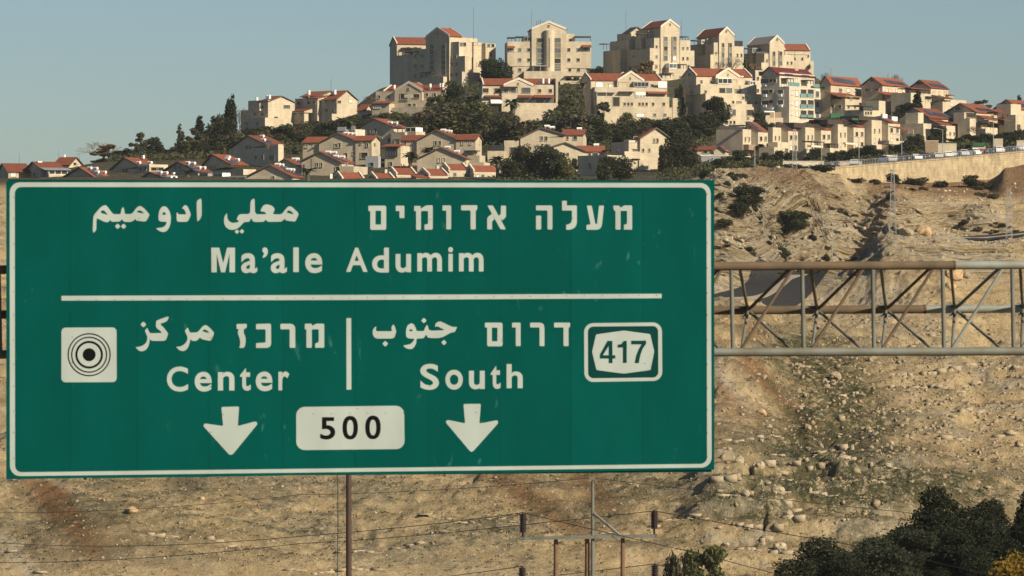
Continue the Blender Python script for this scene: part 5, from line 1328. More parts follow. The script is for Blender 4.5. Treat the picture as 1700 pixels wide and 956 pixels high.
b = B(HS, 'bright sunlit gabled house with a red left roof slope beside a big dark pine', 'house', 1089, 275, 950, 22)
b.box(1063, 1116, 230, 278, 0, 9).gv(1063, 1116, 229.5, 212.6, 0, xs=1056.5, yer=231.5, ax=1089); b.box(1044, 1064, 234.8, 262, .8, xs=1015).box(1037, 1064, 251.5, 263, -1.5, 3).part('railing', 'white', 1044, 1062, 233.3, 235, .7, .1)
b.wins([1086, 1091.5], [233.4], 3, 7, 0, 'gd').wins([1067.7, 1078, 1100], [249.2, ], 3, 5, 0, 'dgd').win(1054, 250, 8, 6, .8, 'g').win(1058, 229, 12, 5, 3, 'o'); b.box(1043, 1078, 267, 300, -3, 7).box(1061, 1079, 266, 300, -3.4, 6).win(1068, 296, 4, 4, -3.4, 'd'); b.sw(1044, .8, 1027, 248, 1.5, 4, 'w').done()
b = B(HS, 'low house with red roof and white gable, left of the stepped row houses', 'house', 1185, 266, 955, -8)
b.box(1157, 1186, 249.5, 270, 0, 8).gu(1146, 1186, 249, 243.2, 0, 8).box(1185, 1205, 249, 270, -.5, 7).gv(1184, 1204, 250, 242, -.5, 7); b.win(1171, 252.5, 7, 4, 0, 'd'); b.part('railing', 'white', 1163, 1184, 256.5, 258, -.6, .1); b.done()

# ------------------------------------------------------------------ stepped row houses right of centre
RH = 'row_house'
RG = 'stepped row houses above the retaining wall'
def row_house(label, A, top, F1, S, F2, low, yr, D=1000, roofx=None, extra=()):
    """A=(left px of the shaded side, front corner px), F1=right px of the rear front, S=front corner of the forward bay, F2=its right edge"""
    b = B(RH, label, 'row house', A[1], 262, D, 57, 'stone', RG)
    b.box(A[1], F1 + 6, top, 264, 0, xs=A[0])
    _, t = b.hit(S, 0); u, _ = b.hit(F1, 0)
    v = b.side(S, u)[0]
    b.box(S, F2, low, 264, v, xs=F1 + .5) if v < -0.3 else b.box(S, F2, low, 264, -2.6, 3)
    vv = min(v, -.4)
    b.lean(S, F2, low, yr, vv, xs=S - 21, m='tile', ov=.1); b.panels([(S + 4.5 - 21 * t, low - 1 - (low - yr) * t) for t in (.18, .48, .78)], 1.5, 1.5, -1)
    w = (A[1] + (F1 - A[1]) * .28, A[1] + (F1 - A[1]) * .74)
    b.wins(list(w), [low + 12, low + 28], 1.8, 7, 0, 'dgwd'); b.wins([S + (F2 - S) * .28, S + (F2 - S) * .76], [low + 11, low + 28], 3.8, 7, vv, 'dgwd')
    for e in extra: e(b)
    return b.done()
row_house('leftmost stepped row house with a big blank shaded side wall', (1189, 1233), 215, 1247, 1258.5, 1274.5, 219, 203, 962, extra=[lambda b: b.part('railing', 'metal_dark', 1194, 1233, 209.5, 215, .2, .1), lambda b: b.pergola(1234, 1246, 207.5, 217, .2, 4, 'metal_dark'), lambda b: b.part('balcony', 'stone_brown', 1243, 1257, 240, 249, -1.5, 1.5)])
row_house('second stepped row house from the left, with a walled balcony', (1275, 1283), 212, 1297, 1308.5, 1324.5, 217, 204, 969, extra=[lambda b: b.part('balcony', 'stone', 1291, 1308, 236, 246, -2.5, 2.5), lambda b: b.box(1285, 1303, 245, 266, -4, 4), lambda b: b.pergola(1284, 1297, 207, 214, .2, 3, 'metal_dark')])
row_house('middle stepped row house with a dark awning over its balcony', (1313, 1337), 212, 1352, 1363, 1379.5, 216, 203, 976, extra=[lambda b: b.pergola(1347, 1369, 234.5, 244, -5, 2.5, 'dark_wood'), lambda b: b.part('balcony', 'coping', 1347, 1366, 241.5, 244.5, -5, 1), lambda b: b.part('roof_shelter', 'dark_wood', 1318, 1338, 204, 212, .8, 4)])
row_house('fourth stepped row house, dark roof shelter above its shaded side', (1377.6, 1391), 207, 1406.5, 1417, 1435, 211.5, 199, 983, extra=[lambda b: b.part('roof_shelter', 'dark_wood', 1374, 1399, 199, 207, .8, 5), lambda b: b.lean(1357, 1400, 200, 196.5, 2, 5, m='dark_wood', wall=False, name='shelter_roof'), lambda b: b.pergola(1380, 1392, 238, 247, -1, 3, 'dark_wood'), lambda b: b.box(1378, 1394, 246, 266, -2, 4), lambda b: b.part('balcony', 'coping', 1404, 1424, 237, 240, -3.5, .8)])
row_house('rightmost stepped row house with white drum tanks and a cream balcony', (1426.6, 1447), 200, 1464, 1474.5, 1494, 205, 196.5, 990, extra=[lambda b: b.part('roof_shelter', 'dark_wood', 1426, 1456, 193, 200, .8, 5), lambda b: b.part('green_screen', 'green_cloth', 1415, 1425, 196, 199.5, .8, .3), lambda b: b.stand([(1466, 196), (1469.5, 196.5)], 1.0, .55, 3), lambda b: b.box(1476, 1505, 234, 240, -6, 3), lambda b: b.win(1479, 246, 9, 9, -2, 'o'), lambda b: b.part('parapet', 'white', 1481, 1490, 193.5, 201, 3.5, .3)])

# ------------------------------------------------------------------ detached houses on the right shoulder
def shoulder_house(label, xs, xl, xr, ye, yr, row, D, yaw=40, m='tile'):
    b = B(HS, label, 'house', xl, row, D, yaw)
    b.box(xl, xr, ye - .3, row, 0, xs=xs).gu(xl, xr, ye, yr, 0, xs=xs, m=m)
    return b
b = shoulder_house('tall house right of the teal-balcony block, two red roof levels and a green fence below', 1362, 1379, 1429.7, 140.5, 128, 195, 1100, 54)
b.panels([(1386, 133), (1393, 134), (1400, 135), (1407, 136), (1414, 137)], 2.4, 1.5, 0); b.box(1404, 1430, 160, 196, -3.5, xs=1397).box(1403, 1426, 165, 196, -4.2, xs=1378); b.lean(1390, 1429, 161.5, 154.5, -4.0, 4, wall=False, name='porch_roof'); b.wins([1395, 1408, 1420], [149.5], 4.6, 5.5, 0, 'gww'); b.wins([1408.5, 1419], [177], 2.6, 5, -4.2, 'd'); b.win(1412.5, 163, 3, 4.6, -4.2, 'g')
b.sw(1379, 0, 1366, 146, 1.2, 5, 'd').sw(1403, -4.2, 1383, 176.5, .8, 3, 'o').sw(1403, -4.2, 1394.5, 177, 1, 5, 'd'); b.part('green_screen', 'green_cloth', 1379, 1408, 189, 198, -6, .3); b.mast(1379.5, 113, 128, 4, .05).done()
b = shoulder_house('tall shaded gable and solar red roof, second house right of the teal-balcony block', 1430, 1465, 1509, 142.5, 129.8, 192, 1105, 54)
b.panels([(1474, 136), (1480, 137), (1487, 138), (1494, 139), (1500, 140.5)], 2.4, 1.5, 0).wins([1472, 1477, 1488, 1500], [150], 3, 5, 0, 'w'); b.sw(1465, 0, 1448, 133, 1.0, 4, 'd').sw(1465, 0, 1439.5, 149.5, 1.2, 4, 'd').sw(1465, 0, 1446.5, 149.5, .5, 5, 'w').sw(1465, 0, 1456, 149, 1.2, 4, 'd')
b.box(1459, 1485, 168, 196, -5, xs=1437); b.pergola(1427, 1449, 175, 183, -7, 4, 'dark_wood', n=4); b.glazed(1433, 1449, 177, 183, 4, -7.2, 1.0, 'metal_dark', 'glass_grey'); b.box(1434, 1460, 183, 198, -7, 6).wins([1437, 1441, 1445.5], [187.5], 2.6, 5, -7, 'd'); b.lean(1466, 1516, 158, 153.5, -3, 3, wall=False, name='porch_roof'); b.box(1484, 1516, 158, 190, -3.2, xs=1462).wins([1490, 1508], [166.5], 4, 6, -3.2, 'w'); b.win(1488.5, 163, 8, 5, -3.2, 'w'); b.done()
b = shoulder_house('house with a deep dark veranda under its beige gable, behind a cypress', 1509, 1545, 1574, 146.5, 134, 172, 1110, 54)
b.panels([(1548, 141.5), (1554, 142), (1560, 143), (1566, 144.5)], 2.2, 1.5, 0).wins([1550, 1560, 1569], [154.5], 3.6, 5, 0, 'dwd'); b.sw(1545, 0, 1526, 138, 1.8, 4.5, 'd'); b.lean(1512, 1545, 148, 145, -5, 5, wall=False, name='porch_roof'); b.pergola(1512, 1543, 147, 155, -4.6, 4, 'dark_wood'); b.box(1512, 1545, 155, 176, -5, 6)
b.pergola(1541, 1566, 160.5, 170, -6, 4, 'dark_wood', n=4); b.box(1565, 1573, 169, 188, -6, xs=1541).lean(1568, 1581, 164, 159, -4, 4).box(1572, 1604, 166, 190, -3.5, 7).lean(1575, 1584, 159, 155, -1, 3); b.wins([1580, 1596], [173], 3, 5, -3.5, 'w'); b.done()
b = shoulder_house('nearer solar-roofed house above the roadside trees with a small red porch roof', 1491, 1543, 1580, 196.5, 180.6, 234, 1004, 54)
b.panels([(1541, 186), (1545, 189), (1556, 190), (1562, 191), (1569, 192.5)], 2.4, 1.6, 0).wins([1550], [205, 222], 3, 6.5, 0, 'w'); b.sw(1543, 0, 1511, 188, 2.2, 5, 'd').sw(1543, 0, 1513, 203, 1, 5, 'w').box(1533, 1546, 205, 234, -3, xs=1491).box(1524, 1533, 187, 207, -.5, 3.5); b.lean(1560, 1579, 207, 199, -3, 3, name='porch_roof'); b.box(1571, 1590, 209, 238, -4, xs=1562).wins([1577, 1584], [222], 2.6, 5, -4, 'g'); b.lean(1494, 1514, 214.5, 211, -6, 3, wall=False, name='porch_roof'); b.sw(1533, -3, 1512, 218, 1.4, 7, 'w').done()
b = shoulder_house('wide red-roofed house with a dark veranda and a lamp post in front', 1568, 1620.5, 1657, 187.5, 173.2, 226, 1012, 54)
b.panels([(1627, 182), (1633, 182.5), (1639, 183.5), (1645, 184.5)], 2.4, 1.6, 0); b.sw(1620, 0, 1590, 180, 1.6, 6, 'd').sw(1620, 0, 1589, 194, 1.2, 4, 'd').box(1601, 1622, 187, 205, .5, 3).win(1611, 191, 14, 8, .4, 'o').win(1628, 196, 3.6, 7, 0, 'd'); b.box(1610, 1620, 197, 228, -3, xs=1590); b.lean(1636, 1655, 199, 191, -2.5, 3, name='porch_roof'); b.pergola(1622, 1646, 204, 212, -3, 3, 'dark_wood'); b.box(1629, 1668, 212, 230, -3.2, 6); b.box(1650, 1668, 192, 225, -1, 6).lean(1653, 1668, 207, 204, -2.5, 2, wall=False, name='porch_roof').wins([1658, 1664], [210.5], 4, 6, -1.1, 'w'); b.lean(1579, 1594, 205, 202, -5, 4, wall=False, name='porch_roof'); b.done()
b = shoulder_house('red-roofed house cut by the right edge of the picture', 1648, 1694, 1745, 183, 167.5, 222, 1021, 54)
b.panels([(1697, 175), (1703, 177)], 2.4, 1.6, 0); b.sw(1694, 0, 1664, 174, 2.2, 4.5, 'd').sw(1694, 0, 1669, 174, .8, 4, 'd').box(1678, 1695, 173, 195, -.5, 4); b.lean(1656, 1675, 188, 182, -4, 3, wall=False, name='porch_roof'); b.pergola(1656, 1674, 186, 194, -4, 3, 'dark_wood'); b.box(1686, 1730, 192, 226, -4, xs=1667); b.lean(1666, 1677, 200, 197, -6, 3, wall=False, name='porch_roof'); b.box(1694, 1740, 208, 228, -5, 6).done()
# ------------------------------------------------------------------ trees: trunk + limbs, and crowns of many small leaf faces
def leaf_mesh(name, pts, size, m, rng, up=0.3, aspect=0.6):
    n = len(pts)
    a = rng.normal(size=(n, 3)); a[:, 2] *= 0.7
    a /= np.linalg.norm(a, axis=1)[:, None]
    b = rng.normal(size=(n, 3)); b -= (b * a).sum(1)[:, None] * a; b /= np.linalg.norm(b, axis=1)[:, None]
    s = size * rng.uniform(0.55, 1.35, (n, 1))
    a = a * s; b = b * s * aspect
    V = np.stack([pts - a - b * .4, pts + a * .1 - b, pts + a, pts - a * .1 + b], 1).reshape(-1, 3)
    return npmesh(name, V, np.arange(4 * n).reshape(n, 4), m, smooth=False)

def blob_pts(rng, blobs, n):
    """points in the outer shells of ellipsoid clumps (x, y, z, rx, rz)"""
    w = np.array([q[3] ** 2 * max(q[4], .05) ** .5 for q in blobs]); w /= w.sum()
    k = rng.choice(len(blobs), n, p=w)
    Q = np.array(blobs)[k]
    d = rng.normal(size=(n, 3)); d /= np.linalg.norm(d, axis=1)[:, None]
    r = rng.uniform(0.25, 1.0, n) ** 0.45
    r *= 1 + 0.16 * np.sin(d[:, 0] * 7 + k) * np.cos(d[:, 2] * 6 + k * 2.1)
    p = d * r[:, None]
    p[:, 0] *= Q[:, 3]; p[:, 1] *= Q[:, 3]; p[:, 2] *= Q[:, 4]
    return p + Q[:, :3]

def trunk_mesh(h, r, limbs, rng):
    mb = MB()
    p = Vector((0, 0, -.06)); steps = 4
    for i in range(steps):
        q = Vector((rng.normal() * .012, rng.normal() * .012, h * (i + 1) / steps))
        mb.tube(p, q, r * (1 - .6 * i / steps), r * (1 - .6 * (i + 1) / steps), 7, caps=False); p = q
    for (x, y, z) in limbs:
        s = Vector((0, 0, h * rng.uniform(.45, .95)))
        mid = (s + Vector((x, y, z))) / 2 + Vector((0, 0, -.03))
        mb.tube(s, mid, r * .45, r * .28, 5, caps=False); mb.tube(mid, (x, y, z), r * .28, r * .08, 5, caps=False)
    me = bpy.data.meshes.new('trunk'); me.from_pydata(mb.v, [], mb.f); me.materials.append(MATS['bark'])
    me.polygons.foreach_set('use_smooth', [True] * len(me.polygons)); me.update()
    return me

def make_kind(kind, seed, leaf, n=1500, size=.045):
    rng = np.random.default_rng(seed)
    bl = []
    if kind == 'bushy':                      # broad uneven crown almost to the ground
        for i in range(15):
            a = rng.uniform(0, 6.28); h = rng.uniform(.18, .86); rr = .36 * math.sin(math.pi * min(max(h, .25), .97)) ** .6 * rng.uniform(.4, 1)
            s = rng.uniform(.12, .21); bl.append((rr * math.cos(a), rr * math.sin(a), h, s, s * rng.uniform(.7, 1)))
        bl.append((0, 0, .5, .28, .33)); bl.append((rng.uniform(-.1, .1), 0, .86, .12, .13)); th = .35
    elif kind == 'open':                     # taller, looser crown on a visible trunk, sky between the clumps
        for i in range(13):
            a = rng.uniform(0, 6.28); h = rng.uniform(.34, .93); rr = .38 * math.sin(math.pi * (h - .15) / .9) * rng.uniform(.55, 1.1)
            s = rng.uniform(.08, .15); bl.append((rr * math.cos(a), rr * math.sin(a), h, s * 1.15, s * .75))
        th = .6
    elif kind == 'conifer':                  # tiers of drooping branches
        for i in range(9):
            h = .16 + .78 * i / 8; R_ = .30 * (1 - h) ** .75 + .03
            for j in range(5 if i < 7 else 2):
                a = rng.uniform(0, 6.28); q = R_ * rng.uniform(.35, 1); bl.append((q * math.cos(a), q * math.sin(a), h + rng.uniform(-.03, .03), R_ * .45, .045))
            bl.append((0, 0, h, R_ * .5, .06))
        th = .9
    elif kind == 'cypress':
        for i in range(12):
            h = .05 + .9 * i / 11; R_ = .115 * math.sin(math.pi * (.12 + .86 * h) ** .8) ** .7 + .012
            bl.append((rng.normal() * .012, rng.normal() * .012, h, R_, .075))
        th = .2
    elif kind == 'shrub':
        for i in range(9):
            a = rng.uniform(0, 6.28); q = rng.uniform(0, .36); s = rng.uniform(.16, .26); bl.append((q * math.cos(a), q * math.sin(a), rng.uniform(.2, .62), s, s * 1.2))
        th = .3
    elif kind == 'pine':                     # broad umbrella clumps on leaning limbs
        for i in range(30):
            a = rng.uniform(0, 6.28); h = rng.uniform(.22, .94); rr = .44 * math.sin(math.pi * min(.96, max(.2, h)) ** 1.25) ** .7 * rng.uniform(.35, 1)
            s = rng.uniform(.075, .14); bl.append((rr * math.cos(a), rr * math.sin(a), h, s * 1.2, s * .75))
        bl.append((0, 0, .55, .13, .2)); th = .7
    pts = blob_pts(rng, bl, n)
    pts = pts[pts[:, 2] > 0.0]
    cm = leaf_mesh('crown', pts, size, MATS[leaf], rng)
    limbs = [(q[0] * .8, q[1] * .8, q[2]) for q in bl[:7]]
    return trunk_mesh(th, .032 if kind != 'pine' else .026, limbs, rng), cm

def palm_kind(seed):
    rng = np.random.default_rng(seed); mb = MB()
    for i in range(34):
        a = rng.uniform(0, 6.28); e0 = rng.uniform(-.5, 1.2)
        p = Vector((0, 0, .86)); d = Vector((math.cos(a) * math.cos(e0), math.sin(a) * math.cos(e0), math.sin(e0)))
        s = d.cross(Vector((0, 0, 1))); s = (s if s.length > .1 else Vector((1, 0, 0))).normalized()
        L = rng.uniform(.20, .30)
        for k in range(5):
            q = p + d * L / 5; w0, w1 = .055 * (1 - k / 5) ** .5, .055 * (1 - (k + 1) / 5) ** .5
            mb.add([p - s * w0 - Vector((0, 0, w0 * .5)), p, q, q - s * w1 - Vector((0, 0, w1 * .5))], [(0, 1, 2, 3)])
            mb.add([p, p + s * w0 - Vector((0, 0, w0 * .5)), q + s * w1 - Vector((0, 0, w1 * .5)), q], [(0, 1, 2, 3)])
            p = q; d = (d + Vector((0, 0, -.30))).normalized()
    me = bpy.data.meshes.new('crown'); me.from_pydata(mb.v, [], mb.f); me.materials.append(MATS['leaf']); me.update()
    t = MB(); t.tube((0, 0, -.05), (.01, 0, .5), .045, .04, 9, False); t.tube((.01, 0, .5), (0, 0, .88), .05, .07, 9)
    tm = bpy.data.meshes.new('trunk'); tm.from_pydata(t.v, [], t.f); tm.materials.append(MATS['bark']); tm.update()
    return tm, me

def bare_kind(seed, m='bark'):
    rng = np.random.default_rng(seed); tw = MB()
    t = MB(); t.tube((0, 0, -.05), (0, 0, .3), .03, .022, 7, False)
    def grow(p, d, L, r, n):
        q = p + d * L; tw.tube(p, q, r, r * .6, 4, False)
        if n == 0: return
        for _ in range(3 if n > 1 else 4):
            nd = (d + Vector(rng.normal(size=3)) * .5 + Vector((0, 0, .12))).normalized()
            grow(q, nd, L * rng.uniform(.6, .85), r * .6, n - 1)
    for _ in range(5):
        grow(Vector((0, 0, .28)), Vector((rng.normal() * .6, rng.normal() * .6, 1)).normalized(), .2, .014, 4)
    me = bpy.data.meshes.new('branches'); me.from_pydata(tw.v, [], tw.f); me.materials.append(MATS[m]); me.update()
    tm = bpy.data.meshes.new('trunk'); tm.from_pydata(t.v, [], t.f); tm.materials.append(MATS['bark']); tm.update()
    return tm, me

KIND = {
 'bushy': [make_kind('bushy', 1, 'leaf', 1900), make_kind('bushy', 2, 'leaf', 1900), make_kind('bushy', 3, 'leaf_dark', 1900), make_kind('bushy', 14, 'leaf_olive', 1900)],
 'dark': [make_kind('bushy', 4, 'leaf_dark', 2600, .04), make_kind('bushy', 5, 'leaf_dark', 2600, .04)],
 'big': [make_kind('bushy', 15, 'leaf_dark', 6000, .026), make_kind('bushy', 16, 'leaf_dark', 6000, .026)],
 'light': [make_kind('bushy', 6, 'leaf_light', 1900), make_kind('open', 7, 'leaf_light', 1700)],
 'open': [make_kind('open', 8, 'leaf', 1500), make_kind('open', 9, 'leaf_dark', 1500), make_kind('open', 17, 'leaf_olive', 1500)],
 'conifer': [make_kind('conifer', 10, 'leaf_dark', 1700, .04)],
 'cypress': [make_kind('cypress', 11, 'leaf_pine', 1500, .035)],
 'shrub': [make_kind('shrub', 12, 'leaf_dark', 900, .07), make_kind('shrub', 13, 'leaf_olive', 900, .07), make_kind('shrub', 18, 'leaf', 900, .07)],
 'palm': [palm_kind(21), palm_kind(22)],
 'bare': [bare_kind(31), bare_kind(32)],
 'dry': [bare_kind(33, 'leaf_dry')],
 'pine': [make_kind('pine', 41, 'leaf_pine', 52000, .0105), make_kind('pine', 42, 'leaf_pine', 52000, .0105), make_kind('pine', 43, 'leaf_grey', 52000, .0105)],
 'near': [make_kind('bushy', 51, 'leaf_grey', 24000, .0135), make_kind('bushy', 52, 'leaf_grey', 24000, .0135), make_kind('bushy', 53, 'leaf_pine', 24000, .0135)],
 'dryleaf': [make_kind('open', 44, 'leaf_dry', 1300, .04)],
 'yellow': [make_kind('shrub', 45, 'leaf_yellow', 7000, .022)],
}
WID = {'bushy': 1.0, 'dark': 1.0, 'big': 1.0, 'light': .95, 'open': .95, 'conifer': .62, 'cypress': .26, 'shrub': 1.15, 'palm': .6, 'bare': .95, 'dry': 1.1, 'pine': 1.1, 'dryleaf': .95, 'yellow': 1.15}
NAMES = {'bushy': 'tree', 'dark': 'tree', 'big': 'tree', 'light': 'tree', 'open': 'tree', 'conifer': 'conifer', 'cypress': 'cypress', 'shrub': 'shrub', 'palm': 'palm_tree', 'bare': 'bare_tree', 'dry': 'dry_tree', 'pine': 'pine_tree', 'dryleaf': 'dry_tree', 'yellow': 'shrub', 'near': 'pine_tree'}
EXT = {}
for k_, l_ in KIND.items():
    for i_, (t_, c_) in enumerate(l_):
        co = np.empty(len(c_.vertices) * 3, np.float32); c_.vertices.foreach_get('co', co); co = co.reshape(-1, 3)
        EXT[(k_, i_)] = (np.percentile(co[:, 0], 98.5) - np.percentile(co[:, 0], 1.5) + np.percentile(co[:, 1], 98.5) - np.percentile(co[:, 1], 1.5)) / 2, np.percentile(co[:, 2], 99.7)
def plant(kind, px, D, h, label, group=None, w=None, base=None, var=None, rnd=random):
    """one tree at photo column px, distance D, height h (m), crown width w (m)"""
    ks = KIND[kind]; vi = rnd.randrange(len(ks)) if var is None else var % len(ks); tm, cm = ks[vi]
    ew, eh = EXT[(kind, vi)]
    p = on_ground(px, D, .15) if base is None else at(px, base, D)
    r = empty(NAMES[kind], p, rnd.uniform(0, 6.28))
    cat = {'shrub': 'shrub', 'yellow': 'shrub', 'palm': 'palm tree'}.get(kind, 'tree')
    tag(r, label, cat, group)
    w = w or h * ew / eh; sxy = w / ew
    for nm, me in (('trunk', tm), ('crown', cm)):
        o = bpy.data.objects.new(nm, me); COL.objects.link(o); o.parent = r
        o.scale = (sxy, sxy, h / eh)
    return r
def plant_px(kind, px, top, wpx, D, label, group=None, base=None, var=None):
    """height from the row of its top, width from its width in the photo"""
    z0 = gz(px, D) if base is None else -(base - CY) / F * D
    h = -(top - CY) / F * D - z0
    return plant(kind, px, D, max(h, .8), label, group, wpx / F * D, base, var)

# --- skyline at the left
plant_px('dry', 172, 234, 62, 1045, 'pale brown dry feathery tree at the far left of the skyline')
plant_px('dryleaf', 180, 239, 44, 1047, 'second pale brown dry tree crown merging with the feathery one')
plant_px('dark', 168, 262, 34, 1030, 'low round dark bush tree in front of the dry brown tree')
plant_px('dark', 208, 246, 34, 1035, 'broad dark tree just right of the dry brown tree')
plant_px('open', 231, 219, 30, 1040, 'tall loose dark tree, first tall one from the left on the skyline')
plant_px('dark', 260, 227, 32, 1040, 'dense oval dark tree behind the house with the chimney')
plant_px('dark', 285, 243, 22, 1050, 'small dark tree between the oval tree and the tiered conifer')
plant_px('conifer', 299, 206, 23, 1050, 'tiered conifer standing alone against the sky')
plant_px('cypress', 331, 192, 18, 1060, 'pointed dark cypress left of the tall cypress pair')
plant_px('open', 324, 212, 26, 1055, 'loose dark tree at the foot of the pointed cypress')
plant_px('conifer', 346, 205, 22, 1065, 'dark conifer close right of the pointed cypress')
plant_px('dark', 362, 190, 34, 1075, 'tall broad dark tree left of the tall twin cypresses')
plant_px('cypress', 386, 157, 13, 1075, 'tallest thin cypress on the left skyline')
plant_px('cypress', 379, 164, 15, 1078, 'slightly shorter cypress joined to the tallest one')
plant_px('dark', 376, 196, 34, 1070, 'dense dark tree around the foot of the twin cypresses')
plant_px('bare', 398, 178, 22, 1110, 'grey bare tree between the cypresses and the skyline block')
plant_px('light', 315, 232, 34, 1040, 'lighter green tree low behind the tiered conifer')
plant_px('dark', 340, 238, 30, 1035, 'round dark tree left of the highest left-slope house')
plant_px('light', 372, 234, 30, 1040, 'yellow-green tree above the highest left-slope house')
plant_px('bare', 607, 158, 24, 1170, 'bare grey tree against the sky left of the half-shaded terraced block')
plant_px('bare', 622, 168, 18, 1165, 'smaller bare tree beside the terraced block on the skyline')
rl_ = random.Random(9)
for i in range(22):
    px = 192 + 215 * (i + rl_.random()) / 22; D = rl_.uniform(1022, 1060)
    plant_px(rl_.choice(['dark', 'bushy', 'dark', 'open']), px, np.interp(px, [190, 240, 290, 340, 400], [252, 250, 250, 236, 228]) + rl_.uniform(-6, 10), rl_.uniform(18, 30), D, 'low dark tree filling in along the foot of the left skyline trees', 'low trees along the left ridge')
# --- wooded belts between the terraces: natural woodland, each tree its own
TOPS = ([380, 430, 470, 500, 540, 580, 610, 650, 690, 730, 760, 800, 830, 860, 900, 930, 950, 975, 1010, 1060, 1100, 1130, 1160],
        [222, 212, 206, 206, 200, 198, 196, 182, 190, 172, 160, 172, 182, 196, 198, 176, 172, 186, 200, 204, 200, 186, 190])
belt = [('hillside trees below the left skyline blocks', 'dark bushy tree in the wood below the left skyline blocks', 385, 600, 1028, 1108, 48),
        ('hillside trees under the half-shaded terraced block', 'bushy tree in the wood under the half-shaded terraced block', 600, 800, 1022, 1095, 58),
        ('hillside trees below the sunlit terraced blocks', 'bushy tree in the wood below the sunlit terraced blocks', 800, 1170, 1018, 1074, 72)]
rb = random.Random(5)
for grp, lab, p0, p1, d0, d1, n in belt:
    for i in range(n):
        px = p0 + (p1 - p0) * (i + rb.random()) / n; D = rb.uniform(d0, d1)
        top = np.interp(px, *TOPS) + rb.uniform(0, 34) * (1 - .5 * (D - d0) / (d1 - d0))
        z0 = gz(px, D); h = -(top - CY) / F * D - z0
        h = min(max(h, 3.2), rb.uniform(7.0, 11.0))
        plant(rb.choices(['bushy', 'dark', 'open', 'light'], [6, 4, 2, 1])[0], px, D, h, lab, grp, h * rb.uniform(.95, 1.35), rnd=rb)
for px, top, w, D, k, lab in (
  (752, 136, 40, 1108, 'big', 'tall dark tree with white flecks rising before the foot of the left tower'),
  (790, 158, 46, 1100, 'dark', 'wide dark tree left of the red-awning terraced block'),
  (726, 158, 28, 1105, 'light', 'green tree at the right edge of the half-shaded terraced block'),
  (824, 97, 44, 1226, 'big', 'large black-green tree between the left tower and the cylinder tower'),
  (812, 104, 30, 1228, 'dark', 'smaller dark tree beside the large one between the two towers'),
  (838, 112, 24, 1222, 'dark', 'dark tree against the left foot of the cylinder tower'),
  (940, 160, 34, 1085, 'bushy', 'olive tree between the two sunlit terraced blocks'),
  (927, 174, 20, 1084, 'dark', 'small dark tree at the right edge of the red-awning block'),
  (1003, 168, 22, 1078, 'open', 'upright young tree before the block with the row of windows'),
  (1040, 186, 24, 1076, 'light', 'pale olive bush tree at the foot of the block with the row of windows'),
  (1128, 140, 14, 1100, 'dark', 'narrow dark tree in the gap between two sunlit blocks'),
  (992, 110, 30, 1270, 'dark', 'dark tree top behind the gap right of the cylinder tower'),
  (1190, 160, 48, 1072, 'big', 'big dark tree standing before the stepped block with the arched opening'),
  (1172, 186, 40, 1068, 'dark', 'dark tree lower left of the big tree at the stepped block'),
  (1143, 190, 34, 1072, 'dark', 'dark tree at the shaded foot of the stepped block'),
  (1262, 184, 24, 1062, 'dark', 'round dark tree in front of the carport'),
  (1280, 203, 16, 1050, 'dark', 'low dark bush behind the row houses'),
  (1127, 218, 46, 935, 'big', 'big dark pine beside the bright sunlit house'),
  (1105, 240, 26, 925, 'dark', 'dark tree before the right wall of the bright sunlit house'),
  (1150, 254, 26, 920, 'dark', 'dark tree right of the big dark pine'),
  (872, 240, 44, 902, 'big', 'left one of the big round dark trees above the sign'),
  (905, 240, 46, 900, 'big', 'right one of the big round dark trees above the sign'),
  (925, 252, 36, 897, 'dark', 'dark tree at the right of the big round pair'),
  (938, 262, 26, 895, 'light', 'yellow-green tree at the right end of the round clump'),
  (847, 262, 30, 898, 'dark', 'low dark tree at the left end of the round clump'),
  (952, 262, 16, 918, 'dark', 'small round dark tree left of the grey shaded building'),
  (1028, 258, 52, 900, 'big', 'spreading dark tree in front of the cream annex'),
  (1003, 270, 26, 896, 'dark', 'dark bush before the grey shaded building'),
  (1512, 170, 44, 1060, 'big', 'wide round dark tree right of centre on the shoulder, left of the cypress'),
  (1497, 178, 24, 1058, 'dark', 'smaller dark tree at the left of the wide round tree'),
  (1370, 118, 18, 1160, 'bare', 'thin bare tree above the roof beside the teal-balcony block')):
    plant_px(k, px, top, w, D, lab)
plant_px('cypress', 1523, 150, 16, 1065, 'dark cypress with a thin tip in front of the veranda house')
plant_px('cypress', 1692, 157, 9, 1150, 'single cypress tip above the roof at the right edge')
plant_px('bare', 1487, 121, 26, 1160, 'bare tree behind the ridge of the second shoulder house')
plant_px('open', 1628, 165, 34, 1140, 'sparse round grey tree on the skyline at the right')
plant_px('bare', 1215, 92, 30, 1205, 'bare tree before the middle sunlit tower')
plant_px('bare', 1197, 100, 24, 1205, 'second bare tree at the foot of the middle sunlit tower')
plant_px('conifer', 1238, 96, 20, 1200, 'tiered conifer between the middle tower and the pale-roofed tower')
plant_px('dryleaf', 1252, 106, 22, 1195, 'brown leafless-looking tree below the pale-roofed tower')
plant_px('dryleaf', 1075, 100, 34, 1200, 'brownish tree in the shade at the left foot of the broad tower')
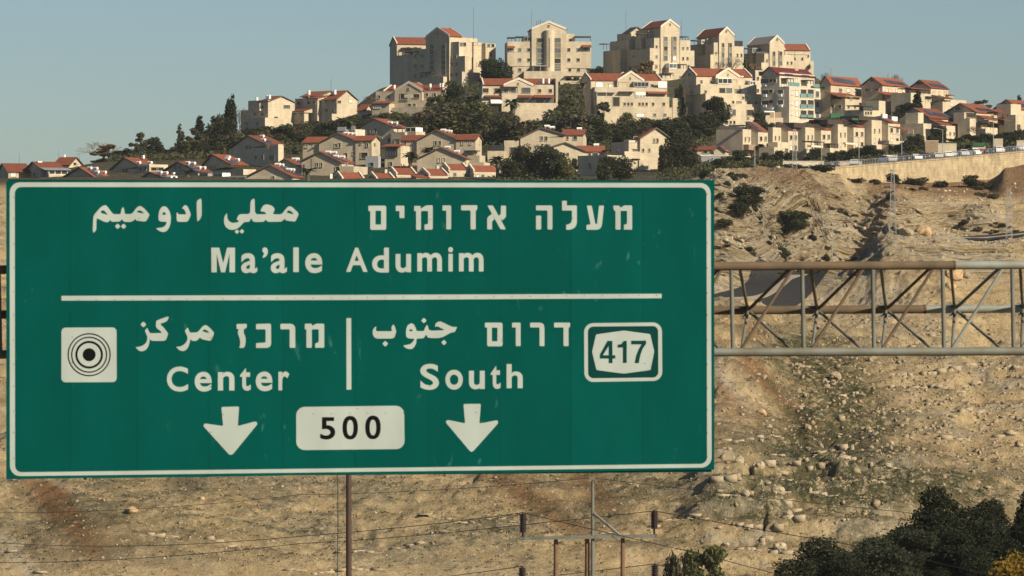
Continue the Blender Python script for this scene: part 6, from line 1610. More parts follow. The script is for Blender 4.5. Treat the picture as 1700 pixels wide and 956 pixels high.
for px, top, D, h, lab in ((851, 162, 1080, None, 'palm with a brown trunk in front of the red awnings'), (968, 128, 1175, None, 'stout palm against the lower wall of the cylinder tower'),
                      (682, 250, 945, None, 'palm before the wide beige house'), (712, 243, 958, None, 'young palm crown beside the gable of the wide beige house'), (826, 258, 910, None, 'palm at the left of the round dark clump'),
                      (511, 277, 905, None, 'palm behind the sign right of the wide low gabled house'), (312, 280, 925, None, 'small palm in front of the red roof with four tanks'), (1261, 238, 965, None, 'palm in front of the leftmost row house'),
                      (569, 192, 1050, None, 'thin palm in the wood below the left skyline blocks, left of a pair'), (580, 194, 1048, None, 'thin palm in the wood below the left skyline blocks, right of a pair')):
    plant_px('palm', px, top, 30 if D < 1150 else 24, D, lab)
# --- gardens and roadside planting below the row houses
side = [(1193, 262, 22, 900), (1210, 258, 26, 905), (1226, 248, 30, 925), (1240, 254, 30, 930), (1273, 252, 20, 935), (1290, 249, 26, 940), (1312, 252, 22, 935), (1352, 245, 26, 940), (1343, 256, 18, 925),
        (1385, 250, 26, 930), (1402, 250, 24, 930), (1412, 248, 18, 925), (1420, 244, 26, 935), (1432, 242, 28, 935), (1447, 240, 28, 932), (1460, 248, 24, 925), (1466, 255, 20, 920), (1497, 236, 36, 945), (1512, 232, 34, 950), (1523, 240, 30, 940), (1510, 250, 34, 925),
        (1520, 222, 28, 975), (1557, 208, 26, 980), (1548, 222, 18, 975), (1589, 228, 24, 960), (1583, 246, 20, 920), (1603, 232, 30, 955), (1612, 222, 30, 965), (1597, 240, 22, 930), (1640, 220, 30, 955), (1650, 224, 26, 940), (1630, 230, 28, 945), (1672, 218, 30, 955), (1682, 224, 28, 940), (1693, 214, 28, 960), (1555, 252, 12, 915), (1617, 238, 26, 915), (1666, 236, 22, 915), (1687, 236, 24, 912)]
for i, (px, top, w, D) in enumerate(side):
    plant_px(rb.choices(['dark', 'bushy', 'open', 'light'], [6, 3, 1, .6])[0], px, top, w, D, 'dark leafy garden tree between the row houses and the parked cars' if px < 1540 else 'dark leafy garden tree above the retaining wall on the right', 'garden trees along the street left of the lamp posts' if px < 1540 else 'garden trees along the street at the right')
plant_px('bare', 1625, 208, 30, 985, 'bare brownish tree before the wide red-roofed house')
# --- hedge on the lip of the cut and scrub on the rock
for i in range(26):
    px = 1150 + i * 8.2 + rb.uniform(-4, 4); D = rb.uniform(842, 862)
    plant('shrub', px, D, rb.uniform(1.0, 2.2), 'dark hedge shrub along the lip of the rock cutting', 'hedge along the top of the rock cutting', rb.uniform(2, 3.4), var=0, rnd=rb)
for px, D, h, w, k, lab in ((1242, 768, 4.6, 4.8, 'big', 'left of two big dark shrubs on the bench of the rock face'), (1319, 792, 4.4, 5.2, 'big', 'right of two big dark shrubs on the rock face'), (1226, 764, 2.6, 3.2, 'dark', 'small dark shrub at the foot of the left big shrub'),
      (1349, 792, 1.3, 1.3, 'dark', 'tiny black-green bush right of the two big shrubs'), (1372, 792, 1.5, 1.4, 'shrub', 'small grey-green bush at the foot of the rock face'), (1300, 786, 2.2, 3.0, 'shrub', 'grey scrub at the left of the right big shrub'),
      (1202, 760, 1.4, 2.6, 'shrub', 'low scrub by the edge of the green sign'), (1482, 862, 2.2, 2.6, 'dark', 'dark round bush at the foot of the retaining wall'), (1516, 860, 1.7, 4.4, 'shrub', 'long low brownish bush at the foot of the wall'), (1566, 858, 1.5, 3.2, 'shrub', 'low bush at the wall left of the big grey-green one'),
      (1611, 857, 2.6, 3.6, 'bushy', 'big grey-green bush against the retaining wall'), (1632, 855, 1.5, 3.4, 'shrub', 'low bush right of the big grey-green bush at the wall'), (1452, 860, 1.0, 2.0, 'shrub', 'small dry bush under the left end of the wall'), (1420, 858, 1.2, 4.0, 'shrub', 'scrub on the shoulder where the wall begins'), (1365, 850, 2.0, 5.0, 'shrub', 'dark scrub mound at the very start of the wall')):
    plant(k, px, D, h, lab, None, w, rnd=rb)
for i in range(115):                                     # scrub dotted over the cut and the far side of the road
    if i < 80: px, D = rb.uniform(1188, 1420), rb.uniform(742, 800)
    elif i < 100: px, D = rb.uniform(1425, 1660), rb.uniform(803, 856)
    else: px, D = rb.uniform(1570, 1720), rb.uniform(799, 812)
    h = rb.uniform(.35, 1.1)
    plant('shrub', px, D, h, 'small scrub bush dotted on the rocky cutting', 'scrub on the rocky cutting', h * rb.uniform(1.1, 2.2), rnd=rb)
# --- near pines in the valley, lower right
for px, top, w, D, k, lab, v in ((1566, 812, 150, 300, 'pine', 'black-green pine with an uneven top, tallest in the lower right', 0), (1655, 830, 130, 310, 'pine', 'dark pine between the tallest one and the right edge', 1), (1722, 815, 120, 305, 'pine', 'dark pine cut by the right edge of the picture', 0),
      (1385, 892, 150, 285, 'near', 'grey-green pine lowest and furthest left of the near pines', 0), (1490, 880, 150, 290, 'pine', 'grey-green pine between the low one and the tallest pine', 2), (1600, 880, 150, 285, 'pine', 'dark pine in front of the tallest one', 0), (1450, 905, 130, 280, 'near', 'low dark pine crown at the bottom edge', 1), (1335, 928, 90, 283, 'near', 'small pine crown at the bottom edge, left end of the group', 1), (1525, 868, 130, 299, 'near', 'dark pine filling the gap left below the tallest pine', 2), (1630, 862, 130, 296, 'near', 'dark pine filling the gap right below the tallest pine', 2), (1690, 868, 120, 290, 'pine', 'dark pine crown low at the right edge', 1), (1410, 925, 120, 276, 'near', 'grey-green pine crown on the bottom edge between the low ones', 2)):
    plant_px(k, px, top, w, D, lab, var=v)
plant_px('yellow', 1660, 918, 110, 262, 'yellow-leaved bush in the bottom right corner')
plant_px('light', 1175, 905, 70, 470, 'yellow-green leafy tree at the bottom right of the power pole')
plant_px('shrub', 1120, 918, 34, 520, 'small olive bush on the slope left of the yellow-green tree')
# undergrowth that closes the woods below the crowns: one mass
def undergrowth():
    rng = np.random.default_rng(77); P = []
    for p0, p1, d0, d1, n, h0 in ((185, 400, 1010, 1066, 260, 1.6), (385, 600, 1020, 1120, 420, 2.0), (600, 800, 1012, 1110, 460, 2.2), (800, 1175, 1005, 1086, 620, 2.0), (735, 850, 1112, 1210, 160, 2.2), (925, 990, 1100, 1200, 120, 1.8), (1120, 1190, 1060, 1090, 80, 1.8), (830, 960, 885, 912, 70, 1.4), (1190, 1370, 898, 950, 150, 1.3), (1420, 1530, 905, 960, 120, 1.4), (1575, 1715, 908, 985, 170, 1.6), (1100, 1190, 885, 930, 80, 1.6)):
        px = rng.uniform(p0, p1, n); D = rng.uniform(d0, d1, n); x, y, z = ground(px, D)
        for a, b_, c in zip(x, y, z):
            r = rng.uniform(.8, 1.7); k = 34
            d = rng.normal(size=(k, 3)); d /= np.linalg.norm(d, axis=1)[:, None]; d *= rng.uniform(.5, 1, (k, 1))
            P.append(np.array([a, b_, c + h0 * .35]) + d * np.array([r * 1.3, r * 1.3, h0 * rng.uniform(.5, 1.0)]))
    P = np.concatenate(P)
    me = leaf_mesh('undergrowth', P, .34, MATS['leaf'], rng)
    o = bpy.data.objects.new('undergrowth', me); COL.objects.link(o); tag(o, 'low tangled undergrowth between the trees of the town', None, None, 'stuff')
undergrowth()
# dry tufts and ground herbs on the hillside: nobody could count them
def tufts(name, n, box, m, size, lab, key):
    rng = np.random.default_rng(len(name) * 7 + n)
    px = rng.uniform(box[0], box[1], n * 4); D = rng.uniform(box[2], box[3], n * 4)
    x, y, z, so, gr, ro, wo, lp, _st, _L, _o = ground(px, D, True)
    row = CY - z / y * F
    road = seg_dist(x, D, HWYW) > 9
    w = {'green': gr, 'dry': 0.8 * sstep(-.05, .35, fbm(x / 9.0, D / 5.0, oct=3, s=83))}[key]
    keep = (rng.uniform(0, 1, len(px)) < w) & road
    x, y, z = x[keep][:n], y[keep][:n], z[keep][:n]
    k = 5; N = len(x)
    c = np.repeat(np.stack([x, y, z], -1), k, 0) + rng.normal(size=(N * k, 3)) * np.array([.22, .22, .05])
    s = np.repeat(rng.uniform(.5, 1.3, N), k)[:, None] * size
    d = rng.normal(size=(N * k, 3)); d[:, 2] = np.abs(d[:, 2]) + .6; d /= np.linalg.norm(d, axis=1)[:, None]
    t = np.cross(d, rng.normal(size=(N * k, 3))); t /= np.linalg.norm(t, axis=1)[:, None]
    V = np.stack([c - t * s * .5, c + t * s * .5, c + d * s], 1).reshape(-1, 3)
    me = npmesh(name, V, np.arange(3 * N * k).reshape(-1, 3), m, smooth=False)
    o = bpy.data.objects.new(name, me); COL.objects.link(o); tag(o, lab, None, None, 'stuff')
tufts('green_herbs', 9000, (-30, 1760, 535, 745), MATS['leaf'], .20, 'low green herbs growing in patches on the hillside', 'green')
tufts('dry_grass', 15000, (-30, 1760, 535, 850), MATS['leaf_olive'], .16, 'tufts of dry grass scattered over the hillside', 'dry')
# ------------------------------------------------------------------ stones
def rock_verts(rng, n):
    """n broken blocks: boxes with every corner knocked about, as (n,8,3)"""
    v = np.array([(-1,-1,-1),(1,-1,-1),(1,1,-1),(-1,1,-1),(-1,-1,1),(1,-1,1),(1,1,1),(-1,1,1)], float) * .62
    V = v[None] * rng.uniform(.45, 1.25, (n, 8, 3)) * rng.uniform(.55, 1.5, (n, 1, 3))
    a = rng.uniform(0, 6.28, n); c, s = np.cos(a), np.sin(a); t = rng.normal(0, .5, n); ct, st = np.cos(t), np.sin(t)
    x = V[:, :, 0] * c[:, None] - V[:, :, 1] * s[:, None]; y = V[:, :, 0] * s[:, None] + V[:, :, 1] * c[:, None]; z = V[:, :, 2] * .9
    return np.stack([x, y * ct[:, None] - z * st[:, None], y * st[:, None] + z * ct[:, None]], -1)
ICO = np.array([(0,2,1),(0,3,2),(4,5,6),(4,6,7),(0,1,5),(0,5,4),(1,2,6),(1,6,5),(2,3,7),(2,7,6),(3,0,4),(3,4,7)])
mat('rock', (0.34, 0.27, 0.175), (0.19, 0.15, 0.095), scale=1.5, rough=0.95, detail=8, vary=0.1)
mat('rock_pale', (0.38, 0.32, 0.225), (0.25, 0.20, 0.135), scale=1.2, rough=0.95, detail=8, vary=0.1)
mat('rock_tan', (0.43, 0.30, 0.165), (0.29, 0.20, 0.11), scale=1.2, rough=0.95, detail=8)
def stones(name, n, box, smin, smax, m, lab, dens):
    rng = np.random.default_rng(n + 3)
    px = rng.uniform(box[0], box[1], n * 8); D = rng.uniform(box[2], box[3], n * 8)
    x, y, z, so, gr, ro, wo, lp, _st, _L, _o = ground(px, D, True)
    row = CY - z / y * F
    keep = (rng.uniform(0, 1, len(px)) < dens(px, row, D, ro, gr, lp)) & (seg_dist(x, D, HWYW) > 8.5)
    x, y, z = x[keep][:n], y[keep][:n], z[keep][:n]; N = len(x)
    s = smin + (smax - smin) * rng.uniform(0, 1, N) ** 6
    V = rock_verts(rng, N) * s[:, None, None] + np.stack([x, y, z - s * .16], -1)[:, None]
    Fq = (ICO[None] + (np.arange(N) * 8)[:, None, None]).reshape(-1, 3)
    me = npmesh(name, V.reshape(-1, 3), Fq, m, smooth=False)
    o = bpy.data.objects.new(name, me); COL.objects.link(o); tag(o, lab, None, None, 'stuff')
def field(px, row, D, ro, gr, lp):
    q = np.exp(-((px - 1570) / 170.0) ** 2 - ((row - 670) / 80.0) ** 2) + .8 * np.exp(-((px - 1440) / 60.0) ** 2 - ((row - 740) / 60.0) ** 2) + .7 * np.exp(-((px - 1350) / 60.0) ** 2 - ((row - 640) / 45.0) ** 2) \
        + .5 * np.exp(-((px - 1330) / 120.0) ** 2 - ((row - 790) / 25.0) ** 2) + .5 * np.exp(-((px - 1480) / 100.0) ** 2 - ((row - 560) / 35.0) ** 2)
    return np.clip(.05 + .75 * q * (.12 + .88 * sstep(-.05, .25, fbm(px / 34, row / 22, oct=4, s=41))), 0, 1)
stones('loose_stones', 9500, (1180, 1760, 545, 745), .06, .66, MATS['rock'], 'loose limestone rubble strewn over the right-hand slope', field)
stones('small_stones', 15000, (-30, 1760, 540, 700), .05, .30, MATS['rock_pale'], 'small pale stones on the lower slope', lambda px, row, D, ro, gr, lp: np.clip(.25 + .6 * (fbm(px / 30, row / 14, oct=3, s=43) > .05) + lp, 0, 1))
stones('cutting_rubble', 2200, (1180, 1700, 742, 866), .06, .55, MATS['rock_pale'], 'broken rock on the ledges of the cutting', lambda px, row, D, ro, gr, lp: np.clip(.15 + ro, 0, 1))
def ledges(name, m, lab, lines, seed):
    """broken courses of bedrock cropping out along the contours"""
    rng = np.random.default_rng(seed); VV = []
    for a, b_, r0, r1, hmin, hmax in lines:
        px = a; ph = rng.uniform(0, 99)
        while px < b_:
            L = rng.uniform(.5, 2.0); t = (px - a) / (b_ - a)
            row = r0 + (r1 - r0) * t + 5 * float(fbm(np.array([px / 25.0]), np.array([ph]), oct=3, s=3)[0])
            Ds = np.arange(536, 745, 2.0); rr = CY - zbase(np.full(len(Ds), px), Ds) / Ds * F
            D = float(np.interp(-row, -rr, Ds)); step = L / D * F * rng.uniform(.75, 1.1)
            if float(fbm(np.array([px / 40.0]), np.array([ph + 5.0]), oct=2, s=9)[0]) > -.12:
                q = on_ground(px, D, 0.0); h = rng.uniform(hmin, hmax)
                v = np.array([(-1,-1,-1),(1,-1,-1),(1,1,-1),(-1,1,-1),(-1,-1,1),(1,-1,1),(1,1,1),(-1,1,1)], float) * rng.uniform(.72, 1.12, (8, 3))
                v *= np.array([L * .52, rng.uniform(.4, .9), h]); an = rng.normal(0, .12); v2 = v.copy()
                v2[:, 0] = v[:, 0] * math.cos(an) - v[:, 2] * math.sin(an) * .3; v2[:, 2] = v[:, 2] + v[:, 0] * math.sin(an) * .4
                VV.append(v2 + np.array(q) + np.array([0, .25, -.15 * h]))
            px += step
    V = np.concatenate(VV); N = len(VV)
    Fq = (ICO[None] + (np.arange(N) * 8)[:, None, None]).reshape(-1, 3)
    o = bpy.data.objects.new(name, npmesh(name, V, Fq, m, smooth=False)); COL.objects.link(o); tag(o, lab, None, None, 'stuff')
rl2 = np.random.default_rng(4)
LN = [(1188, 1262, 786, 792, .25, .6), (1278, 1420, 800, 806, .25, .6), (1190, 1268, 816, 820, .3, .6), (1284, 1380, 832, 826, .2, .5), (1190, 1270, 848, 846, .3, .7), (1282, 1400, 856, 852, .3, .6), (1200, 1264, 876, 872, .3, .6), (1276, 1360, 884, 880, .35, .8), (1190, 1262, 902, 905, .3, .6), (1266, 1330, 915, 908, .35, .8), (1200, 1256, 932, 934, .3, .6), (1262, 1310, 940, 938, .4, .8),
      (1400, 1500, 780, 800, .2, .5), (1340, 1440, 770, 778, .15, .4), (1195, 1300, 755, 765, .12, .35), (1205, 1330, 735, 748, .12, .3), (1440, 1600, 660, 668, .2, .6), (1385, 1470, 672, 676, .15, .4), (1480, 1690, 640, 634, .2, .6), (1520, 1700, 700, 706, .2, .5), (1560, 1700, 730, 738, .15, .5), (1600, 1710, 660, 664, .2, .6), (1340, 1430, 745, 765, .3, .8), (1500, 1580, 752, 744, .2, .6), (1640, 1720, 600, 612, .2, .5), (1420, 1540, 606, 612, .15, .4),
      (1000, 1180, 900, 890, .1, .3), (560, 760, 910, 900, .08, .25), (250, 420, 905, 912, .1, .3), (700, 900, 870, 880, .06, .2), (0, 70, 905, 955, .1, .25), (480, 640, 945, 940, .08, .25)]
ledges('rock_ledges', MATS['rock_pale'], 'broken limestone ledges cropping out along the slope', LN, 12)
def boulder(px, D, s, label, m='rock', group=None, seed=0, sq=(1, 1, .8)):
    rng = np.random.default_rng(seed + int(px))
    bm = bmesh.new(); bmesh.ops.create_icosphere(bm, subdivisions=3, radius=1.0)
    off = rng.uniform(0, 99, 3)
    for v in bm.verts:
        p = np.array(v.co); d = fbm(np.array([p[0] * 1.1 + off[0]]), np.array([p[1] * 1.1 + off[1]]), np.array([p[2] * 1.1 + off[2]]), 4, 3)[0]
        v.co = v.co * (1 + .55 * d); v.co.x *= sq[0]; v.co.y *= sq[1]; v.co.z *= sq[2]
    me = bpy.data.meshes.new('boulder'); bm.to_mesh(me); bm.free(); me.materials.append(MATS[m])
    o = bpy.data.objects.new('boulder', me); COL.objects.link(o)
    o.location = on_ground(px, D, -.35 * s); o.scale = (s, s, s); o.rotation_euler = (0, 0, rng.uniform(0, 6))
    tag(o, label, 'boulder', group); return o
for px, D, s, lab, m in ((1264, 606, .75, 'tan squared boulder alone on the slope right of the sign', 'rock_tan'), (1276, 601, .45, 'long pale stone lying below the tan squared boulder', 'rock_pale'),
        (1386, 640, .9, 'big pinkish boulder below the truss, right of centre', 'rock'), (1376, 585, .95, 'grey-tan boulder in the green patch of the right slope', 'rock'), (1315, 650, .6, 'dark-sided boulder under the bottom chord', 'rock'),
        (1505, 742, 1.3, 'large smooth boulder on the crest of the spur', 'rock'), (1492, 744, .9, 'left boulder of the group on the crest of the spur', 'rock'), (1533, 744, 1.3, 'broad brown boulder right of the smooth one on the spur', 'rock_tan'), (1552, 743, .7, 'small boulder at the right end of the crest group', 'rock'),
        (1585, 715, 1.6, 'orange rock outcrop on the flank of the spur', 'rock_tan'), (1578, 708, 1.0, 'lower piece of the orange outcrop on the spur', 'rock_tan'), (1602, 722, 1.0, 'rock above the road cutting beside the orange outcrop', 'rock'),
        (220, 560, .75, 'tan boulder on the slope at lower left', 'rock_tan'), (335, 571, .45, 'pinkish stone below the left half of the sign', 'rock_tan'), (148, 578, .5, 'stone just under the bottom left of the sign', 'rock'),
        (1205, 548, .5, 'pale ledge stone at the bottom left of the fissure', 'rock_pale'), (1228, 575, .7, 'grey block left of the top of the fissure', 'rock_pale'), (1262, 577, .7, 'grey block right of the top of the fissure', 'rock_pale'), (1292, 560, .9, 'grey block right of the middle of the fissure', 'rock_pale'),
        (1308, 556, .7, 'small grey block right of the larger fissure block', 'rock_pale'), (1295, 546, .9, 'grey block near the foot of the fissure', 'rock_pale'), (1240, 558, .6, 'grey block left of the middle of the fissure', 'rock_pale'), (1440, 580, .6, 'boulder with a dark hollow under it, right slope', 'rock')):
    boulder(px, D, s, lab, m, seed=int(s * 100))

# ------------------------------------------------------------------ retaining wall, railing, street with parked cars
WT = [(1366, 281), (1400, 278), (1440, 275), (1480, 271.5), (1520, 268), (1560, 265), (1600, 261.5), (1640, 258), (1680, 254), (1720, 250.5), (1800, 245), (2000, 234), (2300, 222)]
def wall_top(px): return np.interp(px, [a for a, _ in WT], [b for _, b in WT])
wr = empty('retaining_wall', at(1366, 285, 869)); tag(wr, 'long pale stone retaining wall rising to the right under the street', 'retaining wall')
mb = MB(); w0 = Vector(wr.location); cp = MB()
for a, c in zip(np.arange(1366, 2296, 10.0), np.arange(1376, 2306, 10.0)):
    p, q = at(a, wall_top(a), 868.2) - w0, at(c, wall_top(c), 868.2) - w0
    n = Vector((0, 5.5, 0)); dn = Vector((0, 0, -9)); ba = Vector((0, -.8, 0))
    mb.hexa([p + dn + ba, q + dn + ba, q + dn + n, p + dn + n, p, q, q + n, p + n])
    u = Vector((0, 0, .22)); o = Vector((0, -.1, 0)); n2 = Vector((0, .5, 0))
    cp.hexa([p + o, q + o, q + n2, p + n2, p + o + u, q + o + u, q + n2 + u, p + n2 + u])
mb.build('masonry', MATS['stone_wall'], wr); cp.build('coping', MATS['stone_wall'], wr)
st = MB()
for a, c in zip(np.arange(1340, 2296, 10.0), np.arange(1350, 2306, 10.0)):
    p, q = at(a, wall_top(a), 868.2) + Vector((0, .7, .10)), at(c, wall_top(c), 868.2) + Vector((0, .7, .10))
    st.add([p, q, q + Vector((0, 20, .6)), p + Vector((0, 20, .6))], [(0, 1, 2, 3)])
tag(st.build('street', MATS['asphalt']), 'asphalt street along the top of the retaining wall', None, None, 'structure')
rl = empty('street_railing', at(1366, 280, 869)); tag(rl, 'grey metal railing along the top of the retaining wall', 'railing')
l0 = Vector(rl.location); bars = MB(); rails = MB()
xs = np.arange(1360, 1800, 2.6)
for i, a in enumerate(xs):
    p = at(a, wall_top(a), 868.5) - l0 + Vector((0, 0, .2))
    if i % 9 == 0:
        po = MB(); po.box(p.x - .05, p.x + .05, p.y - .05, p.y + .05, p.z, p.z + 1.25); po.build('post', MATS['metal_grey'], rl)
    else: bars.box(p.x - .035, p.x + .035, p.y - .02, p.y + .02, p.z + .1, p.z + 1.1)
    if i + 1 < len(xs):
        q = at(xs[i + 1], wall_top(xs[i + 1]), 868.5) - l0 + Vector((0, 0, .2))
        for h in (.10, 1.12):
            e = Vector((0, .04, 0)); u = Vector((0, 0, .07)); g = Vector((0, 0, h))
            rails.hexa([p - e + g, q - e + g, q + e + g, p + e + g, p - e + g + u, q - e + g + u, q + e + g + u, p + e + g + u])
bo = bars.build('baluster', MATS['metal_grey'], rl); bo['kind'] = 'stuff'; rails.build('rail', MATS['metal_grey'], rl)
for k, c in dict(silver=(.45, .46, .47), white=(.75, .75, .74), black=(.02, .02, .022), navy=(.02, .03, .06), red=(.22, .02, .02)).items():
    mat('car_' + k, c, c, rough=.3, spec=.5)
mat('tyre', (.02, .02, .02), rough=.9)
def car(px, D, color, label, suv=False, yaw=0.0):
    z = -(float(wall_top(px)) - CY) / F * 868.2 + .12 + (D - 868.9) * .03
    r = empty('parked_car', Vector(((px - CX) / F * D, D, z)), yaw)
    tag(r, label, 'car', 'cars parked along the street on the wall')
    H = .18 if suv else 0.0
    prof = [(-2.15, .45), (-2.1, .85), (-1.9, 1.0), (-1.05 if not suv else -1.3, 1.05 + H), (-.45 if not suv else -.75, 1.45 + H), (1.1, 1.48 + H), (1.75, 1.08 + H), (2.1, .95), (2.15, .5), (1.9, .3), (-1.9, .3)]
    b = MB(); n = len(prof); W_ = .88
    def yy(zv, s): return s * (W_ - max(0, zv - .95) * .28)
    vs = [(yy(z_, -1), x_, z_) for x_, z_ in prof] + [(yy(z_, 1), x_, z_) for x_, z_ in prof]
    b.add(vs, [(i, (i + 1) % n, n + (i + 1) % n, n + i) for i in range(n)] + [tuple(range(n)), tuple(reversed(range(n, 2 * n)))])
    body = b.build('body', MATS['car_' + color], r)
    def glass(name, pts):
        m = MB(); m.add(pts, [(0, 1, 2, 3)]); m.add([(x * 1.0, y, z_ - .01) for x, y, z_ in pts], [(3, 2, 1, 0)]); m.build(name, MATS['glass_dark'], r)
    x3, z3 = prof[3]; x4, z4 = prof[4]
    glass('windscreen', [(-.74, x3 + .06, z3 + .07), (.74, x3 + .06, z3 + .07), (.66, x4 - .03, z4 - .03), (-.66, x4 - .03, z4 - .03)])
    x5, z5 = prof[5]; x6, z6 = prof[6]
    glass('rear_window', [(.66, x5 + .08, z5 - .03), (-.66, x5 + .08, z5 - .03), (-.74, x6 - .06, z6 + .05), (.74, x6 - .06, z6 + .05)])
    for s in (-1, 1):
        glass('side_window', [(yy(1.05, s) + s * .012, x3 + .35, 1.07 + H), (yy(1.05, s) + s * .012, x6 - .3, 1.07 + H), (yy(1.4, s) + s * .012, x5 - .05, 1.38 + H), (yy(1.4, s) + s * .012, x4 + .1, 1.38 + H)])
        for y_ in (-1.35, 1.3):
            m = MB(); m.tube((s * .72, y_, .33), (s * .90, y_, .33), .33, n=14); wh = m.build('wheel', MATS['tyre'], r)
            m = MB(); m.tube((s * .895, y_, .33), (s * .912, y_, .33), .19, n=10); m.build('rim', MATS['metal_grey'], wh)
        m = MB(); m.box(s * .5, s * .78, -2.17, -2.1, .66, .80); m.build('headlight', MATS['white'], r)
for i, (px, c, suv, lab) in enumerate(((1386, 'black', 0, 'dark low car at the left end of the parked row'), (1418, 'silver', 0, 'silver car under the dark street trees, second in the row'), (1473, 'white', 1, 'white van left of the dark tree group'), (1481, 'silver', 0, 'grey car close beside the white van'),
      (1497, 'navy', 0, 'dark blue car just under the lamp post left of the trees'), (1510, 'black', 0, 'black car in the shade of the big street tree'), (1521, 'white', 0, 'white car half hidden under the big street tree'), (1533, 'navy', 1, 'navy car at the corner of the low cream wall'), (1546, 'black', 0, 'black car before the cream garden wall'), (1556, 'silver', 0, 'silver car between black and white ones at the cream wall'),
      (1575, 'white', 0, 'white saloon before the cream garden wall'), (1587, 'silver', 0, 'grey car beside the round garden bush'), (1599, 'silver', 1, 'silver car left of the long white van'), (1616, 'white', 1, 'large white van on the parking strip'), (1631, 'red', 0, 'dark red car right of the large white van'), (1644, 'navy', 0, 'dark blue car by the lamp post'),
      (1658, 'white', 1, 'white off-road car right of the lamp post'), (1671, 'black', 0, 'black car right of the white off-road car'), (1683, 'navy', 0, 'dark car second from the right edge'), (1694, 'white', 0, 'white car at the right edge of the picture'))):
    car(px, 876 + (i % 3) * .6, c, lab, bool(suv), math.radians(random.uniform(-12, 12) + (35 if px in (1616, 1473) else 0)))
# garden walls behind the street
def gwall(name, xl, xr, yt, yb, D, label, m='stone', cat='garden wall', th=.4, yaw=0):
    p, q = at(xl, yb, D), at(xr, yb, D)
    r = empty(name, p); tag(r, label, cat)
    mb = MB(); zt = -(yt - CY) / F * D - p.z; wd = q.x - p.x
    mb.box(0, wd, 0, th, -2.5, zt); mb.build('wall', MATS[m], r)
    mb = MB(); mb.box(-.05, wd + .05, -.06, th + .06, zt, zt + .12); mb.build('coping', MATS['coping'], r)
gwall('garden_wall', 1557, 1588, 239, 262, 905, 'cream garden wall behind the parked cars, right of the big street tree')
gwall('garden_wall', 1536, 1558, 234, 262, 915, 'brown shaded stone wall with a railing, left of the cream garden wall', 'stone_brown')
gwall('garden_wall', 1614, 1636, 243, 258, 900, 'cream wall with a green cover on top between dark hedges')
gwall('garden_wall', 1650, 1665, 231, 255, 905, 'tall narrow piece of cream wall between two hedges')
gwall('garden_wall', 1688, 1730, 234, 250, 905, 'cream wall above the cars at the right edge')
gwall('garden_wall', 1381, 1431, 269, 279, 895, 'long low cream wall behind the leftmost street lamps')
gwall('garden_wall', 1467, 1490, 258, 272, 905, 'cream and rust garage wall under the rightmost row house')
gwall('garden_wall', 1300, 1368, 268, 280, 895, 'white pillared garden wall left of the retaining wall', 'stone_pale')
mb = MB(); p = at(1615, 243, 900); mb.box(p.x, p.x + 2.7, p.y - .3, p.y + 1.2, p.z + .1, p.z + .75); tag(mb.build('awning', MATS['green_cloth']), 'green cover on the cream wall between the hedges', 'awning')
gwall('fence', 1160, 1224, 259, 274, 930, 'grey corrugated fence below the low red-roofed house', 'metal_grey', 'fence', .1)
# street lamps
def lamp(px, D, y0, y1, label, arm=-1):
    p = at(px, y1, D); r = empty('street_lamp', p); tag(r, label, 'street lamp')
    h = (y1 - y0) / F * D
    m = MB(); m.tube((0, 0, -1.5), (0, 0, h), .09, .05, 8); m.build('pole', MATS['metal_grey'], r)
    m = MB(); m.tube((0, 0, h - .05), (arm * 1.3, 0, h + .25), .045, n=6); m.build('arm', MATS['metal_grey'], r)
    m = MB(); m.box(arm * 1.2, arm * 2.0, -.15, .15, h + .2, h + .34); m.build('lamp_head', MATS['metal_grey'], r)
for px, D, y0, y1, lab in ((1253, 885, 230, 275, 'street lamp left of the row houses'), (1364, 880, 235, 279, 'street lamp at the start of the retaining wall'), (1426, 880, 228, 277, 'street lamp before the fourth row house'), (1497, 880, 225, 271, 'street lamp before the rightmost row house'),
        (1565, 880, 215, 265, 'street lamp before the cream garden wall'), (1649, 880, 200, 258, 'tall street lamp among the hedges at the right'), (1380, 1130, 113, 150, 'street lamp above the roof right of the teal-balcony block'), (1458, 1135, 120, 155, 'street lamp above the ridge of the second shoulder house'), (1382, 744, 380, 436, 'slim lamp post at the foot of the rock face')):
    lamp(px, D, y0, y1, lab)
# lattice masts
def lattice(px, D, y0, y1, w, label, arms=()):
    p = at(px, y1, D); r = empty('lattice_mast', p); tag(r, label, 'lattice mast')
    h = (y1 - y0) / F * D; leg = MB(); br = MB()
    c = [(-1, -1), (1, -1), (1, 1), (-1, 1)]
    f = lambda z: w / 2 * (1 - .62 * z / h)
    for a, b_ in c:
        m = MB(); m.tube((a * f(0), b_ * f(0), -1.5), (a * f(h), b_ * f(h), h), .038, n=4); m.build('leg', MATS['metal_grey'], r)
    n = int(h / (w * .75))
    for i in range(n):
        z0, z1 = h * i / n, h * (i + 1) / n
        for k in range(4):
            a, b_ = c[k], c[(k + 1) % 4]
            br.tube((a[0] * f(z0), a[1] * f(z0), z0), (b_[0] * f(z1), b_[1] * f(z1), z1), .018, n=4, caps=False); br.tube((b_[0] * f(z0), b_[1] * f(z0), z0), (a[0] * f(z1), a[1] * f(z1), z1), .018, n=4, caps=False)
            br.tube((a[0] * f(z1), a[1] * f(z1), z1), (b_[0] * f(z1), b_[1] * f(z1), z1), .018, n=4, caps=False)
    br.build('bracing', MATS['metal_grey'], r)
    for z, L in arms:
        m = MB(); m.tube((-L, 0, h * z), (L, 0, h * z), .05, n=5); m.build('crossarm', MATS['metal_grey'], r)
lattice(1482, 742, 281, 378, 1.25, 'lattice mast on the crest of the spur before the cutting', ((.98, .7),))
lattice(1675, 782, 312, 404, 1.3, 'lattice mast beside the road at the right edge', ((.9, .9), (.68, 1.0)))
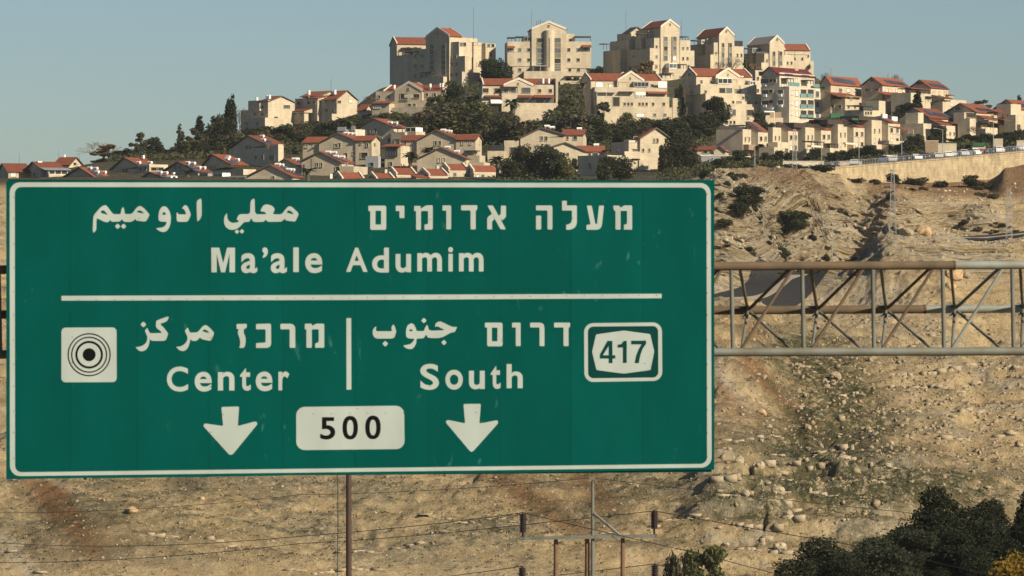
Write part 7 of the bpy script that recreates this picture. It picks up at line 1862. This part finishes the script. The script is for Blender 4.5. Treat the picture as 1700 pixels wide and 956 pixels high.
lattice(1319, 838, 214, 288, 1.1, 'lattice mast in front of the row houses')

# ------------------------------------------------------------------ power poles and wires, near
mat('wood_pole', (0.17, 0.10, 0.055), (0.11, 0.065, 0.04), scale=5, rough=.9)
mat('insulator', (0.022, 0.011, 0.009), rough=.35)
mat('pole_brown', (0.055, 0.030, 0.020), (0.04, 0.022, 0.016), rough=.8)
mat('wire', (0.03, 0.03, 0.03), rough=.6)
DP = 145.0
def pt(px, row, D=DP): return at(px, row, D)
pf = empty('power_pole', pt(984, 1000)); tag(pf, 'three-legged wooden power pole with grey steel crossarm and ribbed insulators', 'power pole')
P0 = Vector(pf.location)
def q_(px, row, dy=0.0): return pt(px, row) - P0 + Vector((0, dy, 0))
GZ = -10.6 - P0.z
for px, top, r, m, nm in ((923, 895, .075, 'wood_pole', 'leg'), (975, 893, .08, 'wood_pole', 'leg'), (1034, 891, .075, 'wood_pole', 'leg')):
    a = q_(px, top, .12); mb = MB(); mb.tube((a.x, a.y, GZ), a, r * 1.15, r, 12); mb.build(nm, MATS[m], pf, True)
a = q_(984, 797); mb = MB(); mb.tube((a.x, a.y, GZ), a, .085, .05, 12); mb.build('mast', MATS['galv'], pf, True)
mb = MB(); a = q_(983, 793); mb.box(a.x - .1, a.x + .1, a.y - .08, a.y + .08, a.z - .09, a.z + .03); mb.build('mast_cap', MATS['galv'], pf)
mb = MB(); a, c = q_(866, 893.5), q_(1091, 889)
mb.hexa([a + Vector((0, -.16, -.055)), c + Vector((0, -.16, -.055)), c + Vector((0, -.04, -.055)), a + Vector((0, -.04, -.055)), a + Vector((0, -.16, .055)), c + Vector((0, -.16, .055)), c + Vector((0, -.04, .055)), a + Vector((0, -.04, .055))]); mb.build('crossarm', MATS['galv'], pf)
mb = MB(); mb.tube(q_(986, 852, -.05), q_(1030, 889, -.05), .055, n=6); mb.build('brace', MATS['galv'], pf)
mb = MB(); a, c = q_(862, 974), q_(1095, 970); mb.tube(a + Vector((0, -.1, 0)), c + Vector((0, -.1, 0)), .07, n=4); mb.build('crossarm', MATS['galv'], pf)
for px, y0, y1 in ((868, 852, 883), (1086, 848, 877), (867, 941, 972), (1087, 937, 968)):
    a, c = q_(px, y1, -.1), q_(px, y0, -.1); mb = MB(); mb.tube(a - Vector((0, 0, .22)), c + Vector((0, 0, .04)), .035, n=8)
    for k in range(9):
        z = a.z + (c.z - a.z) * (k + .5) / 9; mb.tube((a.x, a.y, z - .028), (a.x, a.y, z + .018), .132, .10, 14)
        mb.tube((a.x, a.y, z - .045), (a.x, a.y, z - .028), .09, .132, 14)
    mb.build('insulator', MATS['insulator'], pf, True)
br = empty('pole', pt(579, 1000, 118)); tag(br, 'plain dark brown pole rising behind the sign', 'pole')
p = pt(579, 700, 118) - Vector(br.location); mb = MB(); mb.tube((p.x, 0, -10.2 - br.location.z), p, .085, .075, 14); mb.build('shaft', MATS['pole_brown'], br, True)
mb = MB(); mb.tube((p.x, 0, p.z), (p.x, 0, p.z + .1), .095, .02, 14); mb.build('cap', MATS['pole_brown'], br, True)
def wire(pts, label, r=.011):
    ps = []
    for (ax, ay, ad), (bx, by, bd) in zip(pts[:-1], pts[1:]):
        a, b_ = at(ax, ay, ad), at(bx, by, bd); L = (b_ - a).length
        for i in range(16):
            t = i / 16; q = a.lerp(b_, t); q.z -= .0009 * L * L * t * (1 - t); ps.append(q)
    ps.append(at(*pts[-1]))
    o = wire_tube(ps, r, 5).build('power_line', MATS['wire']); tag(o, label, 'power line')
wire([(560, 765, 118), (561, 870, 118.2), (559, 1060, 118)], 'thin cable hanging beside the dark brown pole')
wire([(983, 793, DP), (1500, 850, 138), (2000, 930, 128)], 'thin top wire from the power pole to the right', .010)
wire([(983, 793, DP), (500, 821, 165), (0, 851, 190), (-500, 880, 220)], 'thin top wire from the power pole to the left', .010)
wire([(868, 851, DP), (1170, 921, 139), (1420, 985, 130)], 'wire from the left insulator sloping down to the right', .013)
wire([(868, 851, DP), (500, 890, 160), (0, 901, 190), (-500, 912, 220)], 'wire from the left insulator running left', .013)
wire([(1086, 848, DP), (1467, 913, 138), (1900, 1010, 128)], 'wire from the right insulator sloping down to the right', .013)
wire([(1086, 848, DP), (868, 871, 150), (500, 902, 165), (0, 934, 190), (-500, 960, 220)], 'wire from the right insulator running left', .013)
wire([(867, 940, DP), (780, 952, 150), (500, 985, 160)], 'lower wire leaving the left insulator at the bottom edge', .013)
wire([(1087, 936, DP), (1160, 956, 142), (1300, 1000, 138)], 'lower wire leaving the right insulator at the bottom edge', .013)
wire([(1087, 936, DP), (950, 952, 150), (600, 990, 160)], 'lower wire from the right insulator running left', .013)

# ------------------------------------------------------------------ thin air over the valley
hz = MB(); hz.box(-900, 900, -60, 1900, -150, 130)
hm = bpy.data.materials.new('haze'); hm.use_nodes = True
hn, hl = hm.node_tree.nodes, hm.node_tree.links
hn.clear(); ho = hn.new('ShaderNodeOutputMaterial'); hv = hn.new('ShaderNodeVolumePrincipled')
hv.inputs['Color'].default_value = (0.80, 0.86, 0.90, 1); hv.inputs['Density'].default_value = 0.000035
hv.inputs['Anisotropy'].default_value = 0.0
hl.new(hv.outputs[0], ho.inputs['Volume'])
tag(hz.build('haze', hm), 'thin pale haze in the air between the sign and the hill town', None, None, 'stuff')
